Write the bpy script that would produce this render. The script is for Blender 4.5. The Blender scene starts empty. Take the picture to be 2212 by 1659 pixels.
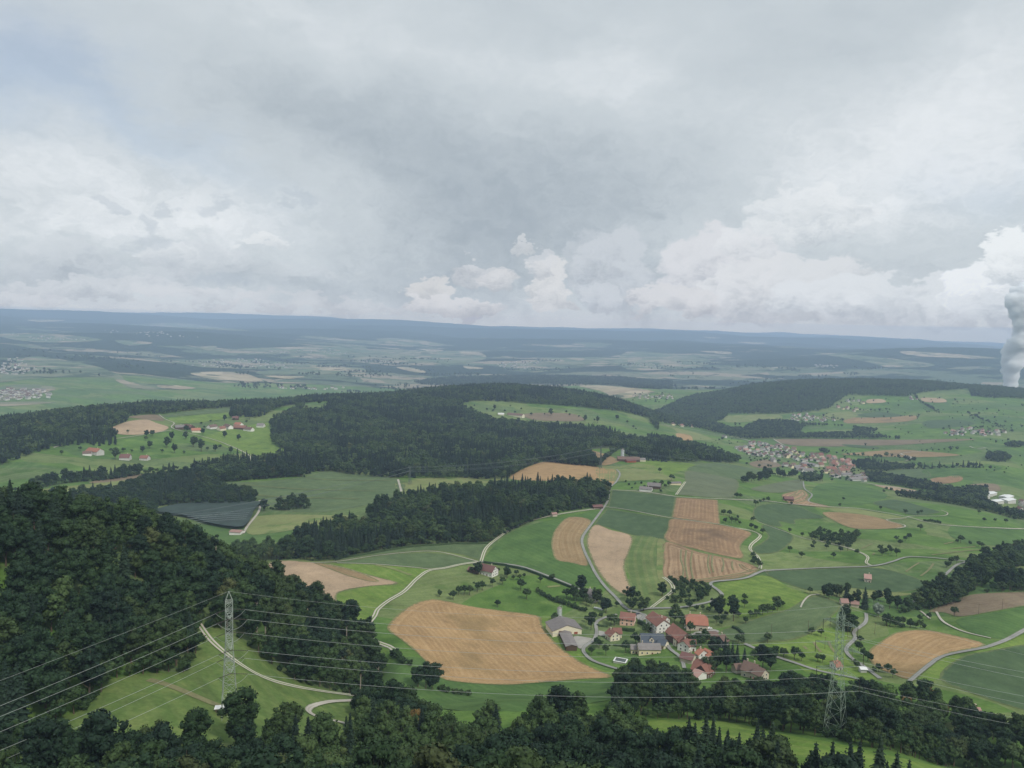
import bpy, math, random
import numpy as np
from mathutils import Vector, Matrix
from mathutils.geometry import delaunay_2d_cdt

random.seed(7); RNG = np.random.default_rng(11)
SC = bpy.context.scene
COL = SC.collection
rad = math.radians

# ------------------------------------------------------------------ camera
CAMZ = 450.0
HAZE_D, HAZE_C, HAZE_TOP = 7.2e-5, (.56, .715, .97), 960.0
HAZE_L = (.32, .45, .585)      # what the haze itself glows with under this sky
FPX = 1640.0                 # focal length in pixels of a 2212 x 1659 picture
PITCH, ROLL = rad(4.1), rad(1.2)
cd = bpy.data.cameras.new("camera")
cam = bpy.data.objects.new("camera", cd); COL.objects.link(cam)
cd.sensor_width = 36.0; cd.lens = 36.0 * FPX / 2212.0
cd.clip_start = 1.0; cd.clip_end = 90000.0
CAM_M = Matrix.Translation((0, 0, CAMZ)) @ Matrix.Rotation(math.pi / 2 - PITCH, 4, 'X') @ Matrix.Rotation(ROLL, 4, 'Z')
cam.matrix_world = CAM_M
SC.camera = cam
_R3 = np.array(CAM_M.to_3x3())

def ray(u, v):
    d = np.stack([np.asarray(u, float) - 1106.0, 829.5 - np.asarray(v, float), np.full_like(np.asarray(u, float), -FPX)], -1)
    w = d @ _R3.T
    h = np.hypot(w[..., 0], w[..., 1])
    return np.arctan2(w[..., 0], w[..., 1]), w[..., 2] / h      # azimuth from +Y to +X, tangent of elevation

# ------------------------------------------------------------------ sky and sun
SUN_EL, SUN_AZ = rad(48), rad(140)       # azimuth clockwise from +Y (view direction)
world = bpy.data.worlds.new("World"); SC.world = world; world.use_nodes = True
wt = world.node_tree; wt.nodes.clear()

class NX:
    """tiny helper to write node maths as expressions"""
    def __init__(s, nt, sock): s.nt, s.s = nt, sock
    def _m(s, op, *a, clamp=False):
        n = s.nt.nodes.new('ShaderNodeMath'); n.operation = op; n.use_clamp = clamp
        for i, x in enumerate((s,) + a):
            if isinstance(x, NX): s.nt.links.new(x.s, n.inputs[i])
            else: n.inputs[i].default_value = x
        return NX(s.nt, n.outputs[0])
    def __add__(s, o): return s._m('ADD', o)
    __radd__ = __add__
    def __mul__(s, o): return s._m('MULTIPLY', o)
    __rmul__ = __mul__
    def __sub__(s, o): return s._m('SUBTRACT', o)
    def __rsub__(s, o): return (s * -1.0) + o
    def __truediv__(s, o): return s._m('DIVIDE', o)
    def exp(s): return s._m('EXPONENT')
    def sat(s): return s._m('ADD', 0.0, clamp=True)
    def step(s, a, b):
        n = s.nt.nodes.new('ShaderNodeMapRange'); n.interpolation_type = 'SMOOTHSTEP'
        s.nt.links.new(s.s, n.inputs[0]); n.inputs[1].default_value = a; n.inputs[2].default_value = b
        return NX(s.nt, n.outputs[0])

def comb(nt, x, y, z=0.0):
    n = nt.nodes.new('ShaderNodeCombineXYZ')
    for i, q in enumerate((x, y, z)):
        if isinstance(q, NX): nt.links.new(q.s, n.inputs[i])
        else: n.inputs[i].default_value = q
    return n.outputs[0]

def noise(nt, vec, scale, detail=4.0, rough=0.55, dist=0.0, off=None):
    n = nt.nodes.new('ShaderNodeTexNoise'); n.inputs['Scale'].default_value = scale
    n.inputs['Detail'].default_value = detail; n.inputs['Roughness'].default_value = rough
    n.inputs['Distortion'].default_value = dist
    if off is not None:
        a = nt.nodes.new('ShaderNodeVectorMath'); a.operation = 'ADD'; nt.links.new(vec, a.inputs[0]); a.inputs[1].default_value = off; vec = a.outputs[0]
    nt.links.new(vec, n.inputs['Vector'])
    return NX(nt, n.outputs[0])

def mixc(nt, f, a, b):
    n = nt.nodes.new('ShaderNodeMix'); n.data_type = 'RGBA'
    if isinstance(f, NX): nt.links.new(f.s, n.inputs[0])
    else: n.inputs[0].default_value = f
    for i, q in ((6, a), (7, b)):
        if isinstance(q, tuple): n.inputs[i].default_value = q + (1,)
        else: nt.links.new(q, n.inputs[i])
    return n.outputs[2]

def srgb(r, g, b):
    f = lambda c: (c / 255 / 12.92) if c <= 10 else ((c / 255 + 0.055) / 1.055) ** 2.4
    return (f(r), f(g), f(b))

def build_sky():
    tc = wt.nodes.new('ShaderNodeTexCoord')
    sep = wt.nodes.new('ShaderNodeSeparateXYZ'); wt.links.new(tc.outputs['Generated'], sep.inputs[0])
    X, Y, Z = (NX(wt, sep.outputs[i]) for i in range(3))
    az = X._m('ARCTAN2', Y); el = Z._m('ARCSINE')
    ae = comb(wt, az, el * 1.6)
    # domain warp, so that the cloud masses get ragged edges
    w1 = noise(wt, ae, 5.0, 5, .6) - .5
    w2 = noise(wt, ae, 5.0, 5, .6, off=(7.3, 3.1, 1.7)) - .5
    f1 = noise(wt, ae, 22.0, 6, .62, off=(2.3, 9.1, 4.7)) - .5
    f2 = noise(wt, ae, 22.0, 6, .62, off=(5.3, 1.1, 8.7)) - .5
    azw = az + w1 * .22 + f1 * .05; elw = el + w2 * .12 + f2 * .035
    azc = az + w1 * .05 + f1 * .09; elc = el + w2 * .03 + f2 * .075
    def blob(u, v, ru, rv, x=azw, y=elw, ang=0.0):
        a, t = ray(u, v); e = math.atan(float(t)); a = float(a)
        dx = (x - a); dy = (y - e)
        if ang:
            c, s = math.cos(ang), math.sin(ang); dx, dy = dx * c + dy * s, dy * c - dx * s
        dx = dx * (FPX / ru); dy = dy * (FPX / rv)
        return dx * dx + dy * dy
    # broad brightness of the overcast: sum of soft masses (amount, u, v, ru, rv, angle)
    B = None
    for amp, u, v, ru, rv, an in [
        (-.42, 1150, 430, 520, 190, -.25), (-.30, 1000, 560, 300, 120, 0), (-.22, 620, 230, 420, 90, -.3),
        (.38, 430, 480, 330, 80, -.1), (.26, 160, 330, 200, 130, 0), (.30, 820, 95, 520, 70, -.18), (-.12, 1150, 40, 200, 40, 0),
        (.36, 1980, 330, 420, 150, .3), (.16, 1900, 500, 330, 80, 0), (-.18, 1760, 590, 420, 60, 0), (.26, 1350, 170, 260, 60, 0),
        (-.24, 1750, 120, 260, 60, .1), (-.38, 80, 585, 260, 42, 0), (-.36, 600, 622, 220, 38, 0),
        (-.14, 330, 470, 70, 60, 0), (-.20, 240, 560, 120, 40, 0), (.24, 60, 40, 420, 70, 0),
        (-.20, 2000, 705, 330, 22, 0), (-.22, 1500, 600, 150, 50, 0), (.2, 2150, 90, 200, 120, 0)]:
        g = (blob(u, v, ru, rv, ang=an) * -1.0).exp() * amp
        B = g if B is None else B + g
    streak = noise(wt, comb(wt, az * .8 + el * 1.1, el * 2.6), 3.2, 6, .58) - .5
    fine = noise(wt, comb(wt, azc, elc * 1.7), 8.0, 8, .64, off=(1.3, 4.1, 2.7)) - .5
    bil = ((noise(wt, comb(wt, azc + .4, elc * 1.5), 15.0, 6, .58, off=(8.1, 2.2, 5.5)) - .5)._m('ABSOLUTE') * -4.0 + .42)
    bil2 = ((noise(wt, comb(wt, azc, elc * 1.4), 38.0, 5, .6, off=(1.1, 6.2, 3.5)) - .5)._m('ABSOLUTE') * -4.0 + .42)
    lowz = el.step(.42, .10)
    B = B + streak * .55 + fine * .60 + .47 + (bil * .26 + bil2 * .15) * lowz
    B = (B - .52) * 1.28 + .53
    grey = mixc(wt, B.step(-.45, 0.66), srgb(165, 177, 187), srgb(200, 209, 215))
    base = mixc(wt, B.step(.5, 1.38), grey, srgb(231, 236, 240))
    # blue gaps high on the left
    sky = wt.nodes.new('ShaderNodeTexSky'); sky.sky_type = 'NISHITA'; sky.sun_disc = False
    sky.sun_elevation = SUN_EL; sky.sun_rotation = SUN_AZ; sky.altitude = 800
    sc = wt.nodes.new('ShaderNodeVectorMath'); sc.operation = 'SCALE'; sc.inputs['Scale'].default_value = 0.12
    wt.links.new(sky.outputs[0], sc.inputs[0])
    gap = ((blob(30, 130, 150, 90) * -1.0).exp() * .8 + (blob(330, 250, 200, 40, ang=-.6) * -1.0).exp() * .45 + (blob(2140, 430, 90, 60) * -1.0).exp() * .35).sat()
    base = mixc(wt, gap * .5, base, sc.outputs[0])
    # heaped clouds near the horizon (u, v, ru, rv, lit colour, strength)
    cx = noise(wt, ae, 30.0, 5, .6, off=(3.3, 3.1, .7)) - .5
    for (u, v, ru, rv, top, k) in [
        (1330, 590, 95, 95, (196, 203, 211), .8),
        (1560, 590, 130, 100, (211, 214, 220), .9), (1690, 630, 190, 75, (212, 216, 221), .85), (1450, 650, 110, 38, (206, 209, 214), .9),
        (1185, 622, 48, 62, (214, 216, 219), .8), (1040, 590, 80, 30, (208, 211, 216), .7), (1075, 600, 40, 26, (212, 214, 218), .6), (1130, 538, 26, 22, (210, 213, 217), .6), (1170, 575, 24, 30, (205, 209, 215), .6), (1280, 560, 70, 60, (194, 201, 209), .5),
        (935, 632, 54, 34, (210, 211, 213), .75), (975, 660, 110, 24, (205, 208, 213), .9), (1300, 655, 45, 30, (196, 203, 211), .7),
        (1900, 650, 220, 48, (211, 217, 223), .85), (2130, 620, 75, 55, (226, 231, 236), .95), (2190, 560, 50, 50, (228, 233, 237), .95), (2170, 660, 80, 40, (208, 215, 222), .9),
        (1750, 470, 120, 60, (226, 230, 234), .55), (1640, 520, 90, 40, (224, 228, 232), .45),
        (250, 628, 200, 22, (206, 211, 217), .5), (60, 648, 90, 20, (203, 208, 214), .5), (330, 600, 90, 20, (205, 211, 218), .35), (440, 645, 130, 18, (204, 209, 215), .45), (580, 530, 40, 14, (230, 233, 236), .4),
        (700, 660, 200, 16, (200, 204, 210), .4), (130, 560, 100, 40, (206, 212, 219), .35), (430, 560, 120, 36, (208, 213, 220), .35), (640, 590, 90, 26, (200, 207, 214), .35), (350, 545, 60, 26, (230, 234, 238), .35)]:
        q = blob(u, v, ru, rv, azc, elc)
        m = ((q * -1.0) + 1.0 + cx * .35).step(0.0, .30) * k
        a, t = ray(u, v); e0 = math.atan(float(t))
        sh = ((el - e0) * (FPX / rv) + cx * 1.6 + f1 * 2.2 + bil2 * .9 + bil * .5).step(-1.3, .9)
        lit = srgb(top[0] + 6, top[1] + 6, top[2] + 5); dk = srgb(top[0] * .82, top[1] * .845, top[2] * .865)
        base = mixc(wt, m, base, mixc(wt, sh, dk, lit))
    # small dark scraps
    for (u, v, ru, rv) in [(222, 440, 34, 18), (300, 470, 24, 30), (355, 448, 20, 14), (470, 455, 60, 16), (640, 430, 50, 16), (500, 610, 70, 14), (310, 520, 50, 26)]:
        m = ((blob(u, v, ru, rv, azc, elc) * -1.0) + 1.0 + cx * .6).step(-.1, .9) * .42
        base = mixc(wt, m, base, srgb(178, 190, 201))
    # pale band along the horizon
    band = ((el * el) * -2600.0).exp() * .5
    base = mixc(wt, band, base, srgb(184, 191, 199))
    # the air in front of the low clouds dims them: the clouds themselves are that much brighter
    T = ((el._m('MAXIMUM', .010)._m('POWER', -1.0)) * (-HAZE_D * (HAZE_TOP - CAMZ)))._m('MAXIMUM', -HAZE_D * 34500).exp()
    s0 = wt.nodes.new('ShaderNodeVectorMath'); s0.operation = 'SCALE'; s0.inputs[0].default_value = HAZE_L; wt.links.new((T * -1.0 + 1.0).s, s0.inputs['Scale'])
    s1 = wt.nodes.new('ShaderNodeVectorMath'); s1.operation = 'SUBTRACT'; wt.links.new(base, s1.inputs[0]); wt.links.new(s0.outputs[0], s1.inputs[1])
    s2 = wt.nodes.new('ShaderNodeVectorMath'); s2.operation = 'SCALE'; wt.links.new(s1.outputs[0], s2.inputs[0]); wt.links.new(T._m('POWER', -1.0).s, s2.inputs['Scale'])
    s3 = wt.nodes.new('ShaderNodeVectorMath'); s3.operation = 'MAXIMUM'; wt.links.new(s2.outputs[0], s3.inputs[0]); s3.inputs[1].default_value = (.02, .02, .02)
    base = s3.outputs[0]
    # unseen upper sky brightened to light the ground; soil colour below the horizon
    zen = el.step(.62, 1.25) * .9 + 1.0
    vm = wt.nodes.new('ShaderNodeVectorMath'); vm.operation = 'SCALE'; wt.links.new(base, vm.inputs[0]); wt.links.new(zen.s, vm.inputs['Scale'])
    low = mixc(wt, el.step(-.12, -.02), srgb(90, 105, 90), vm.outputs[0])
    bg = wt.nodes.new('ShaderNodeBackground'); bg.inputs[1].default_value = 1.0
    wt.links.new(low, bg.inputs[0])
    out = wt.nodes.new('ShaderNodeOutputWorld'); wt.links.new(bg.outputs[0], out.inputs[0])
build_sky()
world.cycles.sampling_method = 'MANUAL'; world.cycles.sample_map_resolution = 512

sd = bpy.data.lights.new("sun", 'SUN'); sd.energy = 2.7; sd.angle = rad(5); sd.color = (1.0, .95, .87)
sun = bpy.data.objects.new("sun", sd); COL.objects.link(sun)
_sv = Vector((math.sin(SUN_AZ) * math.cos(SUN_EL), math.cos(SUN_AZ) * math.cos(SUN_EL), math.sin(SUN_EL)))
sun.rotation_euler = _sv.to_track_quat('Z', 'Y').to_euler()

SC.view_settings.view_transform = 'Standard'; SC.view_settings.look = 'None'
SC.view_settings.gamma = 1.0; SC.view_settings.use_curve_mapping = False
SC.view_settings.exposure = 0.0
SC.render.engine = 'CYCLES'
SC.cycles.max_bounces = 10; SC.cycles.diffuse_bounces = 3; SC.cycles.volume_bounces = 9
SC.cycles.transparent_max_bounces = 8; SC.cycles.glossy_bounces = 2
SC.cycles.use_denoising = True
try: SC.cycles.denoiser = 'OPENIMAGEDENOISE'
except Exception: pass

# ------------------------------------------------------------------ materials
MATS = {}
def new_mat(name, rough=.9, spec=.2):
    m = bpy.data.materials.new(name); m.use_nodes = True
    b = m.node_tree.nodes['Principled BSDF']; b.inputs['Roughness'].default_value = rough
    b.inputs['Specular IOR Level'].default_value = spec
    MATS[name] = m
    return m, m.node_tree, b

def ground_mat(name, cols, scale=.02, fine=.35, rowp=0.0, rowamt=.0, rowcol=None, patch=None, patchcol=None, rowwarp=1.2, margin=False, parcels=False):
    """cols: three colours mixed by noise in metres; optional rows along the field's own 'row' coordinate"""
    m, nt, b = new_mat(name, .95, .1)
    g = nt.nodes.new('ShaderNodeNewGeometry'); P = g.outputs['Position']
    n1 = noise(nt, P, scale, 5, .6); n2 = noise(nt, P, fine, 4, .65, off=(31, 7, 0)); n3 = noise(nt, P, scale * 6, 4, .6, off=(3, 77, 0))
    c = mixc(nt, n1.step(.3, .7), cols[0], cols[1])
    c = mixc(nt, n3.step(.45, .8) * .7, c, cols[2])
    if rowp:
        at = nt.nodes.new('ShaderNodeAttribute'); at.attribute_name = 'row'
        sp = nt.nodes.new('ShaderNodeSeparateXYZ'); nt.links.new(at.outputs['Vector'], sp.inputs[0])
        rx = NX(nt, sp.outputs[0]); ry = NX(nt, sp.outputs[1])
        if margin:
            ed = NX(nt, sp.outputs[2]); hd = ed.step(13, 10); rx = rx * (hd * -1.0 + 1.0) + ed * hd
        q = rx + (n3 - .5) * rowwarp
        wv = (q * (2 * math.pi / rowp))._m('SINE') * .5 + .5
        wv2 = ((q * (2 * math.pi / (rowp * 3.37))))._m('SINE') * .5 + .5
        al = noise(nt, comb(nt, rx * .35, ry * .02), 1.0, 4, .6)
        k = (wv.step(.35, .9) * .7 + wv2.step(.6, 1.) * .35 + (al - .5) * 1.1).sat() * rowamt
        c = mixc(nt, k, c, rowcol)
    if margin:
        w_ = noise(nt, P, .25, 4, .65, off=(2, 8, 1)); c = mixc(nt, (ed - (w_ - .35) * 7.0).step(1.2, .2) * .75, c, (.115, .135, .055))
    if parcels:
        mp = nt.nodes.new('ShaderNodeMapping'); mp.inputs['Scale'].default_value = (.7, 1.25, 0); mp.inputs['Rotation'].default_value = (0, 0, .5); nt.links.new(P, mp.inputs[0])
        wn = nt.nodes.new('ShaderNodeTexNoise'); wn.inputs['Scale'].default_value = .006; nt.links.new(mp.outputs[0], wn.inputs['Vector'])
        av = nt.nodes.new('ShaderNodeVectorMath'); av.operation = 'MULTIPLY_ADD'; nt.links.new(wn.outputs['Color'], av.inputs[0]); av.inputs[1].default_value = (90, 90, 0); nt.links.new(mp.outputs[0], av.inputs[2])
        vo = nt.nodes.new('ShaderNodeTexVoronoi'); vo.inputs['Scale'].default_value = .0078; nt.links.new(av.outputs[0], vo.inputs['Vector'])
        cc = nt.nodes.new('ShaderNodeSeparateColor'); nt.links.new(vo.outputs['Color'], cc.inputs[0]); v1, v2 = NX(nt, cc.outputs[0]), NX(nt, cc.outputs[1])
        c = mixc(nt, v1.step(.55, .62) * .6, c, (.150, .170, .070)); c = mixc(nt, v2.step(.6, .66) * .55, c, (.060, .105, .042))
        px_ = nt.nodes.new('ShaderNodeSeparateXYZ'); nt.links.new(av.outputs[0], px_.inputs[0])
        st = ((NX(nt, px_.outputs[0]) * (v1 * .7 + .3) + NX(nt, px_.outputs[1]) * (v2 * 1.2 - .6)) * .85)._m('SINE') * .5 + .5
        c = mixc(nt, st.step(.3, .9) * (v1 * .35), c, (.165, .195, .085))
    if patch:
        pn = noise(nt, P, patch, 4, .6, off=(9, 5, 3))
        c = mixc(nt, pn.step(.52, .70) * .9, c, patchcol)
    n4 = noise(nt, P, scale * 2.2, 3, .6, off=(55, 13, 0)); k2 = (n2 - .5) * .9 + (n3 - .5) * .7 + (n4 - .5) * .55 + 1.0
    vm = nt.nodes.new('ShaderNodeVectorMath'); vm.operation = 'SCALE'; nt.links.new(c, vm.inputs[0]); nt.links.new(k2.s, vm.inputs['Scale'])
    nt.links.new(vm.outputs[0], b.inputs['Base Color'])
    bp = nt.nodes.new('ShaderNodeBump'); bp.inputs['Strength'].default_value = .35; bp.inputs['Distance'].default_value = .4
    nt.links.new(n2.s, bp.inputs['Height']); nt.links.new(bp.outputs[0], b.inputs['Normal'])
    return m

def plain_mat(name, col, rough=.85, var=.12, scale=.6, spec=.2, metal=0.0, col2=None):
    m, nt, b = new_mat(name, rough, spec); b.inputs['Metallic'].default_value = metal
    g = nt.nodes.new('ShaderNodeTexCoord'); oi = nt.nodes.new('ShaderNodeObjectInfo')
    n1 = noise(nt, g.outputs['Object'], scale, 4, .6)
    c2 = col2 or tuple(x * .7 for x in col)
    c = mixc(nt, n1.step(.3, .75), col, tuple(x * (1 - var * 2) for x in col)) if not col2 else mixc(nt, n1.step(.35, .7), col, c2)
    k = NX(nt, oi.outputs['Random']) * var + (1 - var / 2)
    vm = nt.nodes.new('ShaderNodeVectorMath'); vm.operation = 'SCALE'; nt.links.new(c, vm.inputs[0]); nt.links.new(k.s, vm.inputs['Scale'])
    nt.links.new(vm.outputs[0], b.inputs['Base Color'])
    return m

ground_mat('meadow', [(0.064, 0.125, 0.026), (0.087, 0.156, 0.032), (0.120, 0.171, 0.042)], .006, .5, rowp=11, rowamt=.16, rowcol=(0.132, 0.201, 0.050), patch=.02, patchcol=(0.049, 0.101, 0.018), parcels=True)
ground_mat('meadow_bright', [(0.096, 0.164, 0.030), (0.118, 0.181, 0.036), (0.149, 0.181, 0.046)], .012, .5, rowp=9, rowamt=.42, rowcol=(0.166, 0.211, 0.055), patch=.03, patchcol=(0.070, 0.119, 0.026))
ground_mat('meadow_slope', [(.080, .128, .034), (.096, .146, .040), (.135, .155, .050)], .02, .5, rowp=8, rowamt=.3, rowcol=(.145, .175, .06), patch=.03, patchcol=(.062, .105, .030))
ground_mat('meadow_yellow', [(0.153, 0.177, 0.066), (0.179, 0.191, 0.078), (0.127, 0.159, 0.056)], .012, .5, patch=.03, patchcol=(0.087, 0.140, 0.039))
ground_mat('meadow_dark', [(0.055, 0.108, 0.030), (0.070, 0.129, 0.035), (0.085, 0.139, 0.041)], .008, .5, rowp=7, rowamt=.4, rowcol=(0.100, 0.155, 0.049), patch=.02, patchcol=(0.044, 0.087, 0.026))
ground_mat('meadow_row', [(0.085, 0.131, 0.041), (0.105, 0.150, 0.049), (0.129, 0.159, 0.059)], .01, .5, rowp=9, rowamt=.5, rowcol=(0.170, 0.184, 0.072))
ground_mat('corn', [(0.053, 0.085, 0.040), (0.064, 0.099, 0.046), (0.074, 0.104, 0.051)], .015, .8, rowp=4, rowamt=.3, rowcol=(0.060, 0.109, 0.037), margin=True)
ground_mat('corn_pale', [(0.081, 0.117, 0.053), (0.097, 0.132, 0.060), (0.103, 0.130, 0.062)], .015, .8, rowp=5, rowamt=.35, rowcol=(0.051, 0.091, 0.033), margin=True)
ground_mat('crop_olive', [(.098, .118, .066), (.112, .130, .074), (.088, .112, .062)], .012, .8, rowp=6, rowamt=.3, rowcol=(.115, .135, .065), margin=True)
ground_mat('stubble', [(0.276, 0.176, 0.085), (0.314, 0.204, 0.098), (0.248, 0.160, 0.077)], .012, .6, rowp=5.2, rowamt=.55, rowcol=(0.380, 0.261, 0.136), patch=.012, patchcol=(0.210, 0.145, 0.068), rowwarp=5, margin=True)
ground_mat('stubble_pale', [(0.316, 0.232, 0.150), (0.345, 0.253, 0.167), (0.295, 0.211, 0.136)], .012, .6, rowp=9, rowamt=.30, rowcol=(0.267, 0.190, 0.122), margin=True)
ground_mat('stubble_brown', [(0.205, 0.138, 0.070), (0.236, 0.162, 0.083), (0.175, 0.115, 0.065)], .014, .6, rowp=6, rowamt=.65, rowcol=(0.281, 0.208, 0.115), patch=.012, patchcol=(0.152, 0.112, 0.067), margin=True)
ground_mat('stubble_grey', [(0.200, 0.126, 0.072), (0.234, 0.150, 0.085), (0.170, 0.107, 0.065)], .02, .6, rowp=5, rowamt=.7, rowcol=(0.289, 0.194, 0.107), patch=.012, patchcol=(0.140, 0.093, 0.058), margin=True)
ground_mat('stubble_striped', [(0.287, 0.199, 0.119), (0.309, 0.217, 0.130), (0.266, 0.180, 0.108)], .014, .6, rowp=5.5, rowamt=.85, rowcol=(0.179, 0.110, 0.061), margin=True)
ground_mat('soil', [(0.152, 0.115, 0.076), (0.184, 0.140, 0.093), (0.126, 0.110, 0.067)], .01, .6, rowp=6, rowamt=.3, rowcol=(0.221, 0.170, 0.114), margin=True)
def mosaic_mat(name, cols, size=.006):
    m, nt, b = new_mat(name, .95, .05)
    g = nt.nodes.new('ShaderNodeNewGeometry'); P = g.outputs['Position']
    mp = nt.nodes.new('ShaderNodeMapping'); mp.inputs['Scale'].default_value = (.6, 1.0, 0); mp.inputs['Rotation'].default_value = (0, 0, .4); nt.links.new(P, mp.inputs[0])
    nz = nt.nodes.new('ShaderNodeTexNoise'); nz.inputs['Scale'].default_value = size * .8; nt.links.new(mp.outputs[0], nz.inputs['Vector'])
    av = nt.nodes.new('ShaderNodeVectorMath'); av.operation = 'MULTIPLY_ADD'; nt.links.new(nz.outputs['Color'], av.inputs[0]); av.inputs[1].default_value = (160, 160, 0); nt.links.new(mp.outputs[0], av.inputs[2])
    vo = nt.nodes.new('ShaderNodeTexVoronoi'); vo.inputs['Scale'].default_value = size; nt.links.new(av.outputs[0], vo.inputs['Vector'])
    sc_ = nt.nodes.new('ShaderNodeSeparateColor'); nt.links.new(vo.outputs['Color'], sc_.inputs[0])
    cr = nt.nodes.new('ShaderNodeValToRGB'); cr.color_ramp.interpolation = 'CONSTANT'
    while len(cr.color_ramp.elements) < len(cols): cr.color_ramp.elements.new(.5)
    for i, (e, c) in enumerate(zip(cr.color_ramp.elements, cols)): e.position = i / len(cols); e.color = c + (1,)
    nt.links.new(sc_.outputs[0], cr.inputs[0])
    n1 = noise(nt, P, .02, 5, .65); n2 = noise(nt, P, .0045, 6, .6, off=(900, 30, 0))
    c = mixc(nt, n2.step(.55, .6) * .85, cr.outputs[0], (.030, .055, .030))
    vm = nt.nodes.new('ShaderNodeVectorMath'); vm.operation = 'SCALE'; nt.links.new(c, vm.inputs[0]); nt.links.new(((n1 - .5) * .8 + 1.0).s, vm.inputs['Scale'])
    nt.links.new(vm.outputs[0], b.inputs['Base Color'])
mosaic_mat('far_field_green', [(.10, .135, .08), (.13, .155, .09), (.085, .11, .065), (.17, .17, .11), (.11, .14, .08), (.15, .16, .10), (.26, .22, .16)])
mosaic_mat('far_field_tan', [(.33, .27, .18), (.27, .22, .155), (.36, .30, .21), (.20, .19, .12)], .009)
def road_mat(name, col, edge=.78):
    m, nt, b = new_mat(name, .95, .1)
    at = nt.nodes.new('ShaderNodeAttribute'); at.attribute_name = 'row'
    sp = nt.nodes.new('ShaderNodeSeparateXYZ'); nt.links.new(at.outputs['Vector'], sp.inputs[0]); a = NX(nt, sp.outputs[0])._m('ABSOLUTE')
    g = nt.nodes.new('ShaderNodeNewGeometry'); n = noise(nt, g.outputs['Position'], .35, 5, .65); n2 = noise(nt, g.outputs['Position'], .06, 4, .6, off=(7, 7, 7))
    c = mixc(nt, n2.step(.3, .7), col, tuple(x * .72 for x in col)); wear = (a - .42)._m('ABSOLUTE').step(.25, .05)
    c = mixc(nt, wear * .35, c, tuple(min(.6, x * 1.3) for x in col))
    c = mixc(nt, (a + (n - .5) * .7).step(edge, edge + .16), c, (.10, .13, .05)); nt.links.new(c, b.inputs['Base Color'])
road_mat('gravel', (.40, .37, .31)); road_mat('asphalt', (.25, .245, .225)); plain_mat('yard', (.30, .285, .255), .95, .1, .15)

def track_mat():
    m, nt, b = new_mat('rut_track', .95, .1)
    at = nt.nodes.new('ShaderNodeAttribute'); at.attribute_name = 'row'
    sp = nt.nodes.new('ShaderNodeSeparateXYZ'); nt.links.new(at.outputs['Vector'], sp.inputs[0])
    a = NX(nt, sp.outputs[0])._m('ABSOLUTE')
    g = nt.nodes.new('ShaderNodeNewGeometry'); n = noise(nt, g.outputs['Position'], .5, 4, .6)
    c = mixc(nt, (a + (n - .5) * .25).step(.22, .42), (.12, .18, .05), (.43, .39, .33))
    nt.links.new(c, b.inputs['Base Color'])
track_mat()

def leaf_mat(name, cols, transl=.25):
    m, nt, b = new_mat(name, .75, .25)
    oi = nt.nodes.new('ShaderNodeObjectInfo'); tc = nt.nodes.new('ShaderNodeTexCoord')
    cr = nt.nodes.new('ShaderNodeValToRGB'); cr.color_ramp.interpolation = 'LINEAR'
    while len(cr.color_ramp.elements) < len(cols): cr.color_ramp.elements.new(.5)
    for e, (p, c) in zip(cr.color_ramp.elements, cols): e.position = p; e.color = c + (1,)
    nt.links.new(oi.outputs['Random'], cr.inputs[0])
    n1 = noise(nt, tc.outputs['Object'], .55, 3, .6)
    k = (n1 - .5) * 1.6 + 1.0
    vm = nt.nodes.new('ShaderNodeVectorMath'); vm.operation = 'SCALE'; nt.links.new(cr.outputs[0], vm.inputs[0]); nt.links.new(k.s, vm.inputs['Scale'])
    nt.links.new(vm.outputs[0], b.inputs['Base Color'])
    return m
leaf_mat('leaves_broad', [(0, (0.0081, 0.0229, 0.0118)), (.25, (0.0118, 0.0311, 0.0133)), (.5, (0.0163, 0.0385, 0.0133)), (.72, (0.0222, 0.0474, 0.0141)), (.86, (0.0311, 0.0518, 0.0155)), (.97, (0.0355, 0.0651, 0.0178)), (1, (0.0407, 0.0488, 0.0163))])
leaf_mat('leaves_spruce', [(0, (0.0085, 0.0204, 0.0127)), (.5, (0.0127, 0.0289, 0.0161)), (1, (0.0204, 0.0391, 0.0187))])
leaf_mat('leaves_far_broad', [(0, (.004, .014, .010)), (.35, (.012, .028, .014)), (.7, (.032, .058, .022)), (1, (.070, .105, .036))])
leaf_mat('leaves_beech', [(0, (0.0272, 0.0544, 0.0160)), (.5, (0.0384, 0.0704, 0.0200)), (.9, (0.0528, 0.0864, 0.0256)), (1, (0.0680, 0.0800, 0.0272))])
leaf_mat('leaves_far_spruce', [(0, (0.0060, 0.0165, 0.0120)), (.6, (0.0105, 0.0255, 0.0158)), (1, (0.0180, 0.0360, 0.0195))])
leaf_mat('leaves_orchard', [(0, (0.0162, 0.0396, 0.0135)), (.5, (0.0270, 0.0558, 0.0162)), (1, (0.0450, 0.0738, 0.0234))])
leaf_mat('leaves_silver', [(0, (.16, .20, .15)), (1, (.18, .22, .17))])
leaf_mat('leaves_lime', [(0, (.085, .160, .030)), (1, (.095, .170, .036))])
leaf_mat('leaves_rust', [(0, (.16, .095, .028)), (1, (.15, .10, .03))])
plain_mat('bark', (.11, .085, .06), .95)
plain_mat('bark_pale', (.30, .26, .21), .95)

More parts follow.
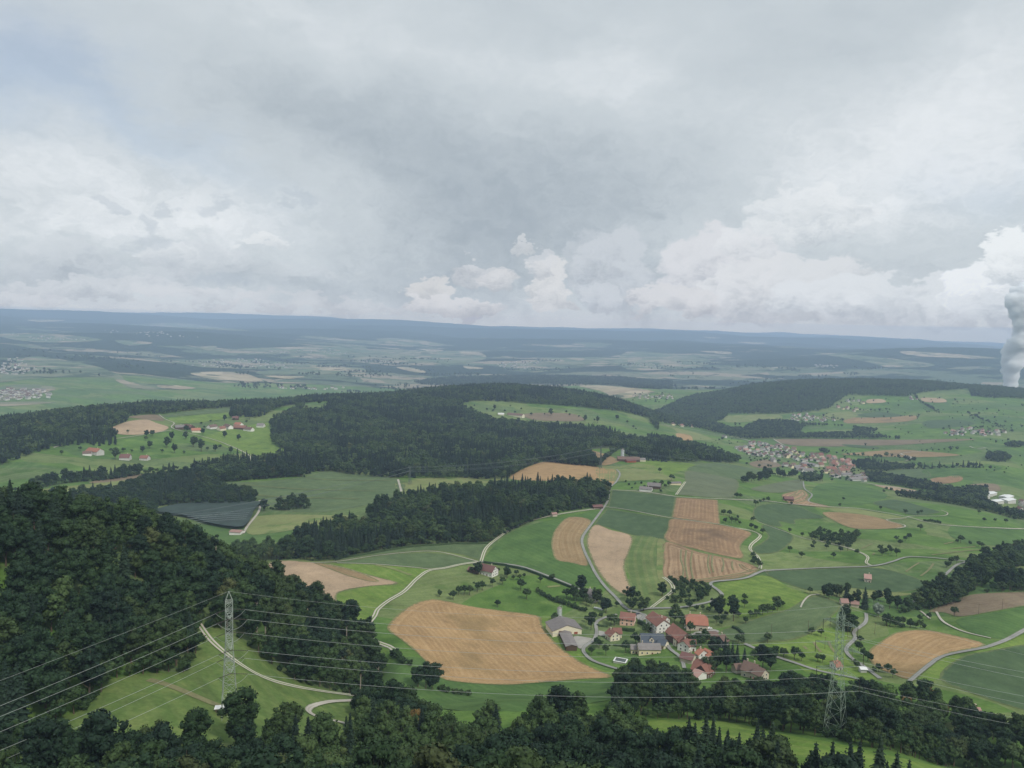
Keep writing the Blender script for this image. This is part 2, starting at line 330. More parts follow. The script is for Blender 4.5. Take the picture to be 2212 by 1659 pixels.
# ------------------------------------------------------------------ terrain
# (picture column, picture row, distance in metres) where ground shows
G = [ # near slope and strip meadow
 (1600,1580,345),(1950,1640,320),(1800,1590,340),(1450,1568,350),
 (480,1552,305),(350,1450,345),(430,1345,415),(505,1372,400),(633,1467,392),(740,1500,400),(700,1530,362),(100,1592,285),(650,1490,380),(560,1430,385),
 (850,1500,440),(860,1430,480),(1000,1500,465),(1200,1500,490),(950,1490,462),
 (840,1400,520),(790,1360,560),(740,1300,650),(640,1225,780),(870,1260,720),(1100,1480,500),(1310,1465,520),(1250,1400,590),(1100,1330,660),(860,1330,610),(950,1300,675),
 (1330,1350,650),(1450,1380,610),(1380,1420,575),(1500,1450,545),(1620,1450,560),(1240,1370,610),
 (1040,1215,810),(1060,1240,775),(900,1180,850),(700,1213,800),(1180,1300,700),(1300,1280,730),(1270,1180,870),(1200,1130,950),(1310,1100,1090),(1320,1040,1290),
 (1400,1250,760),(1500,1180,880),(1600,1240,790),(1560,1290,715),(1550,1100,1080),(1450,1070,1180),(1400,1150,960),
 (1650,1330,660),(1750,1300,720),(1870,1250,870),(1700,1225,880),(1900,1400,640),(2150,1480,570),(1990,1460,570),(2100,1390,670),(2180,1300,820),(2000,1330,760),(1850,1310,740),(2200,1600,440),
 (2000,1180,1080),(1850,1150,1150),(1750,1120,1230),(1650,1150,1040),(2100,1150,1300),(2190,1130,1500),(1950,1100,1450),(1750,1075,1430),(1660,1060,1430),(1600,1035,1560),(2180,1090,1850),
 (1500,1020,1500),(1430,1045,1280),(1355,990,1600),(1297,1010,1450),(1500,990,1750),(1200,1010,1420),(1000,1055,1260),(900,1035,1330),
 (650,1040,1300),(600,1130,1090),(480,1130,1120),(760,1080,1200),(720,1020,1400),(540,1060,1280),
 (300,1030,1450),(150,1045,1380),(80,1010,1520),(200,975,1700),(480,925,2050),(300,915,2000),(400,960,1780),(560,960,1800),(40,950,1750),(430,890,2300),
 (1080,890,2500),(1200,900,2550),(1350,920,2500),(1450,945,2450),(860,900,2300),(700,880,2400),(900,960,1750),(1100,980,1650),(700,950,1850),(1000,920,2150),
 (1860,1040,2050),(1800,1010,2300),(1700,985,2420),(1600,970,2550),(1520,940,2800),(2000,1060,1950),(1700,950,2900),(1900,960,2850),(2100,945,3000),(1950,1000,2450),(2150,1000,2400),
 (1700,910,3500),(1600,925,3250),(1900,900,3700),(2050,870,4200),(2180,870,4300),(1880,870,4100),(2150,900,3700),(1450,905,3300),
 (1330,845,4400),(1420,860,4100),
 # far valley and the long ridges beyond
 (50,855,4300),(50,800,6100),(300,822,5300),(200,790,6600),(380,840,5000),(480,810,6300),(600,790,7600),(450,780,8000),(750,800,7000),(650,830,5600),(1000,800,7700),(1000,780,9000),(1200,790,8400),(900,760,10500),(1300,800,7800),
 (1100,760,10500),(1500,795,8600),(300,730,10800),(100,730,10500),(600,740,11500),(1000,740,13000),(1500,760,11500),(1800,765,11500),(2050,770,11500),(1900,790,9500),(2200,790,10500),
 (0,700,16500),(300,705,16500),(600,712,16500),(1000,722,17000),(1500,738,16500),(1900,748,16000),(2200,765,15000),
 (0,669,23500),(250,678,23500),(500,690,22500),(620,690,21500),(800,694,22000),(950,699,22500),(1200,711,23000),(1400,715,22000),(1600,726,22000),(1900,736,22500),(2210,752,22500)]
# (picture column, distance, metres below the camera) where trees or nearer ground hide it
H = [ (0,430,104),(150,445,107),(300,470,121),(430,495,147),(520,510,168),(600,520,184),(690,520,206),(760,495,224),(810,480,231),
 (0,340,132),(150,360,136),(300,400,147),(100,620,225),(350,680,250),(600,660,247),(0,800,262),(300,900,282),(0,1100,292),
 (-150,430,102),(-150,620,200),(-150,285,140),
 (-150,60,62),(400,60,64),(1106,60,64),(1800,60,64),(2350,60,62),(-150,20,38),(1106,20,38),(2350,20,38),(-150,35,48),(1106,35,48),(2350,35,48),
 (0,120,86),(550,120,90),(1106,120,92),(1700,120,94),(2212,120,92),(0,200,125),(550,200,132),(1106,200,136),(1700,200,138),(2212,200,136),
 (550,280,158),(1106,300,172),(1106,380,192),(1700,420,203),(1400,430,207),(2100,420,206),(2000,480,218),
 # wooded hills: crest and the hidden drop behind it
 (1100,3200,246),(1000,3050,245),(900,2950,258),(1240,3200,262),(1330,3250,296),(1400,3300,350),(700,2750,262),(500,2700,275),(300,2600,268),(0,2350,268),(150,2500,268),
 (600,3600,400),(0,3200,400),(300,3500,410),(1100,4600,415),(900,4200,415),(1300,3900,400),
 (1840,4800,262),(1700,4700,282),(1600,4500,320),(1500,4350,365),(1430,3800,388),(1390,3600,392),(2000,5000,262),(2150,5300,290),(2300,5400,310),(1850,6500,420),(2100,7000,430),(1600,6000,425),
 (1200,5200,400),(1400,5500,405),(1700,8000,430),(2100,8500,430),
 (2400,1500,350),(2400,600,240),(2400,2400,395),(2400,330,180),(2400,4300,330),
 (0,30000,-150),(1106,30000,80),(2212,30000,260)]

def _ctl():
    A, L, Zs = [], [], []
    for u, v, R in G:
        a, t = ray(u, v); A.append(float(a)); L.append(math.log(R)); Zs.append(CAMZ + float(t) * R)
    for u, R, dh in H:
        a, t = ray(u, 900); A.append(float(a)); L.append(math.log(R)); Zs.append(CAMZ - dh)
    return np.array(A) * 2.2, np.array(L), np.array(Zs)
CA, CL, CZ = _ctl()
# the height is fitted as an angle below the camera, so near and far points weigh alike
CV = (CZ - CAMZ) / np.exp(CL)
def _phi(d2): return np.where(d2 > 1e-12, .5 * d2 * np.log(np.maximum(d2, 1e-12)), 0)
_n = len(CA)
_K = _phi((CA[:, None] - CA[None]) ** 2 + (CL[:, None] - CL[None]) ** 2) + np.eye(_n) * 2e-3
_Q = np.stack([np.ones(_n), CA, CL], 1)
_S = np.linalg.solve(np.block([[_K, _Q], [_Q.T, np.zeros((3, 3))]]), np.concatenate([CV, np.zeros(3)]))
def tps(a, l):
    a = np.ravel(a) * 2.2; l = np.ravel(l); out = np.empty(a.shape)
    for i in range(0, len(a), 20000):
        aa, ll = a[i:i + 20000], l[i:i + 20000]
        k = _phi((aa[:, None] - CA[None]) ** 2 + (ll[:, None] - CL[None]) ** 2)
        out[i:i + 20000] = k @ _S[:_n] + _S[_n] + _S[_n + 1] * aa + _S[_n + 2] * ll
    return out

def vnoise(x, y, seed=0):
    xi = np.floor(x).astype(np.int64); yi = np.floor(y).astype(np.int64); fx = x - xi; fy = y - yi
    fx = fx * fx * (3 - 2 * fx); fy = fy * fy * (3 - 2 * fy)
    def h(i, j):
        n = (i * 374761393 + j * 668265263 + seed * 1442695) & 0xffffffff
        n = ((n ^ (n >> 13)) * 1274126177) & 0xffffffff
        return ((n ^ (n >> 16)) & 0xffff) / 65535.0 - .5
    return (h(xi, yi) * (1 - fx) + h(xi + 1, yi) * fx) * (1 - fy) + (h(xi, yi + 1) * (1 - fx) + h(xi + 1, yi + 1) * fx) * fy

AZF = rad(47)
az_f = np.linspace(-AZF, AZF, 700)
az_l = np.linspace(-math.pi, -AZF, 60)[:-1]; az_r = np.linspace(AZF, math.pi, 60)[1:]
AZ = np.concatenate([az_l, az_f, az_r])
LR = np.linspace(math.log(20), math.log(34000), 860)
def height_raw(a, l):
    ac = np.clip(a, -rad(44), rad(44))
    R = np.exp(l)
    v = tps(ac, l).reshape(a.shape) if True else 0
    z = CAMZ + v * R
    x, y = np.sin(a) * R, np.cos(a) * R
    amp = np.clip((R - 400) / 2000, 0, 1)
    z = z + amp * 7 * vnoise(x / 180, y / 180, 3) + np.clip((R - 420) / 300, 0, 1) * 1.6 * vnoise(x / 45, y / 45, 9)
    far = np.clip((R - 7000) / 6000, 0, 1)
    z = z + far * (190 * vnoise(x / 3600, y / 1500, 5) + 85 * vnoise(x / 1500, y / 800, 8)) + np.clip((R - 6500) / 2500, 0, 1) * 45 * vnoise(x / 1100, y / 700, 15) - np.clip((R - 17000) / 4000, 0, 1) * 20
    z = z + np.clip((R - 4500) / 2000, 0, 1) * 9 * vnoise(x / 90, y / 90, 12)
    return z
_A, _L = np.meshgrid(AZ, LR, indexing='ij')
TZ = height_raw(_A, _L)
m_ = np.abs(AZ) > rad(44)                     # behind the camera both sides meet
zl, zr = TZ[np.searchsorted(AZ, -rad(44))], TZ[np.searchsorted(AZ, rad(44)) - 1]
wgt = np.clip((np.abs(AZ) - rad(44)) / (math.pi - rad(44)), 0, 1)[:, None]
gen = (zl + zr)[None] / 2
TZ = TZ * (1 - wgt) + gen * wgt
TZ = np.where(TZ > 820, 820 + (TZ - 820) * .15, TZ)
TZ = np.minimum(TZ, HAZE_TOP - 40)

def hgt(x, y):
    a = np.arctan2(x, y); l = np.log(np.maximum(np.hypot(x, y), 20.1))
    ia = np.clip(np.interp(a, AZ, np.arange(len(AZ))), 0, len(AZ) - 1.001)
    il = np.clip((l - LR[0]) / (LR[1] - LR[0]), 0, len(LR) - 1.001)
    i = ia.astype(int); j = il.astype(int); fa = ia - i; fl = il - j
    return (TZ[i, j] * (1 - fl) + TZ[i, j + 1] * fl) * (1 - fa) + (TZ[i + 1, j] * (1 - fl) + TZ[i + 1, j + 1] * fl) * fa

_RF = np.exp(np.linspace(math.log(60), math.log(33000), 2600))
def cast(u, v, dh=0.0):
    """first hit of the picture ray on the ground raised by dh; points above the skyline land on the crest"""
    u = np.atleast_1d(np.asarray(u, float)); v = np.atleast_1d(np.asarray(v, float))
    a, t = ray(u, v); out = np.empty((len(u), 2))
    for k in range(len(u)):
        x = np.sin(a[k]) * _RF; y = np.cos(a[k]) * _RF
        d = (CAMZ + t[k] * _RF) - (hgt(x, y) + dh)
        hit = np.nonzero(d[60:] < 0)[0]
        if len(hit):
            j = hit[0] + 60; r = _RF[j - 1] + (_RF[j] - _RF[j - 1]) * (d[j - 1] / (d[j - 1] - d[j]) if d[j - 1] > 0 else 0)
        else:
            r = _RF[60 + int(np.argmin(d[60:] / _RF[60:]))]
        out[k] = (math.sin(a[k]) * r, math.cos(a[k]) * r)
    return out

# crops used while measuring the photograph: origin and scale to the 2212-wide picture
CROP = {'D': (0, 0, 1), 'A': (0, 609.9, .337), 'B': (677.7, 677.7, .337), 'C': (1355.4, 677.7, .3872), 'E': (0, 1099.9, .337),
        'F': (609.9, 1099.9, .337), 'V': (1118.2, 1219.8, .2647), 'K': (1466.6, 1099.9, .337), 'Y': (1389.3, 1287.7, .1317), 'X': (1186, 1287.7, .1072), 'T': (1558.7, 914.9, .1838)}
def px(crop, pts):
    ox, oy, s = CROP[crop]
    return [(ox + p[0] * s, oy + p[1] * s) for p in pts]

def tag(o, label=None, cat=None, group=None, kind=None):
    if label: o['label'] = label
    if cat: o['category'] = cat
    if group: o['group'] = group
    if kind: o['kind'] = kind
    return o

def mesh_obj(name, V, F, mats, parent=None, mi=None, smooth=False):
    me = bpy.data.meshes.new(name)
    V = np.asarray(V, np.float32)
    if isinstance(F, np.ndarray):
        nf, k = F.shape
        me.vertices.add(len(V)); me.vertices.foreach_set('co', V.ravel())
        me.loops.add(nf * k); me.loops.foreach_set('vertex_index', F.astype(np.int32).ravel())
        me.polygons.add(nf); me.polygons.foreach_set('loop_start', np.arange(0, nf * k, k, dtype=np.int32))
        me.polygons.foreach_set('loop_total', np.full(nf, k, np.int32))
    else:
        me.from_pydata([tuple(map(float, p)) for p in V], [], F)
    for m in (mats if isinstance(mats, (list, tuple)) else [mats]): me.materials.append(MATS[m] if isinstance(m, str) else m)
    if mi is not None: me.polygons.foreach_set('material_index', np.asarray(mi, np.int32))
    if smooth: me.polygons.foreach_set('use_smooth', np.ones(len(me.polygons), bool))
    me.update(calc_edges=True)
    o = bpy.data.objects.new(name, me); COL.objects.link(o)
    if parent: o.parent = parent
    return o

def empty(name, loc, rz=0.0):
    o = bpy.data.objects.new(name, None); COL.objects.link(o); o.location = loc; o.rotation_euler = (0, 0, rz); o.empty_display_size = 1
    return o

def hills_mat():
    m, nt, b = new_mat('far_country', .95, .05)
    g = nt.nodes.new('ShaderNodeNewGeometry'); P = g.outputs['Position']
    sc = nt.nodes.new('ShaderNodeMapping'); sc.inputs['Scale'].default_value = (.45, 1.0, 0); nt.links.new(P, sc.inputs[0]); Q = sc.outputs[0]
    n = noise(nt, Q, .0011, 6, .55); n2 = noise(nt, Q, .0035, 4, .5, off=(5000, 0, 0))
    vo = nt.nodes.new('ShaderNodeTexVoronoi'); vo.inputs['Scale'].default_value = .0042; nt.links.new(Q, vo.inputs['Vector'])
    cr = nt.nodes.new('ShaderNodeSeparateColor'); nt.links.new(vo.outputs['Color'], cr.inputs[0]); vr = NX(nt, cr.outputs[0])
    fields = mixc(nt, vr.step(.74, .77), (.095, .125, .075), (.26, .22, .16))
    fields = mixc(nt, (vr.step(.3, .34) * (vr.step(.5, .54) * -1.0 + 1.0)), fields, (.15, .16, .105))
    fo = noise(nt, P, .03, 5, .7)
    wood = mixc(nt, fo.step(.3, .7), (.008, .02, .014), (.030, .048, .028))
    zz = nt.nodes.new('ShaderNodeSeparateXYZ'); nt.links.new(P, zz.inputs[0]); msk = (n + (n2 - .5) * .30 - (NX(nt, zz.outputs[2]) - 90.0) * .00055).step(.515, .54)
    hedge = noise(nt, P, .008, 5, .6).step(.56, .6) * .75
    c = mixc(nt, msk, wood, mixc(nt, hedge, fields, wood))
    nt.links.new(c, b.inputs['Base Color'])
    bp = nt.nodes.new('ShaderNodeBump'); bp.inputs['Strength'].default_value = 1.0; bp.inputs['Distance'].default_value = 14
    nt.links.new(fo.s, bp.inputs['Height']); nt.links.new(bp.outputs[0], b.inputs['Normal'])
hills_mat()

def build_terrain():
    V = np.stack([np.sin(_A) * np.exp(_L), np.cos(_A) * np.exp(_L), TZ], -1)
    js = int(np.searchsorted(LR, math.log(5600)))
    for name, j0, j1, mat in (('ground', 0, js, 'meadow'), ('hills', js, len(LR) - 1, 'far_country')):
        v = V[:, j0:j1 + 1]; na, nl = v.shape[:2]
        i, j = np.meshgrid(np.arange(na), np.arange(nl - 1), indexing='ij'); i2 = (i + 1) % (na - 1 + (0))
        i2 = np.where(i + 1 >= na, 0, i + 1)
        F = np.stack([i * nl + j, i * nl + j + 1, i2 * nl + j + 1, i2 * nl + j], -1).reshape(-1, 4)
        F = F[:(na - 1) * (nl - 1)]
        vv = v.reshape(-1, 3)
        if j0 == 0:
            c = len(vv); vv = np.vstack([vv, [[0, 0, CAMZ - 34]]])
            q = np.array([[k * nl, (k + 1) * nl, c, c] for k in range(na - 1)])
            q[:, 3] = q[:, 2]
            mesh_obj('summit_ground', np.vstack([v[:, 0], [[0, 0, CAMZ - 34]]]), [(k, na, k + 1)[::-1] for k in range(na - 1)], 'meadow')['kind'] = 'structure'
            vv = v.reshape(-1, 3)
        o = mesh_obj(name, vv, F[:, ::-1], mat, smooth=True); tag(o, kind='structure')
build_terrain()

# ------------------------------------------------------------------ fields, roads
def catmull(P, closed, n=4):
    P = np.asarray(P, float); N = len(P); out = []
    for i in range(N if closed else N - 1):
        g = (lambda k: P[k % N]) if closed else (lambda k: P[min(max(k, 0), N - 1)])
        p0, p1, p2, p3 = g(i - 1), g(i), g(i + 1), g(i + 2)
        for k in range(n):
            t = k / n
            out.append(.5 * ((2 * p1) + (p2 - p0) * t + (2 * p0 - 5 * p1 + 4 * p2 - p3) * t * t + (3 * p1 - p0 - 3 * p2 + p3) * t ** 3))
    if not closed: out.append(P[-1])
    return np.array(out)

def inside(poly, q):
    x, y = q[:, 0], q[:, 1]; c = np.zeros(len(q), bool); n = len(poly)
    for i in range(n):
        x1, y1 = poly[i]; x2, y2 = poly[(i + 1) % n]
        if y1 == y2: continue
        c ^= ((y1 > y) != (y2 > y)) & (x < (x2 - x1) * (y - y1) / (y2 - y1) + x1)
    return c

def polar(xy):
    xy = np.asarray(xy); return np.stack([np.arctan2(xy[:, 0], xy[:, 1]), np.log(np.hypot(xy[:, 0], xy[:, 1]))], 1)
def unpolar(al):
    R = np.exp(al[:, 1]); return np.stack([np.sin(al[:, 0]) * R, np.cos(al[:, 0]) * R], 1)

def guide_dist(xy, G):
    best = np.full(len(xy), 1e9); sd = np.zeros(len(xy)); alo = np.zeros(len(xy)); s = 0
    ng = len(G)
    for i in range(ng - 1):
        a, b = G[i], G[i + 1]; d = b - a; L = np.hypot(*d) + 1e-9; d = d / L
        r = xy - a; t = r @ d; lo = -1e9 if i == 0 else 0; hi = 1e9 if i == ng - 2 else L
        tc = np.clip(t, lo, hi); c = a + tc[:, None] * d; e = xy - c; dd = np.hypot(e[:, 0], e[:, 1])
        sg = np.sign(d[0] * r[:, 1] - d[1] * r[:, 0]); k = dd < best
        best = np.where(k, dd, best); sd = np.where(k, sg * dd, sd); alo = np.where(k, s + tc, alo); s += L
    return sd, alo

def lift(x, y, lvl): return lvl * (.05 + np.hypot(x, y) * .00013)

def sheet(name, mat, crop, pts, lvl=1, guide=None, smooth=True, up=0.0, gn=4):
    P = px(crop, pts)
    if smooth: P = catmull(P, True, 4)
    else:
        P = np.array(P); P = np.concatenate([np.linspace(P[i], P[(i + 1) % len(P)], 6)[:-1] for i in range(len(P))])
    B = polar(cast(P[:, 0], P[:, 1]))
    keep = np.ones(len(B), bool)
    for i in range(len(B)):
        if np.hypot(*(B[i] - B[i - 1])) < 1e-5: keep[i] = False
    B = B[keep]
    lo, hi = B.min(0), B.max(0)
    st = max(.0022, math.sqrt(max((hi[0] - lo[0]) * (hi[1] - lo[1]), 1e-9) / 1800))
    sx, sy = st * .9, st * 1.2
    gx, gy = np.meshgrid(np.arange(lo[0], hi[0], sx), np.arange(lo[1], hi[1], sy))
    q = np.stack([gx.ravel(), gy.ravel()], 1)
    q = q[inside(B, q)] if len(q) else q
    V2 = [Vector(map(float, p)) for p in B] + [Vector(map(float, p)) for p in q]
    r = delaunay_2d_cdt(V2, [], [list(range(len(B)))], 1, 1e-9)
    al = np.array([tuple(v) for v in r[0]]); xy = unpolar(al)
    F = [tuple(f) for f in r[2]]
    z = hgt(xy[:, 0], xy[:, 1]) + lift(xy[:, 0], xy[:, 1], lvl) + up
    V = np.column_stack([xy, z])
    F2 = []
    for f in F:
        a, b, c = V[f[0]], V[f[1]], V[f[2]]
        F2.append(f if (b[0] - a[0]) * (c[1] - a[1]) - (b[1] - a[1]) * (c[0] - a[0]) > 0 else f[::-1])
    o = mesh_obj(name, V, F2, mat, smooth=True)
    if guide is not None:
        Gp = catmull(px(crop, guide), False, gn); G2 = cast(Gp[:, 0], Gp[:, 1])
        sd, alo = guide_dist(xy, G2)
    else:
        c = xy.mean(0); sd = (xy - c)[:, 0] * .8 + (xy - c)[:, 1] * .6; alo = (xy - c)[:, 1] * .8 - (xy - c)[:, 0] * .6
    bx = unpolar(B); ed = np.full(len(xy), 1e9)
    for i in range(len(bx)):
        a, b = bx[i - 1], bx[i]; d = b - a; L2 = d @ d + 1e-9; t = np.clip(((xy - a) @ d) / L2, 0, 1); e = xy - a - t[:, None] * d; ed = np.minimum(ed, np.hypot(e[:, 0], e[:, 1]))
    at = o.data.attributes.new('row', 'FLOAT_VECTOR', 'POINT')
    at.data.foreach_set('vector', np.column_stack([sd, alo, ed]).astype(np.float32).ravel())
    tag(o, kind='structure'); return o

def ribbon(name, mat, crop, pts, w, lvl=4, n=8, kind='structure', crown=0.0):
    P = catmull(px(crop, pts), False, n); xy = cast(P[:, 0], P[:, 1])
    d = np.hypot(*np.diff(xy, axis=0).T); s = np.concatenate([[0], np.cumsum(d)])
    R = np.hypot(xy[:, 0], xy[:, 1]).mean(); step = max(2.0, R * .004); m = max(3, int(s[-1] / step))
    t = np.linspace(0, s[-1], m); xy = np.stack([np.interp(t, s, xy[:, 0]), np.interp(t, s, xy[:, 1])], 1)
    for _ in range(3): xy[1:-1] = (xy[:-2] + 2 * xy[1:-1] + xy[2:]) / 4
    T = np.gradient(xy, axis=0); T /= np.hypot(T[:, 0], T[:, 1])[:, None] + 1e-9; N = np.stack([-T[:, 1], T[:, 0]], 1)
    ks = (-1, -.5, 0, .5, 1)
    rag = 1 + .08 * vnoise(t / 9, t * 0, 4)
    w = w * .92 if mat == 'asphalt' else w
    V = []; A = []
    for k in ks:
        p = xy + N * (k * w / 2 * rag)[:, None]
        z = hgt(p[:, 0], p[:, 1]) + lift(p[:, 0], p[:, 1], lvl) + crown * (1 - k * k)
        V.append(np.column_stack([p, z])); A.append(np.column_stack([np.full(m, k), t, t * 0]))
    V = np.concatenate(V); A = np.concatenate(A)
    F = np.array([[a * m + i, a * m + i + 1, (a + 1) * m + i + 1, (a + 1) * m + i] for a in range(4) for i in range(m - 1)])
    o = mesh_obj(name, V, F, mat, smooth=True)
    at = o.data.attributes.new('row', 'FLOAT_VECTOR', 'POINT'); at.data.foreach_set('vector', A.astype(np.float32).ravel())
    tag(o, kind=kind); return o

S = sheet
# --- near and middle fields
S('meadow', 'meadow_bright', 'K', [(-500,1400),(-130,1355),(0,1365),(300,1365),(700,1450),(1000,1500),(1500,1615),(1760,1690),(1300,1760),(600,1700),(0,1650),(-400,1550)])
S('meadow', 'meadow_slope', 'E', [(1290,735),(1500,800),(1700,960),(1880,1085),(2212,1180),(2500,1170),(2600,1300),(2400,1450),(1700,1480),(1400,1500),(800,1500),(250,1600),(60,1560),(330,1360),(520,1290),(650,1170),(640,1110),(880,1060),(1190,1040),(1200,1010),(1270,880),(1210,780)])
S('meadow', 'meadow_dark', 'F', [(880,1180),(1050,1105),(1400,1135),(2110,1085),(2300,1060),(2300,1180),(1500,1300),(900,1260)])
S('meadow', 'meadow_bright', 'F', [(380,640),(350,600),(350,545),(560,495),(740,478),(400,375),(330,350),(580,355),(800,372),(960,390),(860,440),(760,520),(640,600),(590,680),(530,760),(540,800),(600,870),(700,930),(560,850),(450,720)])
S('meadow', 'meadow_bright', 'F', [(1650,690),(1760,700),(1800,790),(1900,890),(2000,1010),(2180,1060),(2110,1075),(1950,1000),(1800,900),(1700,800)])
S('stubble_field', 'stubble', 'F', [(930,583),(1010,582),(1200,622),(1400,650),(1640,685),(1665,740),(1710,810),(1800,900),(1950,1000),(2110,1075),(1900,1092),(1600,1117),(1390,1127),(1050,1097),(960,1020),(850,910),(750,830),(680,780),(680,740),(760,660),(850,605)], 2, guide=[(1250,560),(1280,660),(1360,760),(1520,900),(1750,1100)])
S('stubble_field', 'stubble_pale', 'F', [(-80,342),(200,342),(400,375),(560,425),(745,475),(560,495),(400,520),(352,548),(352,600),(385,645),(200,660),(50,600),(-80,500)], 2, guide=[(-60,360),(250,400),(450,500)])
S('stubble_field', 'stubble_brown', 'F', [(200,345),(330,365),(500,410),(620,462),(560,465),(420,430),(300,385)], 3)
S('corn_field', 'corn_pale', 'F', [(350,320),(500,285),(700,245),(900,225),(1100,214),(1335,212),(1300,270),(1268,325),(1160,295),(1000,268),(850,268),(600,294),(450,316),(330,335)], 2, guide=[(350,320),(700,250),(1000,215),(1330,230)])
S('corn_field', 'corn_pale', 'F', [(330,345),(500,320),(700,290),(850,282),(1000,284),(1160,312),(1250,335),(1100,365),(960,382),(700,365),(500,352)], 2, guide=[(330,345),(850,285),(1250,335)])
S('crop_field', 'meadow_dark', 'F', [(1285,330),(1350,245),(1450,160),(1600,98),(1850,45),(2020,12),(1985,75),(1925,170),(1925,230),(1975,360),(2050,485),(1840,480),(1700,425),(1500,360),(1300,345)])
S('stubble_field', 'stubble_brown', 'F', [(1835,52),(1980,75),(1925,170),(1922,230),(1962,360),(1850,345),(1755,325),(1728,260),(1725,200),(1750,130)], 2, guide=[(1900,60),(1820,180),(1860,340)])
S('stubble_field', 'stubble_pale', 'D', [(1284,1134),(1320,1145),(1364,1158),(1362,1185),(1351,1212),(1350,1230),(1360,1262),(1373,1283),(1350,1285),(1322,1270),(1295,1240),(1275,1200),(1267,1165)], 2, guide=[(1320,1140),(1312,1180),(1320,1230),(1350,1285)])
S('crop_field', 'meadow_row', 'D', [(1366,1159),(1440,1166),(1428,1190),(1430,1240),(1447,1272),(1425,1308),(1395,1308),(1376,1285),(1354,1228),(1354,1205)], 1, guide=[(1400,1160),(1385,1200),(1395,1260),(1410,1310)])
S('crop_strip', 'meadow_yellow', 'C', [(170,1262),(212,1275),(198,1380),(205,1470),(250,1540),(240,1575),(200,1530),(165,1450),(165,1350)], 2)
S('corn_field', 'corn', 'D', [(1322,1058),(1460,1073),(1452,1118),(1313,1096)], 1, smooth=False, guide=[(1322,1058),(1460,1073)])
S('corn_field', 'corn', 'D', [(1311,1099),(1451,1121),(1438,1166),(1366,1156),(1284,1131)], 1, smooth=False, guide=[(1311,1099),(1451,1121)])
S('stubble_field', 'stubble_grey', 'C', [(270,1026),(505,1040),(518,1176),(247,1138)], 2, smooth=False, guide=[(380,1030),(370,1160)])
S('stubble_field', 'stubble_grey', 'C', [(243,1146),(380,1158),(520,1180),(620,1200),(693,1226),(655,1265),(630,1305),(650,1352),(610,1366),(400,1320),(212,1265),(225,1200)], 2, guide=[(450,1165),(440,1240),(450,1330)])
S('stubble_field', 'stubble_striped', 'C', [(212,1272),(400,1330),(600,1372),(690,1400),(735,1430),(640,1470),(420,1502),(205,1472),(198,1380)], 2, guide=[(330,1300),(335,1400),(350,1500)])
S('corn_field', 'corn', 'C', [(720,1075),(800,1060),(950,1075),(1030,1110),(1100,1140),(945,1148),(935,1175),(850,1160),(862,1190),(770,1175),(712,1145),(700,1105)], 2)
S('corn_field', 'corn', 'C', [(745,1182),(830,1192),(925,1240),(900,1290),(840,1330),(740,1340),(692,1312),(745,1280),(785,1240)], 2)
S('stubble_field', 'stubble_brown', 'C', [(1090,1108),(1300,1120),(1440,1150),(1545,1190),(1400,1203),(1260,1198),(1160,1160)], 2, guide=[(1090,1110),(1300,1150),(1540,1190)])
S('mown_meadow', 'meadow_yellow', 'C', [(1040,1072),(1250,1085),(1400,1110),(1560,1142),(1440,1146),(1300,1118),(1150,1104)], 1)
S('crop_field', 'crop_olive', 'C', [(325,880),(450,895),(612,930),(605,1000),(560,1030),(300,1012),(275,1000),(322,945)], 2)
S('crop_field', 'corn_pale', 'C', [(330,868),(480,830),(720,868),(760,890),(615,926),(480,900)], 2)
S('meadow', 'meadow_bright', 'C', [(60,812),(260,822),(400,850),(300,878),(200,905),(60,860)], 1)
S('mown_meadow', 'meadow_yellow', 'C', [(-140,850),(170,890),(262,930),(150,925),(0,935),(-160,930)], 2)
S('mown_meadow', 'crop_olive', 'C', [(690,975),(800,950),(955,925),(985,955),(965,985),(840,1000),(740,992)], 2)
S('stubble_field', 'stubble_striped', 'C', [(860,1012),(920,995),(978,985),(1012,1015),(1005,1045),(1140,1082),(930,1066),(880,1040)], 3, guide=[(975,985),(985,1020),(930,1050)])
S('crop_field', 'meadow_dark', 'C', [(1030,990),(1100,945),(1300,960),(1450,1010),(1380,1050),(1250,1072),(1060,1058)], 1)
S('corn_field', 'corn', 'C', [(1370,1055),(1500,1040),(1700,1092),(1740,1110),(1600,1125),(1450,1085)], 2)
S('crop_field', 'meadow_dark', 'C', [(1820,1180),(2000,1195),(2300,1212),(2300,1280),(1950,1290),(1800,1240)], 1)
S('corn_field', 'corn', 'C', [(770,1442),(1000,1428),(1350,1418),(1500,1440),(1650,1490),(1690,1520),(1500,1556),(1250,1530),(1050,1548),(900,1510)], 2, guide=[(780,1440),(1350,1420)])
S('mown_meadow', 'meadow_yellow', 'C', [(980,1552),(1100,1535),(1250,1532),(1400,1548),(1600,1565),(1300,1590),(1100,1570)], 1)
S('meadow', 'meadow_bright', 'K', [(215,490),(540,425),(700,500),(850,560),(780,640),(600,690),(430,700),(300,650),(180,615),(290,560)], 1)
S('corn_field', 'corn_pale', 'K', [(240,800),(500,700),(700,640),(850,560),(1030,605),(1010,660),(850,795),(700,840),(560,850),(430,862)], 2, guide=[(250,790),(560,730),(1020,610)])
S('meadow', 'meadow_bright', 'K', [(430,872),(700,850),(830,805),(950,760),(1090,780),(1060,880),(1100,990),(1270,1090),(900,1085),(750,1000),(600,930)], 1)
S('stubble_field', 'stubble', 'K', [(1212,920),(1300,845),(1400,790),(1560,775),(1720,800),(1965,870),(1750,920),(1650,975),(1490,1085),(1380,1062),(1250,1000)], 2, guide=[(1212,920),(1400,800),(1600,760)])
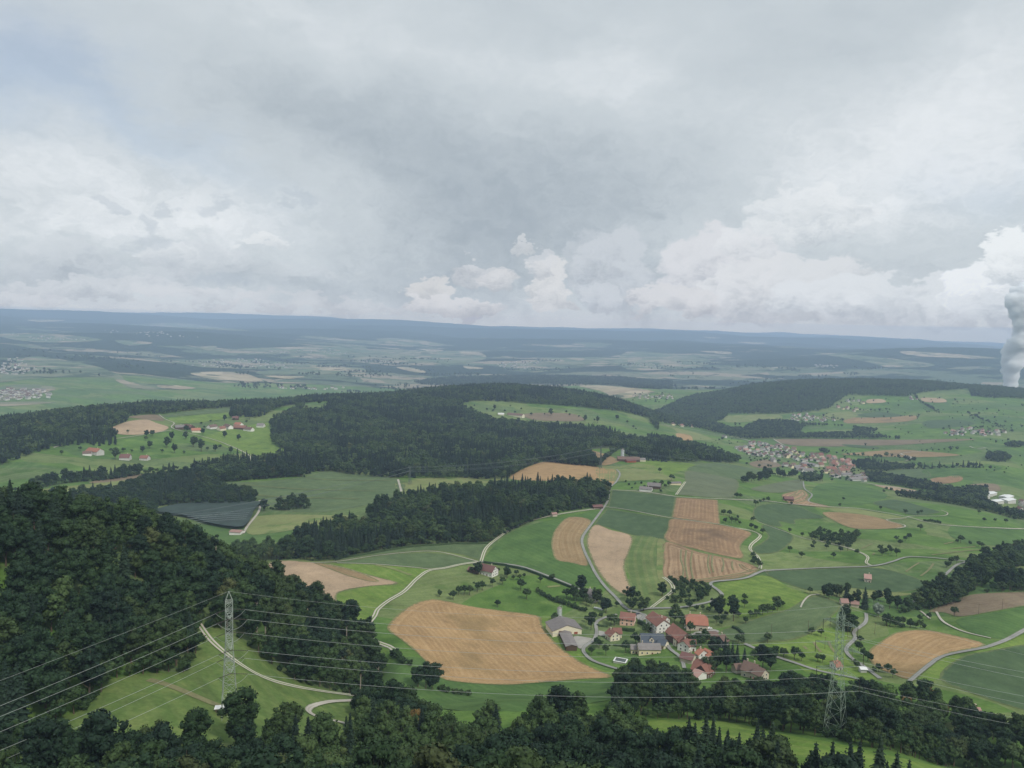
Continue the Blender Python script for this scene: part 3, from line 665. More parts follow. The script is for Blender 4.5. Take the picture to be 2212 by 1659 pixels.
S('fallow_field', 'soil', 'K', [(1600,655),(1780,580),(1900,545),(2212,530),(2340,530),(2340,600),(2212,622),(2000,660),(1800,690),(1700,665)], 2, guide=[(1620,655),(2212,600)])
S('crop_field', 'meadow_dark', 'K', [(1800,702),(2000,668),(2212,630),(2350,625),(2350,740),(2100,830),(1900,800),(1790,740)], 2)
S('meadow', 'meadow_bright', 'K', [(1530,1100),(1700,955),(1960,895),(2212,800),(2350,760),(2350,860),(2212,885),(1960,925),(1790,960),(1670,1085)], 1)
S('crop_field', 'corn', 'K', [(1670,1085),(1790,960),(1960,915),(2350,890),(2350,1300),(2212,1290),(1900,1190)], 2, guide=[(1670,1085),(2212,1290)])
# --- middle distance, left
S('stubble_field', 'stubble_pale', 'A', [(700,942),(760,912),(830,890),(940,880),(1010,905),(1085,932),(1010,965),(850,980),(740,970)], 2, guide=[(700,950),(900,905),(1080,925)])
S('fallow_field', 'soil', 'A', [(820,862),(990,848),(1040,870),(1045,890),(900,876)], 2)
S('crop_field', 'corn_pale', 'A', [(1040,852),(1250,825),(1470,805),(1484,828),(1250,850),(1085,864)], 2)
S('meadow', 'meadow_bright', 'A', [(1090,872),(1470,838),(1462,868),(1300,897),(1150,905)], 2)
S('meadow', 'meadow_bright', 'A', [(1730,900),(1300,990),(1400,1040),(1600,1110),(1720,1150),(1880,1100),(1740,1030)], 1)
S('fallow_field', 'meadow_yellow', 'A', [(1420,1112),(1600,1100),(1720,1142),(1650,1165),(1500,1132)], 2)
S('fallow_field', 'soil', 'A', [(600,1275),(900,1232),(1130,1212),(1130,1225),(1000,1242),(800,1272),(600,1290)], 2)
S('mown_meadow', 'meadow_yellow', 'A', [(170,1342),(600,1292),(920,1258),(900,1290),(450,1352),(250,1370)], 2)
S('crop_field', 'corn_pale', 'D', [(470,1045),(560,1040),(660,1030),(700,1018),(740,1021),(862,1035),(866,1065),(790,1092),(680,1108),(600,1100),(560,1080),(490,1068)], 1, guide=[(470,1050),(700,1035),(866,1045)])
for q in ([(1400,1322),(1550,1345),(1700,1370),(1950,1382),(2300,1388)], [(1540,1296),(1800,1318),(2000,1330),(2400,1338)], [(1960,1258),(2150,1268),(2500,1272)]):
    ribbon('crop_strip', 'corn', 'A', q, 6, 3)
S('mown_meadow', 'meadow_yellow', 'A', [(1640,1500),(2212,1495),(2300,1500),(2150,1535),(1800,1600),(1590,1612)], 2)
S('stubble_field', 'stubble', 'D', [(1099,1034),(1160,1001),(1210,998),(1297,1010),(1332,1018),(1328,1045),(1310,1046),(1200,1040)], 2, guide=[(1100,1034),(1200,1025),(1330,1035)])
S('mown_meadow', 'meadow_yellow', 'B', [(555,1066),(950,1050),(1220,1060),(1100,1085),(800,1110),(565,1142)], 1)
S('stubble_field', 'stubble_brown', 'B', [(1760,880),(1830,888),(1940,930),(1955,950),(1840,972)], 2)
S('mown_meadow', 'meadow_yellow', 'B', [(1950,985),(2100,960),(2230,1000),(2212,1060),(2000,1065),(1960,1030)], 1)
S('fallow_field', 'soil', 'B', [(1350,642),(1620,638),(1730,668),(1700,690),(1420,682)], 2)
# --- valley on the right
S('fallow_field', 'soil', 'C', [(830,702),(1100,700),(1500,704),(1950,700),(1700,722),(1450,735),(1100,742),(900,732)], 2)
S('crop_field', 'corn', 'C', [(1200,730),(1390,742),(1385,752),(1250,745)], 3)
S('stubble_field', 'stubble_brown', 'C', [(1200,782),(1500,760),(1650,768),(1860,790),(1600,802),(1300,792)], 2)
S('crop_field', 'corn_pale', 'C', [(1450,880),(1650,868),(1685,915),(1500,902)], 2)
S('crop_field', 'meadow_dark', 'C', [(1660,870),(2000,868),(2100,855),(1950,905),(1710,912)], 2)
S('fallow_field', 'stubble_grey', 'C', [(1690,922),(1850,905),(1862,935),(1740,950)], 2)
S('fallow_field', 'soil', 'C', [(1900,955),(2050,950),(2080,990),(1960,985)], 2)
S('stubble_field', 'stubble_pale', 'C', [(1380,960),(1500,966),(1800,1022),(1840,1040),(1650,1022)], 2)
S('mown_meadow', 'meadow_yellow', 'C', [(190,620),(370,660),(470,700),(320,700),(260,645)], 1)
S('stubble_field', 'stubble', 'C', [(270,668),(350,680),(362,710),(290,700)], 2)
S('mown_meadow', 'meadow_yellow', 'C', [(1090,562),(1240,545),(1285,570),(1220,592),(1130,592)], 2)
S('stubble_field', 'stubble_brown', 'C', [(1240,582),(1400,580),(1610,570),(1560,602),(1230,612)], 2)
S('crop_field', 'corn', 'C', [(1280,566),(1400,550),(1545,570),(1400,580)], 3)
S('crop_field', 'corn', 'C', [(1650,602),(1850,592),(1935,620),(1700,640)], 2)
S('stubble_field', 'stubble_pale', 'C', [(1340,480),(1420,478),(1440,495),(1340,500)], 2)
S('stubble_field', 'stubble_pale', 'C', [(1640,470),(1760,475),(1775,495),(1660,493)], 2)
S('mown_meadow', 'meadow_yellow', 'C', [(550,572),(700,565),(845,566),(850,590),(700,602),(560,606)], 2)
S('fallow_field', 'soil', 'C', [(680,832),(780,815),(862,850),(760,862),(700,852)], 2)
S('meadow', 'far_field_green', 'C', [(1890,382),(2100,385),(2300,380),(2300,402),(2000,412),(1900,402)], 2)
S('stubble_field', 'far_field_tan', 'B', [(1700,462),(1960,468),(2180,498),(2120,520),(1950,545),(1850,500)], 2)
# --- far country
for mat, crop, pts in [
 ('g','A',[(160,485),(350,490),(620,540),(700,570),(780,600),(830,640),(1100,660),(1250,680),(900,686),(760,640),(700,612),(400,610),(200,620),(-40,645),(-40,600)]),
 ('g','A',[(-40,685),(150,655),(330,668),(320,700),(-40,765)]), ('g','A',[(-40,770),(360,768),(200,785),(-40,795)]),
 ('t','A',[(1000,665),(1120,662),(1255,680),(1100,688)]), ('t','A',[(1220,582),(1470,575),(1590,592),(1685,637),(1500,630),(1350,620)]),
 ('g','A',[(1650,575),(1900,555),(2300,548),(2300,585),(1900,592),(1700,595)]), ('t','A',[(1690,600),(1950,606),(1850,620)]), ('t','A',[(2000,562),(2212,556),(2180,568)]),
 ('g','A',[(1520,428),(1900,415),(2300,408),(2300,455),(1700,442)]), ('g','A',[(740,372),(980,388),(830,406)]), ('g','A',[(830,272),(1150,262),(1350,285),(1600,312),(1300,302),(1000,282)]),
 ('g','A',[(1280,416),(1390,410),(1340,440)]), ('t','A',[(180,242),(420,246),(260,256)]), ('g','A',[(-40,335),(300,330),(660,370),(240,386)]), ('g','A',[(1150,510),(1500,490),(1900,520),(2150,550),(1800,560),(1300,545)]),
 ('t','B',[(0,332),(180,342),(230,360),(0,350)]), ('g','B',[(0,355),(230,362),(330,390),(0,380)]), ('t','B',[(530,346),(620,346),(720,374),(650,378)]), ('g','B',[(400,166),(560,160),(840,200),(560,210)]),
 ('g','B',[(-60,212),(400,230),(1000,245),(1100,290),(900,320),(500,325),(300,300),(-60,260)]), ('g','B',[(1290,346),(1500,362),(1400,378)]), ('t','B',[(960,336),(1090,350),(1000,358)]),
 ('t','B',[(1610,285),(1735,290),(1700,302)]), ('t','B',[(650,226),(830,236),(760,246)]), ('t','B',[(930,240),(1090,254),(960,256)]), ('g','B',[(1480,290),(1800,280),(2300,300),(2300,345),(1900,330),(1500,320)]),
 ('g','C',[(0,212),(430,250),(400,300),(0,312)]), ('t','C',[(400,210),(570,215),(560,228)]), ('g','C',[(1040,218),(1300,235),(1720,285),(1480,302),(1300,262)]),
 ('t','C',[(1530,210),(1800,225),(2050,248),(1900,251),(1600,236)]), ('g','C',[(800,302),(950,300),(820,320)]), ('t','C',[(420,130),(520,137),(470,140)]), ('t','C',[(610,158),(790,165),(700,169)]),
 ('g','C',[(1270,500),(1900,440),(2300,450),(2300,560),(1500,560)])]:
    if crop == 'C' and pts[0] == (1270,500): continue
    S('far_meadow' if mat == 'g' else 'far_stubble_field', 'far_field_green' if mat == 'g' else 'far_field_tan', crop, pts, 2 if mat == 'g' else 3)

# --- roads, farm tracks and paths
Rb = ribbon
Rb('farm_track', 'rut_track', 'F', [(735,940),(700,890),(600,850),(540,800),(525,770),(590,690),(612,645),(680,590),(780,530),(860,450),(940,395),(1040,380),(1150,355),(1262,340)], 3.6)
Rb('farm_track', 'rut_track', 'F', [(1275,335),(1300,262),(1345,215),(1450,140),(1550,90),(1700,50),(1860,20),(2030,-2)], 3.6)
Rb('path', 'gravel', 'F', [(1262,340),(1170,315),(1000,275),(850,275),(600,300),(350,338),(180,345)], 1.6)
Rb('path', 'gravel', 'F', [(960,388),(800,372),(580,354),(350,347)], 1.4)
Rb('road', 'asphalt', 'F', [(1262,340),(1400,350),(1550,375),(1700,430),(1850,490),(1960,545)], 3.2, 5)
Rb('road', 'asphalt', 'D', [(1332,1015),(1339,1025),(1331,1042),(1318,1055),(1313,1082),(1301,1102),(1278,1133),(1258,1163),(1261,1187),(1275,1217),(1288,1242),(1309,1270),(1330,1291),(1349,1313),(1366,1321),(1380,1325)], 3.8, 5)
Rb('road', 'asphalt', 'V', [(900,378),(960,388),(1060,362),(1300,356),(1500,325),(1620,290),(1672,258),(1640,215),(1570,165),(1600,142),(1750,130),(1870,112),(1960,72),(2030,47)], 4.0, 6)
Rb('road', 'asphalt', 'C', [(760,1440),(800,1434),(1100,1420),(1360,1411),(1480,1385),(1560,1360),(1700,1364),(1900,1385)], 4.0, 5)
Rb('farm_track', 'rut_track', 'V', [(1080,362),(1200,270),(1270,210),(1250,150),(1190,105)], 3.4)
Rb('road', 'gravel', 'C', [(-130,985),(0,988),(130,1000),(300,1025),(520,1035),(760,1045),(900,1062),(1000,1070),(1150,1080),(1300,1090),(1560,1135),(1700,1172),(1900,1190),(2300,1208)], 3.0)
Rb('path', 'gravel', 'C', [(-130,1078),(0,1095),(247,1142),(520,1178),(620,1200)], 1.4)
Rb('farm_track', 'rut_track', 'C', [(272,1012),(300,972),(322,940)], 3.4)
Rb('farm_track', 'rut_track', 'C', [(620,1200),(700,1215),(742,1242),(692,1290),(685,1320),(722,1350),(742,1392),(740,1425)], 3.4)
Rb('path', 'gravel', 'C', [(1560,1135),(1620,1130),(1760,1130),(1787,1115),(1750,1098)], 2)
Rb('path', 'gravel', 'C', [(1560,1140),(1500,1147),(1440,1150),(1475,1165),(1540,1178),(1548,1192),(1500,1200)], 2.2)
Rb('farm_track', 'rut_track', 'C', [(1080,1272),(1200,1300),(1290,1330),(1342,1360),(1330,1392),(1370,1411)], 3)
Rb('path', 'gravel', 'C', [(720,1160),(800,1190),(900,1225),(1000,1260),(1080,1272)], 1.4)
Rb('road', 'asphalt', 'C', [(980,935),(990,980),(1030,1012),(1010,1050),(1090,1072)], 3.4)
Rb('road', 'asphalt', 'K', [(1480,1105),(1520,1070),(1600,1005),(1680,950),(1800,920),(1960,890),(2100,840),(2212,780),(2340,715)], 4.2, 5)
Rb('road', 'asphalt', 'K', [(1870,335),(1780,360),(1700,430),(1600,510),(1500,600)], 4)
Rb('path', 'gravel', 'K', [(900,548),(840,555),(800,592),(780,632)], 1.6)
Rb('road', 'asphalt', 'K', [(1200,670),(1195,730),(1120,790),(1132,830),(1070,900),(1110,960),(1200,1020),(1290,1090)], 3.6, 5)
Rb('road', 'asphalt', 'K', [(420,865),(600,940),(750,990),(900,1040),(1100,1080),(1200,1110)], 3.4, 5)
Rb('road', 'asphalt', 'V', [(900,890),(860,870),(700,820),(600,780),(540,720),(540,680),(620,620),(645,560),(640,480),(700,440),(810,410)], 3.6, 6)
Rb('road', 'asphalt', 'V', [(960,388),(1040,420),(1000,455),(1080,540),(1190,600),(1240,690),(1330,760),(1360,850)], 3.6, 6)
Rb('road', 'yard', 'Y', [(640,640),(860,640),(1000,610),(1150,560),(1230,600)], 3.6, 6)
Rb('path', 'gravel', 'K', [(1548,655),(1575,675),(1610,705)], 2)
Rb('path', 'gravel', 'K', [(1650,660),(1690,720),(1770,765),(1850,795),(2000,830)], 2.2)
Rb('farm_track', 'rut_track', 'E', [(1275,735),(1350,840),(1450,930),(1560,1010),(1700,1085),(1900,1140),(2212,1190),(2400,1200)], 2.8)
Rb('gravel_road', 'gravel', 'E', [(2560,1255),(2400,1230),(2212,1232),(2100,1240),(1998,1268),(1975,1305),(2060,1342),(2200,1372),(2420,1445),(2600,1480)], 3.2, 5)
Rb('mown_strip', 'stubble_pale', 'E', [(950,1095),(1080,1130),(1250,1200),(1380,1255),(1480,1285)], 4.0, 3)
for q in ([(600,360),(700,380),(825,425)], [(1700,500),(1740,498),(1780,492)]): Rb('mown_strip', 'meadow_yellow', 'F', q, 4.5, 3)
for q in ([(1455,402),(1495,372),(1540,345)], [(1550,430),(1600,392),(1632,350)], [(1170,255),(1200,240),(1240,222)], [(1240,295),(1255,282)], [(865,855),(885,890),(910,918)], [(960,850),(975,890),(1000,920)], [(800,880),(820,900)], [(1740,255),(1900,242)], [(1620,295),(1850,268),(1950,262)], [(1700,225),(1760,212)]): Rb('mown_strip', 'stubble_pale', 'K', q, 2.2, 3)
Rb('path', 'gravel', 'A', [(1020,850),(1060,880),(1100,895),(1120,905),(1100,935),(1200,965),(1400,1020),(1580,1100),(1612,1142)], 3)
Rb('path', 'gravel', 'A', [(740,1005),(850,990),(1000,965),(1100,950)], 2.5)
Rb('path', 'gravel', 'A', [(345,1062),(370,1050),(420,1045)], 3)
Rb('path', 'gravel', 'A', [(1665,1400),(1660,1470),(1590,1560),(1560,1612)], 4)
Rb('path', 'gravel', 'B', [(540,1064),(552,1105),(562,1142)], 4)
Rb('road', 'gravel', 'C', [(190,618),(400,655),(640,700),(720,726)], 5)
Rb('path', 'gravel', 'C', [(815,700),(838,716),(872,736)], 5)
Rb('path', 'gravel', 'C', [(1640,768),(1560,776),(1518,784),(1580,800),(1572,816),(1550,824)], 5)
Rb('path', 'gravel', 'C', [(1908,742),(1945,755),(2000,750)], 5)
Rb('road', 'gravel', 'C', [(1300,942),(1480,970),(1600,990),(1800,1036),(1850,1050)], 6)
Rb('path', 'gravel', 'C', [(860,860),(900,835),(860,850)], 4)
# yards of the village
S('yard', 'yard', 'V', [(462,590),(580,602),(622,622),(560,680),(500,688),(478,650)], 5)
S('yard', 'yard', 'V', [(650,545),(712,555),(715,585),(660,580)], 5)
S('yard', 'yard', 'V', [(965,400),(1040,405),(1060,440),(990,460)], 5)
S('yard', 'yard', 'Y', [(850,600),(1180,570),(1220,620),(1000,650),(860,650)], 5)
# swaths of straw left on the striped field
def swath(crop, pts, w, mat='stubble_pale'):
    o = ribbon('straw_swath', mat, crop, pts, w, 3, kind=None, crown=.35)
    tag(o, kind='structure'); return o
for q in ([(300,1318),(297,1370),(312,1420),(308,1476)], [(328,1322),(322,1390),(336,1482)], [(362,1328),(352,1400),(366,1484)], [(455,1345),(448,1400),(462,1452)], [(475,1350),(470,1400),(480,1445)],
          [(530,1365),(537,1400),(527,1442)], [(585,1385),(583,1410),(590,1432)], [(640,1402),(665,1425),(705,1436)], [(625,1400),(640,1425),(690,1442)], [(370,1490),(500,1472),(640,1448),(725,1428)], [(390,1498),(520,1482),(660,1455)]):
    swath('C', q, 1.8)
for q in ([(890,1050),(905,1035),(960,1005),(975,990),(990,1010),(960,1030),(930,1040)], [(870,1045),(890,1030),(940,1000),(950,985)], [(940,1058),(1000,1040),(1005,1020)]):
    swath('C', q, 3.0)

# ------------------------------------------------------------------ trees
def icos(sub=1):
    import bmesh
    bm = bmesh.new(); bmesh.ops.create_icosphere(bm, subdivisions=sub, radius=1.0)
    V = np.array([v.co[:] for v in bm.verts]); F = np.array([[v.index for v in f.verts] for f in bm.faces]); bm.free(); return V, F
ICO1 = icos(1); ICO2 = icos(2)

def leaf_quads(rng, C, N, size, jit=.55):
    """one small bent leaf tuft (two triangles) per centre, facing roughly along N"""
    n = len(C); N = N + rng.normal(0, jit, (n, 3)); N /= np.linalg.norm(N, axis=1)[:, None] + 1e-9
    T = np.cross(N, rng.normal(0, 1, (n, 3))); T /= np.linalg.norm(T, axis=1)[:, None] + 1e-9
    B = np.cross(N, T); s = size * rng.uniform(.6, 1.4, (n, 1))
    a = C + T * s; b = C + B * s * .7 - T * s * .2; c = C - T * s * .9 + N * s * .15; d = C - B * s * .7 - T * s * .1
    V = np.stack([a, b, c, d], 1).reshape(-1, 3)
    i = np.arange(n)[:, None] * 4
    F = np.concatenate([i + [0, 1, 2], i + [0, 2, 3]])
    return V, F

def merge(parts):
    Vs, Fs, o = [], [], 0
    for V, F in parts: Vs.append(V); Fs.append(F + o); o += len(V)
    return np.concatenate(Vs), np.concatenate(Fs)

def crown_broad(seed, h, r, base, nc=26, per=60, leaf=.5, shape=1.0, hull=True):
    """crown of a broadleaf tree: foliage lumps round a leaning axis, h = tree height, base = crown base height"""
    rng = np.random.default_rng(seed); parts = []
    cz = (h + base) / 2; rz = (h - base) / 2
    k = 0; cents = []
    while len(cents) < nc and k < 4000:
        k += 1
        d = rng.normal(0, 1, 3); d /= np.linalg.norm(d); d[2] = d[2] * .9 + .15
        q = rng.uniform(.45, .82) * (1 + .18 * math.sin(3 * math.atan2(d[1], d[0]) + seed))
        p = np.array([d[0] * r * q, d[1] * r * q, cz + d[2] * rz * q * shape])
        cr = r * rng.uniform(.24, .42)
        if all(np.linalg.norm(p - c[0]) > .62 * min(cr, c[1]) + .3 for c in cents): cents.append((p, cr))
    cents.append((np.array([0, 0, cz]), r * .62))
    for p, cr in cents:
        V, F = ICO1 if hull else ICO1
        W = V * (cr * .80) * (1 + .22 * rng.normal(0, 1, (len(V), 1)) * .6); W[:, 2] *= .85
        parts.append((W + p, F))
        n = max(6, int(per * (cr / (r * .33)) ** 2)); D = rng.normal(0, 1, (n, 3)); D[:, 2] += .25; D /= np.linalg.norm(D, axis=1)[:, None]
        rr = cr * rng.uniform(.78, 1.12, (n, 1)); P = p + D * rr * [1, 1, .85]
        parts.append(leaf_quads(rng, P, D, leaf))
    return merge(parts)

def cone_tube(P0, P1, r0, r1, n=6):
    P0, P1 = np.array(P0, float), np.array(P1, float); d = P1 - P0; d /= np.linalg.norm(d) + 1e-9
    a = np.cross(d, [0, 0, 1.0] if abs(d[2]) < .9 else [1.0, 0, 0]); a /= np.linalg.norm(a); b = np.cross(d, a)
    t = np.arange(n) * 2 * math.pi / n
    c = np.cos(t)[:, None] * a + np.sin(t)[:, None] * b
    V = np.concatenate([P0 + c * r0, P1 + c * r1]); i = np.arange(n); j = (i + 1) % n
    F = np.concatenate([np.stack([i, j, j + n], 1), np.stack([i, j + n, i + n], 1)])
    return V, F

def trunk_geo(seed, h, r, base, limbs=5, spread=.5):
    rng = np.random.default_rng(seed + 500); parts = []
    lean = rng.normal(0, .02, 2) * h; mid = np.array([lean[0], lean[1], base + (h - base) * .35])
    parts.append(cone_tube((0, 0, -1.0), mid, h * .020 + .06, h * .011 + .03, 7)); parts.append(cone_tube(mid, (lean[0] * 1.5, lean[1] * 1.5, h * .93), h * .011 + .03, .03, 5))
    for k in range(limbs):
        a = k * 2.4 + rng.uniform(0, 1); z = base + (h - base) * (.02 + .09 * k)
        parts.append(cone_tube((lean[0] * z / h, lean[1] * z / h, z - .4), (math.cos(a) * r * spread, math.sin(a) * r * spread, z + r * .55), h * .007 + .02, .03, 5))
    return merge(parts)

def crown_spruce(seed, h, r, base, layers=17, leaf=.42, dens=1.0):
    rng = np.random.default_rng(seed); parts = []
    # inner dark body, ragged
    n = 9; V = []; rings = 7
    for i in range(rings):
        t = i / (rings - 1); z = base + (h - base) * t; rr = r * .62 * (1 - t) ** .9 + .02
        for k in range(n): V.append((math.cos(k * 2 * math.pi / n + i) * rr * rng.uniform(.75, 1.2), math.sin(k * 2 * math.pi / n + i) * rr * rng.uniform(.75, 1.2), z))
    F = []
    for i in range(rings - 1):
        for k in range(n):
            a, b = i * n + k, i * n + (k + 1) % n; F += [(a, b, b + n), (a, b + n, a + n)]
    parts.append((np.array(V), np.array(F)))
    for i in range(layers):
        t = (i + rng.uniform(-.2, .2)) / layers; z = base + (h - base) * t; L = r * (1 - t) ** .85 * rng.uniform(.85, 1.12) + .15
        nb = max(5, int((9 - 4 * t)))
        for k in range(nb):
            a = k * 2 * math.pi / nb + i * 1.3 + rng.uniform(-.25, .25); Lb = L * rng.uniform(.72, 1.15)
            dx, dy = math.cos(a), math.sin(a); px_, py_ = -dy, dx; w = Lb * .24 + .12
            droop = -.32 * Lb
            P = [(0, 0, z + .1), (dx * Lb * .5 + px_ * w, dy * Lb * .5 + py_ * w, z + droop * .35 - .12), (dx * Lb, dy * Lb, z + droop), (dx * Lb * .5 - px_ * w, dy * Lb * .5 - py_ * w, z + droop * .35 - .12), (dx * Lb * .55, dy * Lb * .55, z + droop * .25 + .16)]
            parts.append((np.array(P), np.array([(0, 1, 4), (1, 2, 4), (2, 3, 4), (3, 0, 4)])))
            m = max(2, int(Lb * 2.2 * dens)); s = rng.uniform(.3, 1.0, (m, 1)); C = np.array([dx, dy, 0]) * Lb * s + [0, 0, z] + np.array([0, 0, droop]) * s + rng.normal(0, .16, (m, 3)) * [1, 1, .5]
            D = np.tile([dx * .5, dy * .5, .7], (m, 1)); parts.append(leaf_quads(rng, C, D, leaf, .6))
    return merge(parts)

def proto_mesh(name, VF, mat):
    V, F = VF; me = bpy.data.meshes.new(name); V = V.astype(np.float32)
    me.vertices.add(len(V)); me.vertices.foreach_set('co', V.ravel()); nf = len(F)
    me.loops.add(nf * 3); me.loops.foreach_set('vertex_index', F.astype(np.int32).ravel())
    me.polygons.add(nf); me.polygons.foreach_set('loop_start', np.arange(0, nf * 3, 3, dtype=np.int32)); me.polygons.foreach_set('loop_total', np.full(nf, 3, np.int32))
    me.materials.append(MATS[mat]); me.update(calc_edges=True); return me

KINDS = {}       # kind -> list of (crown mesh, trunk mesh, height)
def add_kind(kind, crown, trunk, h, leafmat, bark='bark'):
    KINDS.setdefault(kind, []).append((proto_mesh('crown', crown, leafmat), proto_mesh('trunk', trunk, bark), h, crown, trunk, leafmat, bark))
for s in range(5):
    h = 18 + 1.5 * s; r = 5.9 + .6 * (s % 3); b = h * (.10 + .025 * (s % 3))
    add_kind('broad', crown_broad(10 + s, h, r, b, 34, 60, .50), trunk_geo(s, h, r, b), h, 'leaves_broad')
for s in range(4):
    h = 17 + 1.6 * s; r = 5.8 + .6 * (s % 3); b = h * (.09 + .02 * (s % 3))
    add_kind('beech', crown_broad(310 + s, h, r, b, 34, 60, .50), trunk_geo(310 + s, h, r, b), h, 'leaves_beech')
for s in range(3):
    h = 22 + 2.5 * s; add_kind('spruce', crown_spruce(40 + s, h, 5.0 + .45 * s, 1.2 + .6 * s, 19, .40, 1.2), cone_tube((0, 0, -1), (0, 0, h * .97), .30, .03, 6), h, 'leaves_spruce')
for s in range(2):
    h = 21 + 2 * s; add_kind('pine', crown_broad(60 + s, h, 2.6, h * .62, 12, 45, .4), trunk_geo(60 + s, h, 2.2, h * .6, 3), h, 'leaves_spruce', 'bark_pale')
for s in range(4):
    h = 7.5 + 1.2 * s; r = 3.1 + .35 * s; add_kind('orchard', crown_broad(80 + s, h, r, h * .26, 15, 40, .36), trunk_geo(80 + s, h, r, h * .24, 5), h, 'leaves_orchard')
for s in range(3):
    h = 3.4 + .6 * s; r = 2.3 + .3 * s; add_kind('shrub', crown_broad(100 + s, h, r, .1, 10, 36, .32), trunk_geo(100 + s, h, r, .3, 3), h, 'leaves_orchard')
add_kind('silver', crown_broad(120, 13, 6.0, 1.0, 26, 50, .45), trunk_geo(120, 13, 5, 2), 13, 'leaves_silver')
add_kind('lime', crown_broad(121, 18, 6.6, 4.0, 34, 56, .48), trunk_geo(121, 18, 5, 4), 18, 'leaves_lime')
add_kind('rust', crown_broad(122, 16, 4.6, 4.0, 26, 50, .46), trunk_geo(122, 16, 4, 4), 16, 'leaves_rust')
add_kind('poplar', crown_broad(123, 26, 2.6, 1.5, 40, 36, .4), trunk_geo(123, 26, 2, 2), 26, 'leaves_spruce')
# light versions for the far woods
for s in range(3): add_kind('broad_far', crown_broad(200 + s, 18 + s, 6.8, 2, 14, 12, 1.0), cone_tube((0, 0, -1), (0, 0, 9), .3, .1, 4), 18 + s, 'leaves_far_broad')
for s in range(3): add_kind('beech_far', crown_broad(240 + s, 16 + 2 * s, 6.8, 2, 14, 12, 1.0), cone_tube((0, 0, -1), (0, 0, 9), .3, .1, 4), 16 + 2 * s, 'leaves_beech')
for s in range(2): add_kind('spruce_far', crown_spruce(220 + s, 23 + 2 * s, 4.6, 1.5, 9, .8, .3), cone_tube((0, 0, -1), (0, 0, 9), .3, .1, 4), 23 + 2 * s, 'leaves_far_spruce')

TREES = []        # x, y, kind, scale, zone
def poly_xy(spec):
    """spec: list of (crop, pts, dh): edges given by picture points lying on a canopy dh metres above the ground"""
    out = []
    for crop, pts, dh in spec:
        if crop == 'P':     # (picture column, distance)
            for u, R in pts:
                a, _ = ray(u, 900); out.append((math.sin(a) * R, math.cos(a) * R))
        else:
            for q in cast(*np.array(px(crop, pts)).T, dh): out.append(tuple(q))
    return np.array(out)

def strew(zone, crop, pts, kind, sc=(.8, 1.1), line=0, dh=0):
    P = np.array(px(crop, pts))
    xy = cast(P[:, 0], P[:, 1], dh)
    if line:
        d = np.hypot(*np.diff(xy, axis=0).T); s = np.concatenate([[0], np.cumsum(d)]); t = np.arange(0, s[-1], line)
        xy = np.stack([np.interp(t, s, xy[:, 0]), np.interp(t, s, xy[:, 1])], 1) + RNG.normal(0, line * .12, (len(t), 2))
    for p in xy:
        k = kind if isinstance(kind, str) else kind[int(RNG.integers(len(kind)))]
        TREES.append((p[0], p[1], k, RNG.uniform(*sc), zone))
def wood(zone, spec, space, mix, scale=(.8, 1.15), far=False, exclude=None, poly=None, margin=rad(37.5), grow=None):
    P = poly_xy(spec) if poly is None else poly
    lo, hi = P.min(0), P.max(0); nx, ny = int((hi[0] - lo[0]) / space) + 1, int((hi[1] - lo[1]) / space) + 1
    gx, gy = np.meshgrid(np.arange(nx), np.arange(ny)); q = np.stack([gx.ravel() + .5 * (gy.ravel() % 2), gy.ravel()], 1) * space + lo
    q = q + RNG.uniform(-.36, .36, q.shape) * space
    q = q[inside(P, q)]
    if exclude is not None:
        for E in exclude: q = q[~inside(E, q)]
    a = np.arctan2(q[:, 0], q[:, 1]); q = q[np.abs(a) < margin]
    if spec is not None and space < 12:
        for crop, pts, dh in spec:
            if crop != 'P' and dh == 0: strew(zone, crop, pts, ['orchard', 'shrub', 'orchard'], (.7, 1.25), line=5.5)
    sel = vnoise(q[:, 0] / 60, q[:, 1] / 60, 21) + .5 * vnoise(q[:, 0] / 22, q[:, 1] / 22, 22) + RNG.uniform(-.25, .25, len(q))
    names = list(mix); w = np.cumsum([mix[k] for k in names]); w = w / w[-1]
    t = np.clip(sel * .75 + .5, 0, .9999)
    rank = np.argsort(np.argsort(t)) / max(len(t), 1)
    for i in range(len(q)):
        k = names[int(np.searchsorted(w, rank[i]))]
        R = math.hypot(*q[i]); sc = RNG.uniform(*scale)
        if grow: sc *= grow(q[i][0], q[i][1])
        if far: k = {'broad': 'broad_far', 'beech': 'beech_far', 'spruce': 'spruce_far'}.get(k, k)
        TREES.append((q[i][0], q[i][1], k, sc, zone))
    return P

# left hillside wood (two lobes) -------------------------------------------------
lower = ('E', [(60,1740),(110,1600),(240,1475),(330,1380),(520,1295),(650,1175),(640,1112),(880,1062),(1185,1040),(1200,1010),(1262,880),(1205,785),(1285,742),(1500,805),(1700,965),(1880,1095),(2200,1180),(2440,1170)], 0)
wood('hill', [lower, ('P', [(835,490),(800,540),(740,560),(680,575),(600,580),(520,570),(430,560),(300,545),(150,520),(0,505),(-160,490),(-160,290),(-160,235),(20,235)], 0)], 9.8, {'spruce': .09, 'broad': .69, 'beech': .19, 'pine': .03}, (.75, 1.12))
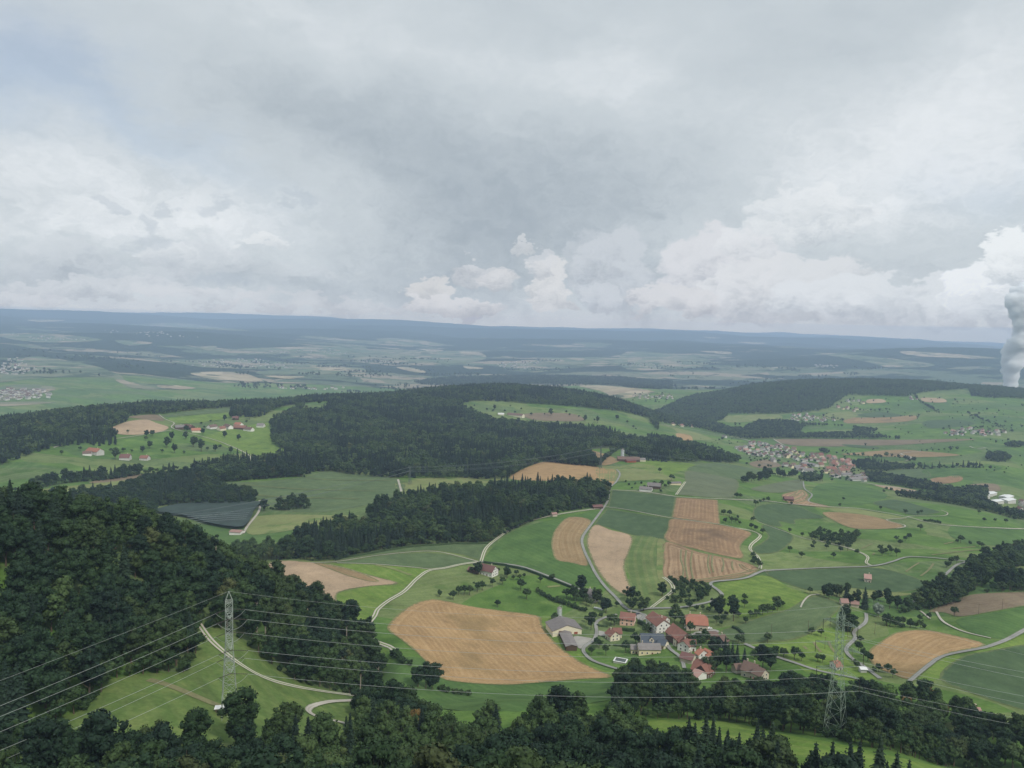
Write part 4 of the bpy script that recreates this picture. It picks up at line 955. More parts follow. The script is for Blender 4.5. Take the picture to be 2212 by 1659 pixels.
# foreground wood
fgtop = [('E', [(90,1720),(170,1560),(270,1480),(400,1400),(560,1400),(700,1350),(900,1340),(1100,1350),(1300,1390),(1420,1410),(1500,1290),(1650,1200),(1900,1225),(1980,1310),(2212,1360)], 16),
         ('F', [(400,1280),(430,1200),(520,1085),(650,1100),(800,1130),(900,1190),(1010,1262),(1140,1262),(1200,1215),(1300,1215),(1560,1240),(1700,1150),(1900,1160),(2000,1250)], 16)]
wood('slope', fgtop + [('P', [(1350,330),(1500,280),(1700,262),(1900,258),(2100,262),(2350,262)], 0), ('P', [(2350,110),(1800,105),(1106,100),(500,105),(-150,110)], 0)], 10.4, {'broad': .74, 'rust': .005, 'beech': .23, 'spruce': .025}, (.62, 1.0))
# row of spruces in front of the light strip meadow
for x, y in [(1140,1335),(1250,1330),(1400,1290),(1450,1300),(1540,1270),(1600,1240),(1650,1290),(1720,1320),(1760,1350),(1810,1390),(1900,1330),(1960,1290),(2010,1330),(2080,1350),(2150,1400),(2200,1400)]:
    p = cast(*np.array(px('V', [(x, y)])).T, 21)[0]; TREES.append((p[0], p[1], 'spruce', random.uniform(.8, 1.05), 'strip'))
for x, y in [(880,1530),(985,1560),(1100,1555),(1160,1530),(1290,1560),(1340,1580),(1400,1570),(1480,1600)]:
    p = cast(*np.array(px('K', [(x, y)])).T, 20)[0]; TREES.append((p[0], p[1], 'spruce', random.uniform(.75, 1.0), 'strip'))
for x, y in [(1180,1440),(1260,1480),(1360,1400),(1420,1420),(1500,1380),(1570,1400),(1640,1430),(1700,1450),(1780,1480),(1850,1500),(1930,1440),(2000,1430),(2060,1470),(2120,1500),(2190,1490),(1330,1530),(1480,1520),(1600,1560),(1900,1580),(2100,1600)]:
    p = cast(*np.array(px('V', [(x, y)])).T, 23)[0]; TREES.append((p[0], p[1], random.choice(['spruce', 'spruce', 'broad']), random.uniform(.85, 1.05), 'strip'))
# belt of trees between the village and the strip meadow
belt = [('V', [(745,1270),(760,1010),(860,820),(1000,800),(1080,760),(1250,740),(1330,800),(1350,900),(1450,960),(1600,950),(1750,900),(1900,960),(2000,880),(2212,900)], 13),
        ('K', [(820,1000),(900,1060),(1050,1110),(1250,1060),(1320,1060),(1480,1130),(1600,1120),(1720,1190),(1900,1220),(2080,1280),(2200,1400),(2350,1480)], 12),
        ('K', [(2300,1700),(1760,1650),(1500,1590),(1200,1530),(1000,1470),(700,1430),(300,1350),(0,1345),(-250,1340)], 0)]
vil_open = [poly_xy([('P', [(1758,270),(1850,270),(1846,356),(1764,356)], 0)]), poly_xy([('Y', [(1700,1380),(1760,1300),(2050,1350),(2040,1530),(1850,1560)], 4)])]
BELT = wood('belt', belt, 8.8, {'broad': .78, 'beech': .19, 'lime': .02, 'rust': .01}, (.48, .8), exclude=vil_open)
strew('belt', 'K', [(900,1430),(960,1440),(1040,1470),(1100,1480)], 'shrub', (.8, 1.2), line=4)
strew('belt', 'K', [(930,1380),(1000,1400),(1080,1420)], 'shrub', (.9, 1.3), line=5)
# copse at the right edge and the creek wood
creek = [(1400,640),(1500,560),(1640,470),(1740,440),(1820,400),(1850,360),(1880,310),(2000,290),(2060,250),(2240,230)], [(2240,360),(2100,385),(1960,480),(1900,500),(1800,590),(1650,640),(1540,640),(1420,668)]
wood('creek', [('K', creek[0], 9), ('K', creek[1], 0)], 8, {'broad': .55, 'beech': .45}, (.6, .9))
wood('creek', [('K', [(2010,500),(2040,440),(2100,415),(2180,430),(2260,450)], 10), ('K', [(2300,520),(2212,525),(2080,530),(1980,535)], 0)], 8, {'broad': 1}, (.7, .95))
wood('creek', [('K', [(1300,705),(1400,692),(1500,720),(1575,750)], 5), ('K', [(1560,762),(1420,758),(1300,748)], 0)], 5, {'orchard': 1}, (.7, .9))
wood('creek', [('K', [(1040,660),(1090,650),(1120,700)], 10), ('K', [(1110,790),(1060,785),(1040,740)], 0)], 6, {'broad': 1}, (.6, .8))
# central wood behind the crossroads
mid1 = [('B', [(-550,1480),(-400,1440),(-180,1440),(0,1330),(180,1290),(360,1300),(350,1230),(400,1180),(620,1130),(800,1090),(1000,1075),(1250,1060),(1500,1060),(1700,1050),(1860,1048),(1885,1070)], 17),
        ('B', [(1895,1120),(1880,1195),(1850,1225),(1720,1250),(1520,1290),(1390,1335),(1200,1420),(1120,1465),(940,1465),(700,1478),(400,1520),(150,1575),(0,1585),(-250,1580)], 0)]
wood('mid', mid1, 9.4, {'spruce': .32, 'broad': .28, 'beech': .40}, (.6, 1.12))
# great wood on the central hill
clear1 = poly_xy([('B', [(980,590),(1100,600),(1350,610),(1500,615),(1720,660),(1900,680),(2212,720),(2212,760)], 2), ('B', [(2100,790),(2000,770),(1850,720),(1700,705),(1400,690),(1150,668),(1000,610)], 16)])
clear2 = poly_xy([('B', [(-60,560),(90,555),(95,590),(60,625),(-70,625)], 4)])
great = [('A', [(1960,770),(1480,840),(1480,880),(1640,870),(1700,840),(1900,780)], 3), ('P', [(700,2900),(900,3150),(1100,3400),(1240,3420),(1330,3450),(1420,3480),(1440,3200)], 0),
         ('B', [(2500,760),(2400,800),(2300,790),(2212,800)], 10), ('C', [(300,790),(500,800),(640,815),(600,825),(350,825),(200,820),(0,800)], 2),
         ('B', [(1980,850),(1750,870),(1760,885),(1820,980),(1640,965),(1460,945),(1370,980),(1240,1055),(950,1050),(700,1055),(500,1050),(110,1008),(0,1012)], 0),
         ('A', [(1950,1250),(1800,1250),(1350,1280),(1200,1215),(1500,1150),(1700,1155),(1880,1100),(1740,1030),(1730,900),(1770,840)], 0)]
GREAT = poly_xy([('A', [(1730,900),(1960,775),(2090,760),(1500,800),(1490,840),(1460,880),(1640,868),(1790,815),(1960,765)], 3)])
def R2(u, R):
    a, _ = ray(u, 900); return (math.sin(a) * R, math.cos(a) * R)
strew('great', 'B', [(1980,860),(1822,984),(1640,969),(1460,949),(1370,982),(1240,1057),(950,1052),(700,1057),(500,1052),(110,1010),(0,1014)], ['orchard', 'broad_far'], (.7, 1.1), line=8)
gw = np.vstack([cast(*np.array(px('A', [(1950,1250),(1800,1252),(1350,1282),(1205,1215),(1500,1150),(1700,1152),(1880,1100),(1745,1040),(1730,905)])).T, 0),
                [R2(640, 2350), R2(640, 2900), R2(760, 3050), R2(900, 3200), R2(1100, 3430), R2(1240, 3450), R2(1330, 3480), R2(1400, 3460), R2(1425, 3150)],
                cast(*np.array(px('C', [(170,640),(60,590),(-100,560),(-200,545)])).T, 8)[:1], [R2(1400, 2900), R2(1300, 2780), R2(1180, 2740), R2(1020, 2700), R2(985, 2560)],
                cast(*np.array(px('B', [(1150,668),(1400,692),(1700,706),(1850,722),(2000,772),(2130,800)])).T, 14),
                cast(*np.array(px('C', [(120,690),(250,710),(400,745),(500,780),(630,812),(600,825),(350,825),(200,818),(0,800)])).T, 4),
                cast(*np.array(px('B', [(1980,860),(1750,872),(1762,888),(1822,982),(1640,967),(1460,947),(1370,980),(1240,1055),(950,1050),(700,1055),(500,1050),(110,1008),(0,1012)])).T, 0)])
wood('great', None, 10.2, {'spruce': .32, 'broad': .38, 'beech': .30}, (.6, 1.18), far=True, poly=gw, exclude=[clear2])
# woods round the left hamlets
lw = np.vstack([[R2(-160, 1500), R2(-160, 3000), R2(0, 2900), R2(300, 3000), R2(500, 3050), R2(700, 3000), R2(760, 2950)], cast(*np.array(px('A', [(2100,760),(1960,775),(1780,815),(1640,868),(1600,865),(1470,860),(1490,835),(1480,800),(1250,822),(1040,848),(830,855),(820,885),(740,925),(700,950),(750,1000),(740,1050),(520,1040),(350,1055),(240,1100),(0,1175),(-60,1200)])).T, 0)])
wood('left', None, 10.4, {'spruce': .28, 'broad': .5, 'beech': .22}, (.6, 1.15), far=True, poly=lw)
wood('left', [('A', [(-60,1290),(150,1270),(350,1220),(600,1190),(850,1165),(1050,1162),(1130,1165)], 17), ('A', [(1135,1205),(900,1235),(600,1275),(300,1310),(150,1345),(-60,1360)], 0)], 8.5, {'spruce': .4, 'broad': .6}, (.7, .95))
wood('left', [('A', [(230,1340),(450,1340),(700,1290),(920,1240),(950,1230),(1200,1190),(1300,1190),(1450,1200),(1700,1170),(1950,1150)], 15), ('A', [(1950,1248),(1600,1268),(1380,1285),(1410,1330),(1640,1390),(1600,1425),(1300,1430),(1000,1430),(1000,1480),(700,1450),(300,1420)], 0)], 8.6, {'spruce': .25, 'broad': .75}, (.7, 1.0))
wood('left', [('A', [(1690,1425),(1850,1390),(1950,1360),(1985,1420)], 10), ('A', [(1980,1450),(1830,1462),(1690,1450)], 0)], 8, {'broad': 1}, (.6, .9))
# wood right of the meadow farm, spruces beside the farm road
wood('mid', [('B', [(1490,900),(1600,880),(1760,880)], 12), ('B', [(1822,980),(1640,967),(1470,945)], 0)], 9, {'broad': 1}, (.8, 1))
# wooded hill on the right and woods of the valley
rh = np.vstack([cast(*np.array(px('C', [(0,500),(60,540),(160,590),(190,610),(330,600),(480,620),(540,590),(560,560),(700,560),(850,560),(1060,545),(1130,530),(1160,500),(1230,455),(1560,465),(1650,440),(1900,420),(1920,460),(2000,470),(2300,480)])).T, 0),
                [R2(2400, 4700), R2(2400, 5500), R2(2150, 5500), R2(2000, 5250), R2(1840, 5050), R2(1700, 4950), R2(1600, 4800), R2(1500, 4500), R2(1445, 3950), R2(1400, 3700), R2(1370, 3500)]])
topclear = poly_xy([('C', [(1885,380),(2100,383),(2300,378),(2300,404),(2000,414),(1895,404)], 0)])
wood('right', None, 13, {'beech': .72, 'broad': .22, 'spruce': .06}, (.8, 1.1), far=True, poly=rh, exclude=[topclear])
for ex, top, low in [('C', [(200,600),(350,590),(520,610),(560,625),(640,630),(730,590),(900,590),(960,605),(1200,620)], [(1200,628),(1000,630),(970,660),(980,690),(820,698),(640,700),(520,672),(400,640)]),
                     ('C', [(960,660),(1250,655),(1260,625),(1400,640),(1340,665),(1440,675),(1520,690)], [(1520,698),(1300,698),(1100,698),(830,698)])]:
    wood('right', [(ex, top, 10), (ex, low, 0)], 12, {'broad': 1}, (.6, .9), far=True)
wood('right', [('C', [(1250,815),(1330,805),(1450,825),(1650,838),(1800,835),(1975,838)], 12), ('C', [(1985,858),(1700,864),(1500,868),(1440,880),(1300,870)], 0)], 10, {'broad': .6, 'spruce': .4}, (.7, .95), far=True)
wood('right', [('C', [(1320,880),(1420,890),(1520,905),(1620,925),(1700,945),(1850,970),(1940,965),(2000,965),(2010,1000)], 8), ('C', [(1990,1060),(2100,1110),(2212,1130),(2300,1150),(2150,1145),(1950,1090),(1800,1060),(1690,1045),(1620,1035),(1500,1015),(1840,1020),(1700,990),(1500,960),(1350,935)], 0)], 10, {'broad': 1}, (.6, .9), far=True)
for cx, cy, w_, h_ in [(2068,805,70,32), (1100,770,28,14), (1020,920,60,24), (2160,735,60,16)]:
    wood('right', [('C', [(cx - w_, cy), (cx - w_ * .7, cy - h_ * .8), (cx, cy - h_), (cx + w_ * .7, cy - h_ * .8), (cx + w_, cy)], 8), ('C', [(cx + w_ * .6, cy + h_ * .5), (cx, cy + h_ * .7), (cx - w_ * .6, cy + h_ * .5)], 0)], 9, {'broad': 1}, (.7, 1), far=True)
for u in (1078, 1086): p = cast(*np.array(px('C', [(u, 935)])).T)[0]; TREES.append((p[0], p[1], 'poplar', 1.15, 'poplar'))
# far ridge woods that still show crowns
wood('right', [('B', [(640,430),(900,400),(1300,395),(1600,395),(2212,425),(2300,430)], 10), ('B', [(2300,480),(2150,480),(1960,462),(1700,455),(1500,450),(1000,460),(700,455)], 0)], 17, {'broad': .6, 'spruce': .4}, (.9, 1.2), far=True)

# single trees of the meadows: picture points where the trunks stand
strew('open', 'F', [(1008,560),(1095,582),(1130,552),(1165,552),(1200,552),(1250,530),(1282,520),(1345,500),(1410,485),(1380,628),(1565,578),(1530,520),(1655,470),(1730,458)], 'orchard', (.8, 1.15))
strew('open', 'F', [(1440,440),(1480,455),(1520,455),(1550,440),(1500,430),(1210,410),(1255,420),(1385,410)], ['orchard', 'broad'], (.5, .8))
strew('village', 'V', [(517,235)], 'broad', (.85, .9)); strew('village', 'V', [(430,270),(460,290),(400,275),(560,330),(640,320),(600,345),(680,310),(720,395),(700,330),(810,345),(540,300),(480,300)], ['orchard', 'orchard', 'broad'], (.6, .95))
strew('village', 'V', [(165,225),(230,265),(300,300),(380,325),(450,350),(520,375),(580,392)], 'shrub', (.9, 1.2), line=4)
strew('village', 'V', [(598,535)], 'broad', (.62, .64)); strew('village', 'V', [(560,470),(620,460),(680,440),(300,480),(305,460)], 'orchard', (.7, .9))
strew('village', 'V', [(665,680),(640,650),(600,740),(720,740),(880,720),(960,640),(990,650),(760,490),(790,500),(1040,560),(1065,550)], 'orchard', (.7, 1.05))
strew('village', 'V', [(900,345),(930,370),(960,330),(1000,380),(1030,380),(1060,320),(980,290),(920,300),(1010,320),(870,255),(1180,255)], ['orchard', 'orchard', 'broad'], (.55, .95))
strew('village', 'V', [(1250,450),(1280,470),(1310,430),(1330,480),(1260,420),(1290,395),(1350,520),(1410,560),(1480,640),(1520,600),(1540,650),(1430,700),(1500,670),(1390,640),(1420,665)], 'orchard', (.7, 1.05))
strew('village', 'V', [(1400,365),(1460,380),(1510,370),(1560,395),(1610,380),(1660,400),(1640,440),(1680,470),(1700,430),(1760,460),(1800,430),(1860,480),(1900,430),(1620,480),(1660,500)], ['orchard', 'broad'], (.55, .9))
strew('open', 'V', [(1950,425),(2000,410),(2040,395),(2080,390),(2120,375),(2160,350),(2115,345),(1735,320),(1760,300),(1850,350),(1850,300),(1180,250),(2040,640),(2030,770),(2105,735),(2170,755),(1700,660),(1800,640),(1830,660)], 'orchard', (.7, 1.0))
strew('village', 'V', [(1720,800),(1750,790),(1790,800),(1850,790),(1690,770)], 'spruce', (.5, .7)); strew('village', 'V', [(1640,760),(1600,740),(1660,800),(1930,770),(1960,740),(1620,860),(1560,900),(1700,880),(2000,840),(2060,860)], ['orchard','broad'], (.6, .85))
# orchard rows on the slope above the village
for q in ([(1230,110),(1300,150),(1380,210),(1400,240)], [(1330,120),(1400,170),(1470,230),(1480,280)], [(1420,140),(1480,190),(1520,230),(1490,290)], [(1270,140),(1330,200),(1350,240)], [(1500,150),(1560,200),(1540,260)], [(1230,280),(1310,270),(1420,270)], [(1250,310),(1350,310),(1480,300)]):
    strew('rows', 'V', q, 'shrub', (.7, 1.0), line=4.2)
strew('open', 'V', [(1270,240),(1300,225),(1340,290),(1290,310),(1480,270),(1500,290),(1500,250)], 'orchard', (.7, .9))
strew('open', 'C', [(535,1125),(570,1130),(545,1170),(580,1170),(615,1145),(605,1165),(625,1178),(690,1205),(715,1210),(755,1232),(905,1222),(975,1248),(1075,1215),(1030,1312),(1110,1312),(1040,1295),(1120,1300),(1190,1330),(1228,1322),(1280,1342),(1150,1365),(970,1362),(905,1330),(1420,1350),(1440,1340),(1470,1340),(1500,1355),(1410,1330),(1460,1325),
                     (1520,1295),(1550,1270),(1570,1265),(1500,1270),(1635,1210),(1205,1045),(1412,1095),(1550,1120),(1620,1125),(1640,1118),(1185,1078),(915,1068),(785,1052),(760,1050),(740,1062),(715,1075),(610,1030),(630,1030),(1430,1000),(1445,985),(1470,995),(700,1160),(1840,1280),(1860,1278),(1910,1292),(1960,1300),(1975,1310),(1990,1160),(2050,1165),(2110,1170),(1960,1120),(1795,1412),(1835,1392),(1780,1415),
                     (180,890),(260,925),(245,930),(185,1000),(210,975),(230,965),(190,965),(150,970),(550,838),(570,838),(665,848),(735,862),(785,862),(800,858)], 'orchard', (.75, 1.1))
strew('open', 'C', [(1700,1160),(1760,1175)], 'shrub', (.8, 1), line=6); strew('open', 'C', [(1660,1160),(1700,1160),(1740,1170)], 'shrub', (.9, 1.2), line=5)
wood('open', [('C', [(1005,1240),(1060,1200),(1110,1215),(1180,1205),(1275,1225)], 5), ('C', [(1280,1250),(1240,1290),(1200,1298),(1100,1270),(1010,1258)], 0)], 8.5, {'orchard': 1}, (.75, 1.05))
strew('open', 'C', [(700,1360),(710,1390),(725,1400),(735,1425),(700,1400)], 'orchard', (.8, 1.1))
strew('open', 'C', [(640,945),(680,935),(720,935),(790,925),(760,905),(820,900),(860,915),(900,910),(940,900)], ['orchard', 'broad'], (.7, .9), line=12)
strew('copse', 'K', [(930,560),(960,550),(985,545),(1010,560),(1030,560),(960,575),(1075,560),(1100,615),(1140,620),(1250,600),(1280,590),(1330,600),(1350,640),(1400,640)], 'broad', (.45, .7)); strew('copse', 'K', [(1190,640)], 'spruce', (.95, .96)); strew('copse', 'K', [(1072,580)], 'spruce', (.6, .61)); strew('copse', 'K', [(1278,690)], 'silver', (.95, .96))
strew('open', 'K', [(1150,920),(1180,950),(1210,975),(1230,980),(1160,860),(1135,1020),(1250,1050),(1340,1050),(1280,1040),(1370,1080),(570,840),(850,805),(910,818),(740,965),(670,945),(785,975),(1545,725),(1765,688),(1605,708),(890,980),(920,985),(600,960),(560,960),(840,545),(1570,510),(1720,375),(1745,350)], 'orchard', (.6, 1.0))
strew('open', 'F', [(700,935),(745,960),(780,985),(830,1010)], 'shrub', (.9, 1.3), line=5); strew('open', 'F', [(870,1140),(920,1150),(980,1120),(960,1160)], 'broad', (.55, .7)); strew('open', 'F', [(1020,1165),(1080,1180),(1150,1190),(1220,1195)], 'shrub', (.9, 1.2), line=4)
strew('open', 'A', [(940,990),(935,1015),(975,985),(820,970),(1070,1060),(1240,1055),(1290,1085),(1330,1080),(1380,1085),(1260,1040),(1410,1065),(1480,1095),(1290,915),(1195,960),(1300,975),(960,1065),(845,1095),(790,1090),(915,1090),(1040,1095),(1120,1095),(1180,1100),(1100,1015),(1190,1005),(1440,995),(1530,1015),(395,1105),(410,1060),(740,1135),(710,1090),(515,1080),(1350,900),(1310,940),(1580,900),(1670,862),(1440,890),(1500,885),(1600,880),(1530,865),(2050,785)], ['orchard', 'broad'], (.75, 1.1))
strew('open', 'A', [(1480,870),(1560,850),(1640,850)], 'broad', (.8, 1), line=10)
strew('open', 'B', [(1110,625),(1150,630),(1225,632),(1330,620),(1480,650),(1395,655),(1520,655),(1640,655),(1700,665),(1740,690),(1800,690),(1820,700),(1620,640),(1030,595),(1260,600),(2050,735),(2065,745),(2010,705),(1945,680),(1290,640),(1160,620)], ['orchard', 'broad'], (.9, 1.2))
strew('open', 'B', [(2020,1100),(2060,1095),(2100,1090),(2120,1110),(2000,1080),(2040,1120)], 'shrub', (.8, 1.1))
pts = []
rs = random.Random(5)
for a, b, c, d, n in [(1300,560,1660,680,22),(1650,470,2212,560,46),(1900,560,2212,680,40),(1300,440,1560,560,16),(1150,470,1300,545,22),(400,680,640,760,18),(1220,700,2212,800,22),(1990,820,2212,900,9),(1500,560,2000,640,16),(20,450,250,520,14),(560,600,820,690,12)]:
    pts += [(rs.uniform(a, c), rs.uniform(b, d)) for _ in range(n)]
strew('valley', 'C', pts, ['orchard', 'orchard', 'broad_far'], (.45, .8))
for q in ([(1600,455),(1640,500),(1690,530),(1740,560)], [(1300,545),(1400,545),(1480,540)], [(1900,560),(1990,600),(2100,640)], [(1640,770),(1780,765),(1870,765)], [(1380,805),(1480,800),(1600,830)], [(380,640),(450,655),(520,672)], [(1230,790),(1330,800),(1420,810)], [(1090,575),(1200,600)]):
    strew('valley', 'C', q, ['orchard', 'broad_far'], (.6, 1.0), line=16)
ss = random.Random(3)
for a, b, c, d, n in [(600,745,880,830,60),(860,770,1300,900,70),(1000,830,1330,950,50),(900,560,1190,610,30),(1760,630,2100,690,40),(30,440,260,500,30)]:
    strew('town', 'C', [(ss.uniform(a, c), ss.uniform(b, d)) for _ in range(n)], ['orchard'], (.7, 1.1))

def far_copses():
    for u0, u1, R0, R1, n, th in [(-60, 2270, 5000, 9000, 14000, .26)]:
        a0, _ = ray(u0, 800); a1, _ = ray(u1, 800)
        a = RNG.uniform(float(a0), float(a1), n); R = np.sqrt(RNG.uniform(R0 ** 2, R1 ** 2, n)); x, y = np.sin(a) * R, np.cos(a) * R
        k = (vnoise(x / 420, y / 260, 71) + .6 * vnoise(x / 120, y / 110, 72)) > th
        for X_, Y_ in zip(x[k], y[k]): TREES.append((X_, Y_, 'broad_far', RNG.uniform(.8, 1.5), 'right'))
far_copses()
def in_frame(x, y, z):
    d = np.array([x, y, z - CAMZ]) @ _R3
    if d[2] >= 0: return None
    return 1106 - d[0] / d[2] * FPX, 829.5 + d[1] / d[2] * FPX
ZONES = {   # zone -> (individual?, label, group)
 'hill': ('{k} in the dense wood covering the left hillside', 'trees of the left hillside wood'),
 'slope': ('{k} on the steep slope along the bottom of the view', 'trees of the foreground slope wood'),
 'belt': ('{k} in the tree belt between the village and the narrow bright meadow', 'trees of the belt below the village'),
 'strip': ('dark pointed spruce in front of the narrow bright meadow', 'spruces in front of the bright meadow'),
 'creek': ('{k} in the curved creek wood right of the village', 'trees of the creek wood'),
 'mid': ('{k} in the wood behind the crossroads farmhouse', 'trees of the wood behind the crossroads'),
 'great': ('{k} in the great forest on the central hill', 'trees of the great central forest'),
 'left': ('{k} in the woods around the left hamlets', 'trees around the left hamlets'),
 'right': ('{k} in the distant valley woods on the right', 'trees of the distant valley woods'),
 'open': ('small round {k} standing alone in the open meadows', 'single trees of the meadows'),
 'village': ('{k} standing among the village houses and gardens', 'garden trees of the village'),
 'rows': ('low fruit bush in the curved orchard rows above the village', 'fruit bushes in curved rows'),
 'copse': ('{k} in the small copse beside the low red roofed house', 'trees of the small copse'),
 'valley': ('{k} dotted over the far valley meadows', 'trees of the far valley meadows'),
 'town': ('{k} in the gardens of the distant small town', 'garden trees of the small town'),
 'poplar': ('tall slim poplar standing in front of the distant town', 'slim poplars before the town')}
KN = {'beech': ('broadleaf_tree', 'light green broadleaf tree', 'tree'), 'broad': ('broadleaf_tree', 'dark green broadleaf tree', 'tree'), 'spruce': ('spruce_tree', 'dark pointed spruce', 'conifer'), 'pine': ('pine_tree', 'tall pine with a bare pale trunk', 'pine'), 'orchard': ('fruit_tree', 'fruit tree', 'fruit tree'),
      'shrub': ('shrub', 'low green shrub', 'shrub'), 'silver': ('willow_tree', 'silvery willow', 'willow'), 'lime': ('lime_tree', 'bright green lime tree', 'lime tree'), 'rust': ('maple_tree', 'rusty brown leaved tree', 'maple'), 'poplar': ('poplar_tree', 'poplar', 'poplar')}
MARKS = [('F', 1300, 380, 'the crossroads farmhouse'), ('F', 1500, 430, 'the bend of the lane right of the crossroads'), ('F', 1380, 620, 'the upper edge of the big tan field'), ('F', 1100, 560, 'the gravel track left above the big tan field'),
 ('V', 560, 200, 'the grey roofed villa'), ('V', 350, 300, 'the hedge above the silo barn'), ('V', 600, 480, 'the lane right of the silo barn'), ('V', 700, 680, 'the cream cottage'), ('V', 980, 320, 'the road fork above the village'),
 ('V', 1290, 450, 'the gap between the two big red farmhouses'), ('V', 1450, 560, 'the orange roofed farmhouse'), ('V', 1480, 380, 'the lane above the orange roofed farmhouse'), ('V', 1640, 430, 'the garden hedge right of the village'), ('V', 1850, 440, 'the dotted hedge right of the village'), ('V', 1750, 300, 'the bright meadow above the village'), ('V', 2100, 360, 'the green slope between village and copse'),
 ('V', 1480, 660, 'the dark timber chalet'), ('V', 1640, 780, 'the three brown roofs'), ('V', 1800, 790, 'the white lane below the village'), ('V', 2060, 730, 'the meadow right below the village'), ('V', 1000, 620, 'the slate roofed house'),
 ('V', 1280, 150, 'the upper end of the curved orchard rows'), ('V', 1400, 210, 'the middle of the curved orchard rows'), ('V', 1500, 230, 'the right end of the curved orchard rows'), ('V', 1350, 300, 'the lower orchard rows beside the road'),
 ('C', 570, 1150, 'the corner right of the stubble squares'), ('C', 720, 1220, 'the double track right of the stubble squares'), ('C', 710, 1390, 'the track end beside the striped field'), ('C', 910, 1240, 'the middle of the green slope'), ('C', 1040, 1300, 'the pale triangle on the slope'), ('C', 1200, 1330, 'the winding track below the orchard grove'), ('C', 1130, 1240, 'the round orchard grove'),
 ('C', 1460, 1340, 'the four trees above the paved road'), ('C', 1550, 1270, 'the clump in the right middle meadow'), ('C', 1700, 1160, 'the short dark hedge'), ('C', 1900, 1290, 'the hedge dots at the right edge'), ('C', 2000, 1160, 'the long pale road to the right edge'), ('C', 1500, 1110, 'the two dark trees in the corn'), ('C', 1200, 1050, 'the big dark meadow below the town'), ('C', 760, 1050, 'the barn left of the swirled field'), ('C', 620, 1030, 'the long cross road'),
 ('C', 200, 960, 'the plateau farm'), ('C', 700, 930, 'the hedge above the olive field'), ('C', 880, 910, 'the hedge before the poplars'), ('C', 700, 850, 'the brown patch left below the town'), ('C', 1440, 1000, 'the trees right below the town'), ('C', 1800, 1400, 'the paved road end at the creek wood'),
 ('K', 1560, 520, 'the head of the creek wood'), ('K', 1740, 360, 'the pale road near the creek wood'), ('K', 1170, 950, 'the left edge of the small tan field'), ('K', 1300, 1060, 'the lower corner of the small tan field'), ('K', 1150, 860, 'the gravel road bend'), ('K', 570, 830, 'the edge of the pale green corn'), ('K', 870, 810, 'the right end of the pale green corn'), ('K', 740, 960, 'the lane above the tree belt'), ('K', 900, 980, 'the cottage behind the right pylon'), ('K', 1600, 700, 'the white path at the soil field'), ('K', 1765, 690, 'the poles on the right meadow'),
 ('K', 960, 560, 'the low red roofed stable'), ('K', 1300, 620, 'the silver willow'), ('F', 760, 960, 'the end of the curved double track'), ('F', 930, 1150, 'the lower left corner of the big tan field'), ('F', 1130, 1190, 'the lower edge of the big tan field'),
 ('A', 950, 1000, 'the tan field on the left hill'), ('A', 1320, 1080, 'the dark clump on the left hill meadow'), ('A', 1100, 1060, 'the middle of the left hill meadow'), ('A', 820, 1090, 'the maroon roofed farmhouse'), ('A', 1200, 980, 'the hamlet lane on the left hill'), ('A', 1430, 900, 'the left hill hamlet'), ('A', 1560, 870, 'the upper end of the left hill hamlet'), ('A', 420, 1090, 'the orange roofed farmhouse on the left'), ('A', 2050, 785, 'the small clearing on the central hill'),
 ('B', 1150, 625, 'the white roofed shed below the central hill'), ('B', 1500, 650, 'the brown field below the central hill'), ('B', 1800, 690, 'the right end of the hill meadow'), ('B', 2050, 740, 'the green spur above the valley'), ('B', 2060, 1100, 'the young orchard at the plateau farm'),
 ('E', 200, 300, 'the upper left part'), ('E', 200, 800, 'the left part'), ('E', 300, 1200, 'the lower left edge'), ('E', 900, 300, 'the upper middle part'), ('E', 900, 800, 'the part left of the bright meadow'), ('E', 1400, 400, 'the dip above the left pylon'), ('E', 1750, 700, 'the lobe right of the left pylon'), ('E', 2000, 1000, 'the lower edge right of the left pylon'), ('F', 400, 900, 'the right tip beside the curved track'),
 ('E', 300, 1600, 'the bottom left corner'), ('E', 1000, 1450, 'the bottom below the left pylon'), ('E', 1700, 1300, 'the stand right of the white roofed cabin'), ('F', 500, 1250, 'the stand right of the hairpin bend'), ('F', 700, 1500, 'the bottom below the hairpin bend'), ('F', 1200, 1350, 'the crest below the big tan field'), ('F', 1300, 1580, 'the bottom middle'), ('F', 1800, 1300, 'the crest left of the belt'), ('V', 1300, 1550, 'the bottom left of the spruces'), ('K', 500, 1600, 'the bottom below the bright strip'), ('K', 1500, 1650, 'the bottom right corner'),
 ('V', 900, 900, 'the big crown below the village'), ('V', 1500, 1050, 'the part under the pink roofed garage'), ('K', 700, 1150, 'the part left of the right pylon'), ('K', 1150, 1250, 'the part right of the right pylon'), ('K', 1700, 1400, 'the dark round crowns at the right'), ('K', 2100, 1450, 'the right edge'),
 ('B', 300, 1500, 'the left end'), ('B', 800, 1400, 'the left middle part'), ('B', 1200, 1350, 'the middle part'), ('B', 1700, 1150, 'the right tip by the road'), ('B', 700, 1150, 'the upper left edge'), ('B', 1300, 1100, 'the upper right edge')]
WOODS = {'hill': 'the dense wood on the left hillside', 'slope': 'the foreground slope wood', 'belt': 'the tree belt below the village', 'mid': 'the wood behind the crossroads', 'great': 'the great central forest', 'left': 'the woods round the left hamlets', 'right': 'the far right woods', 'creek': 'the curved creek wood', 'valley': 'the far valley meadows', 'town': 'the gardens of the distant town'}
LABELS, GROUPS = {}, {}
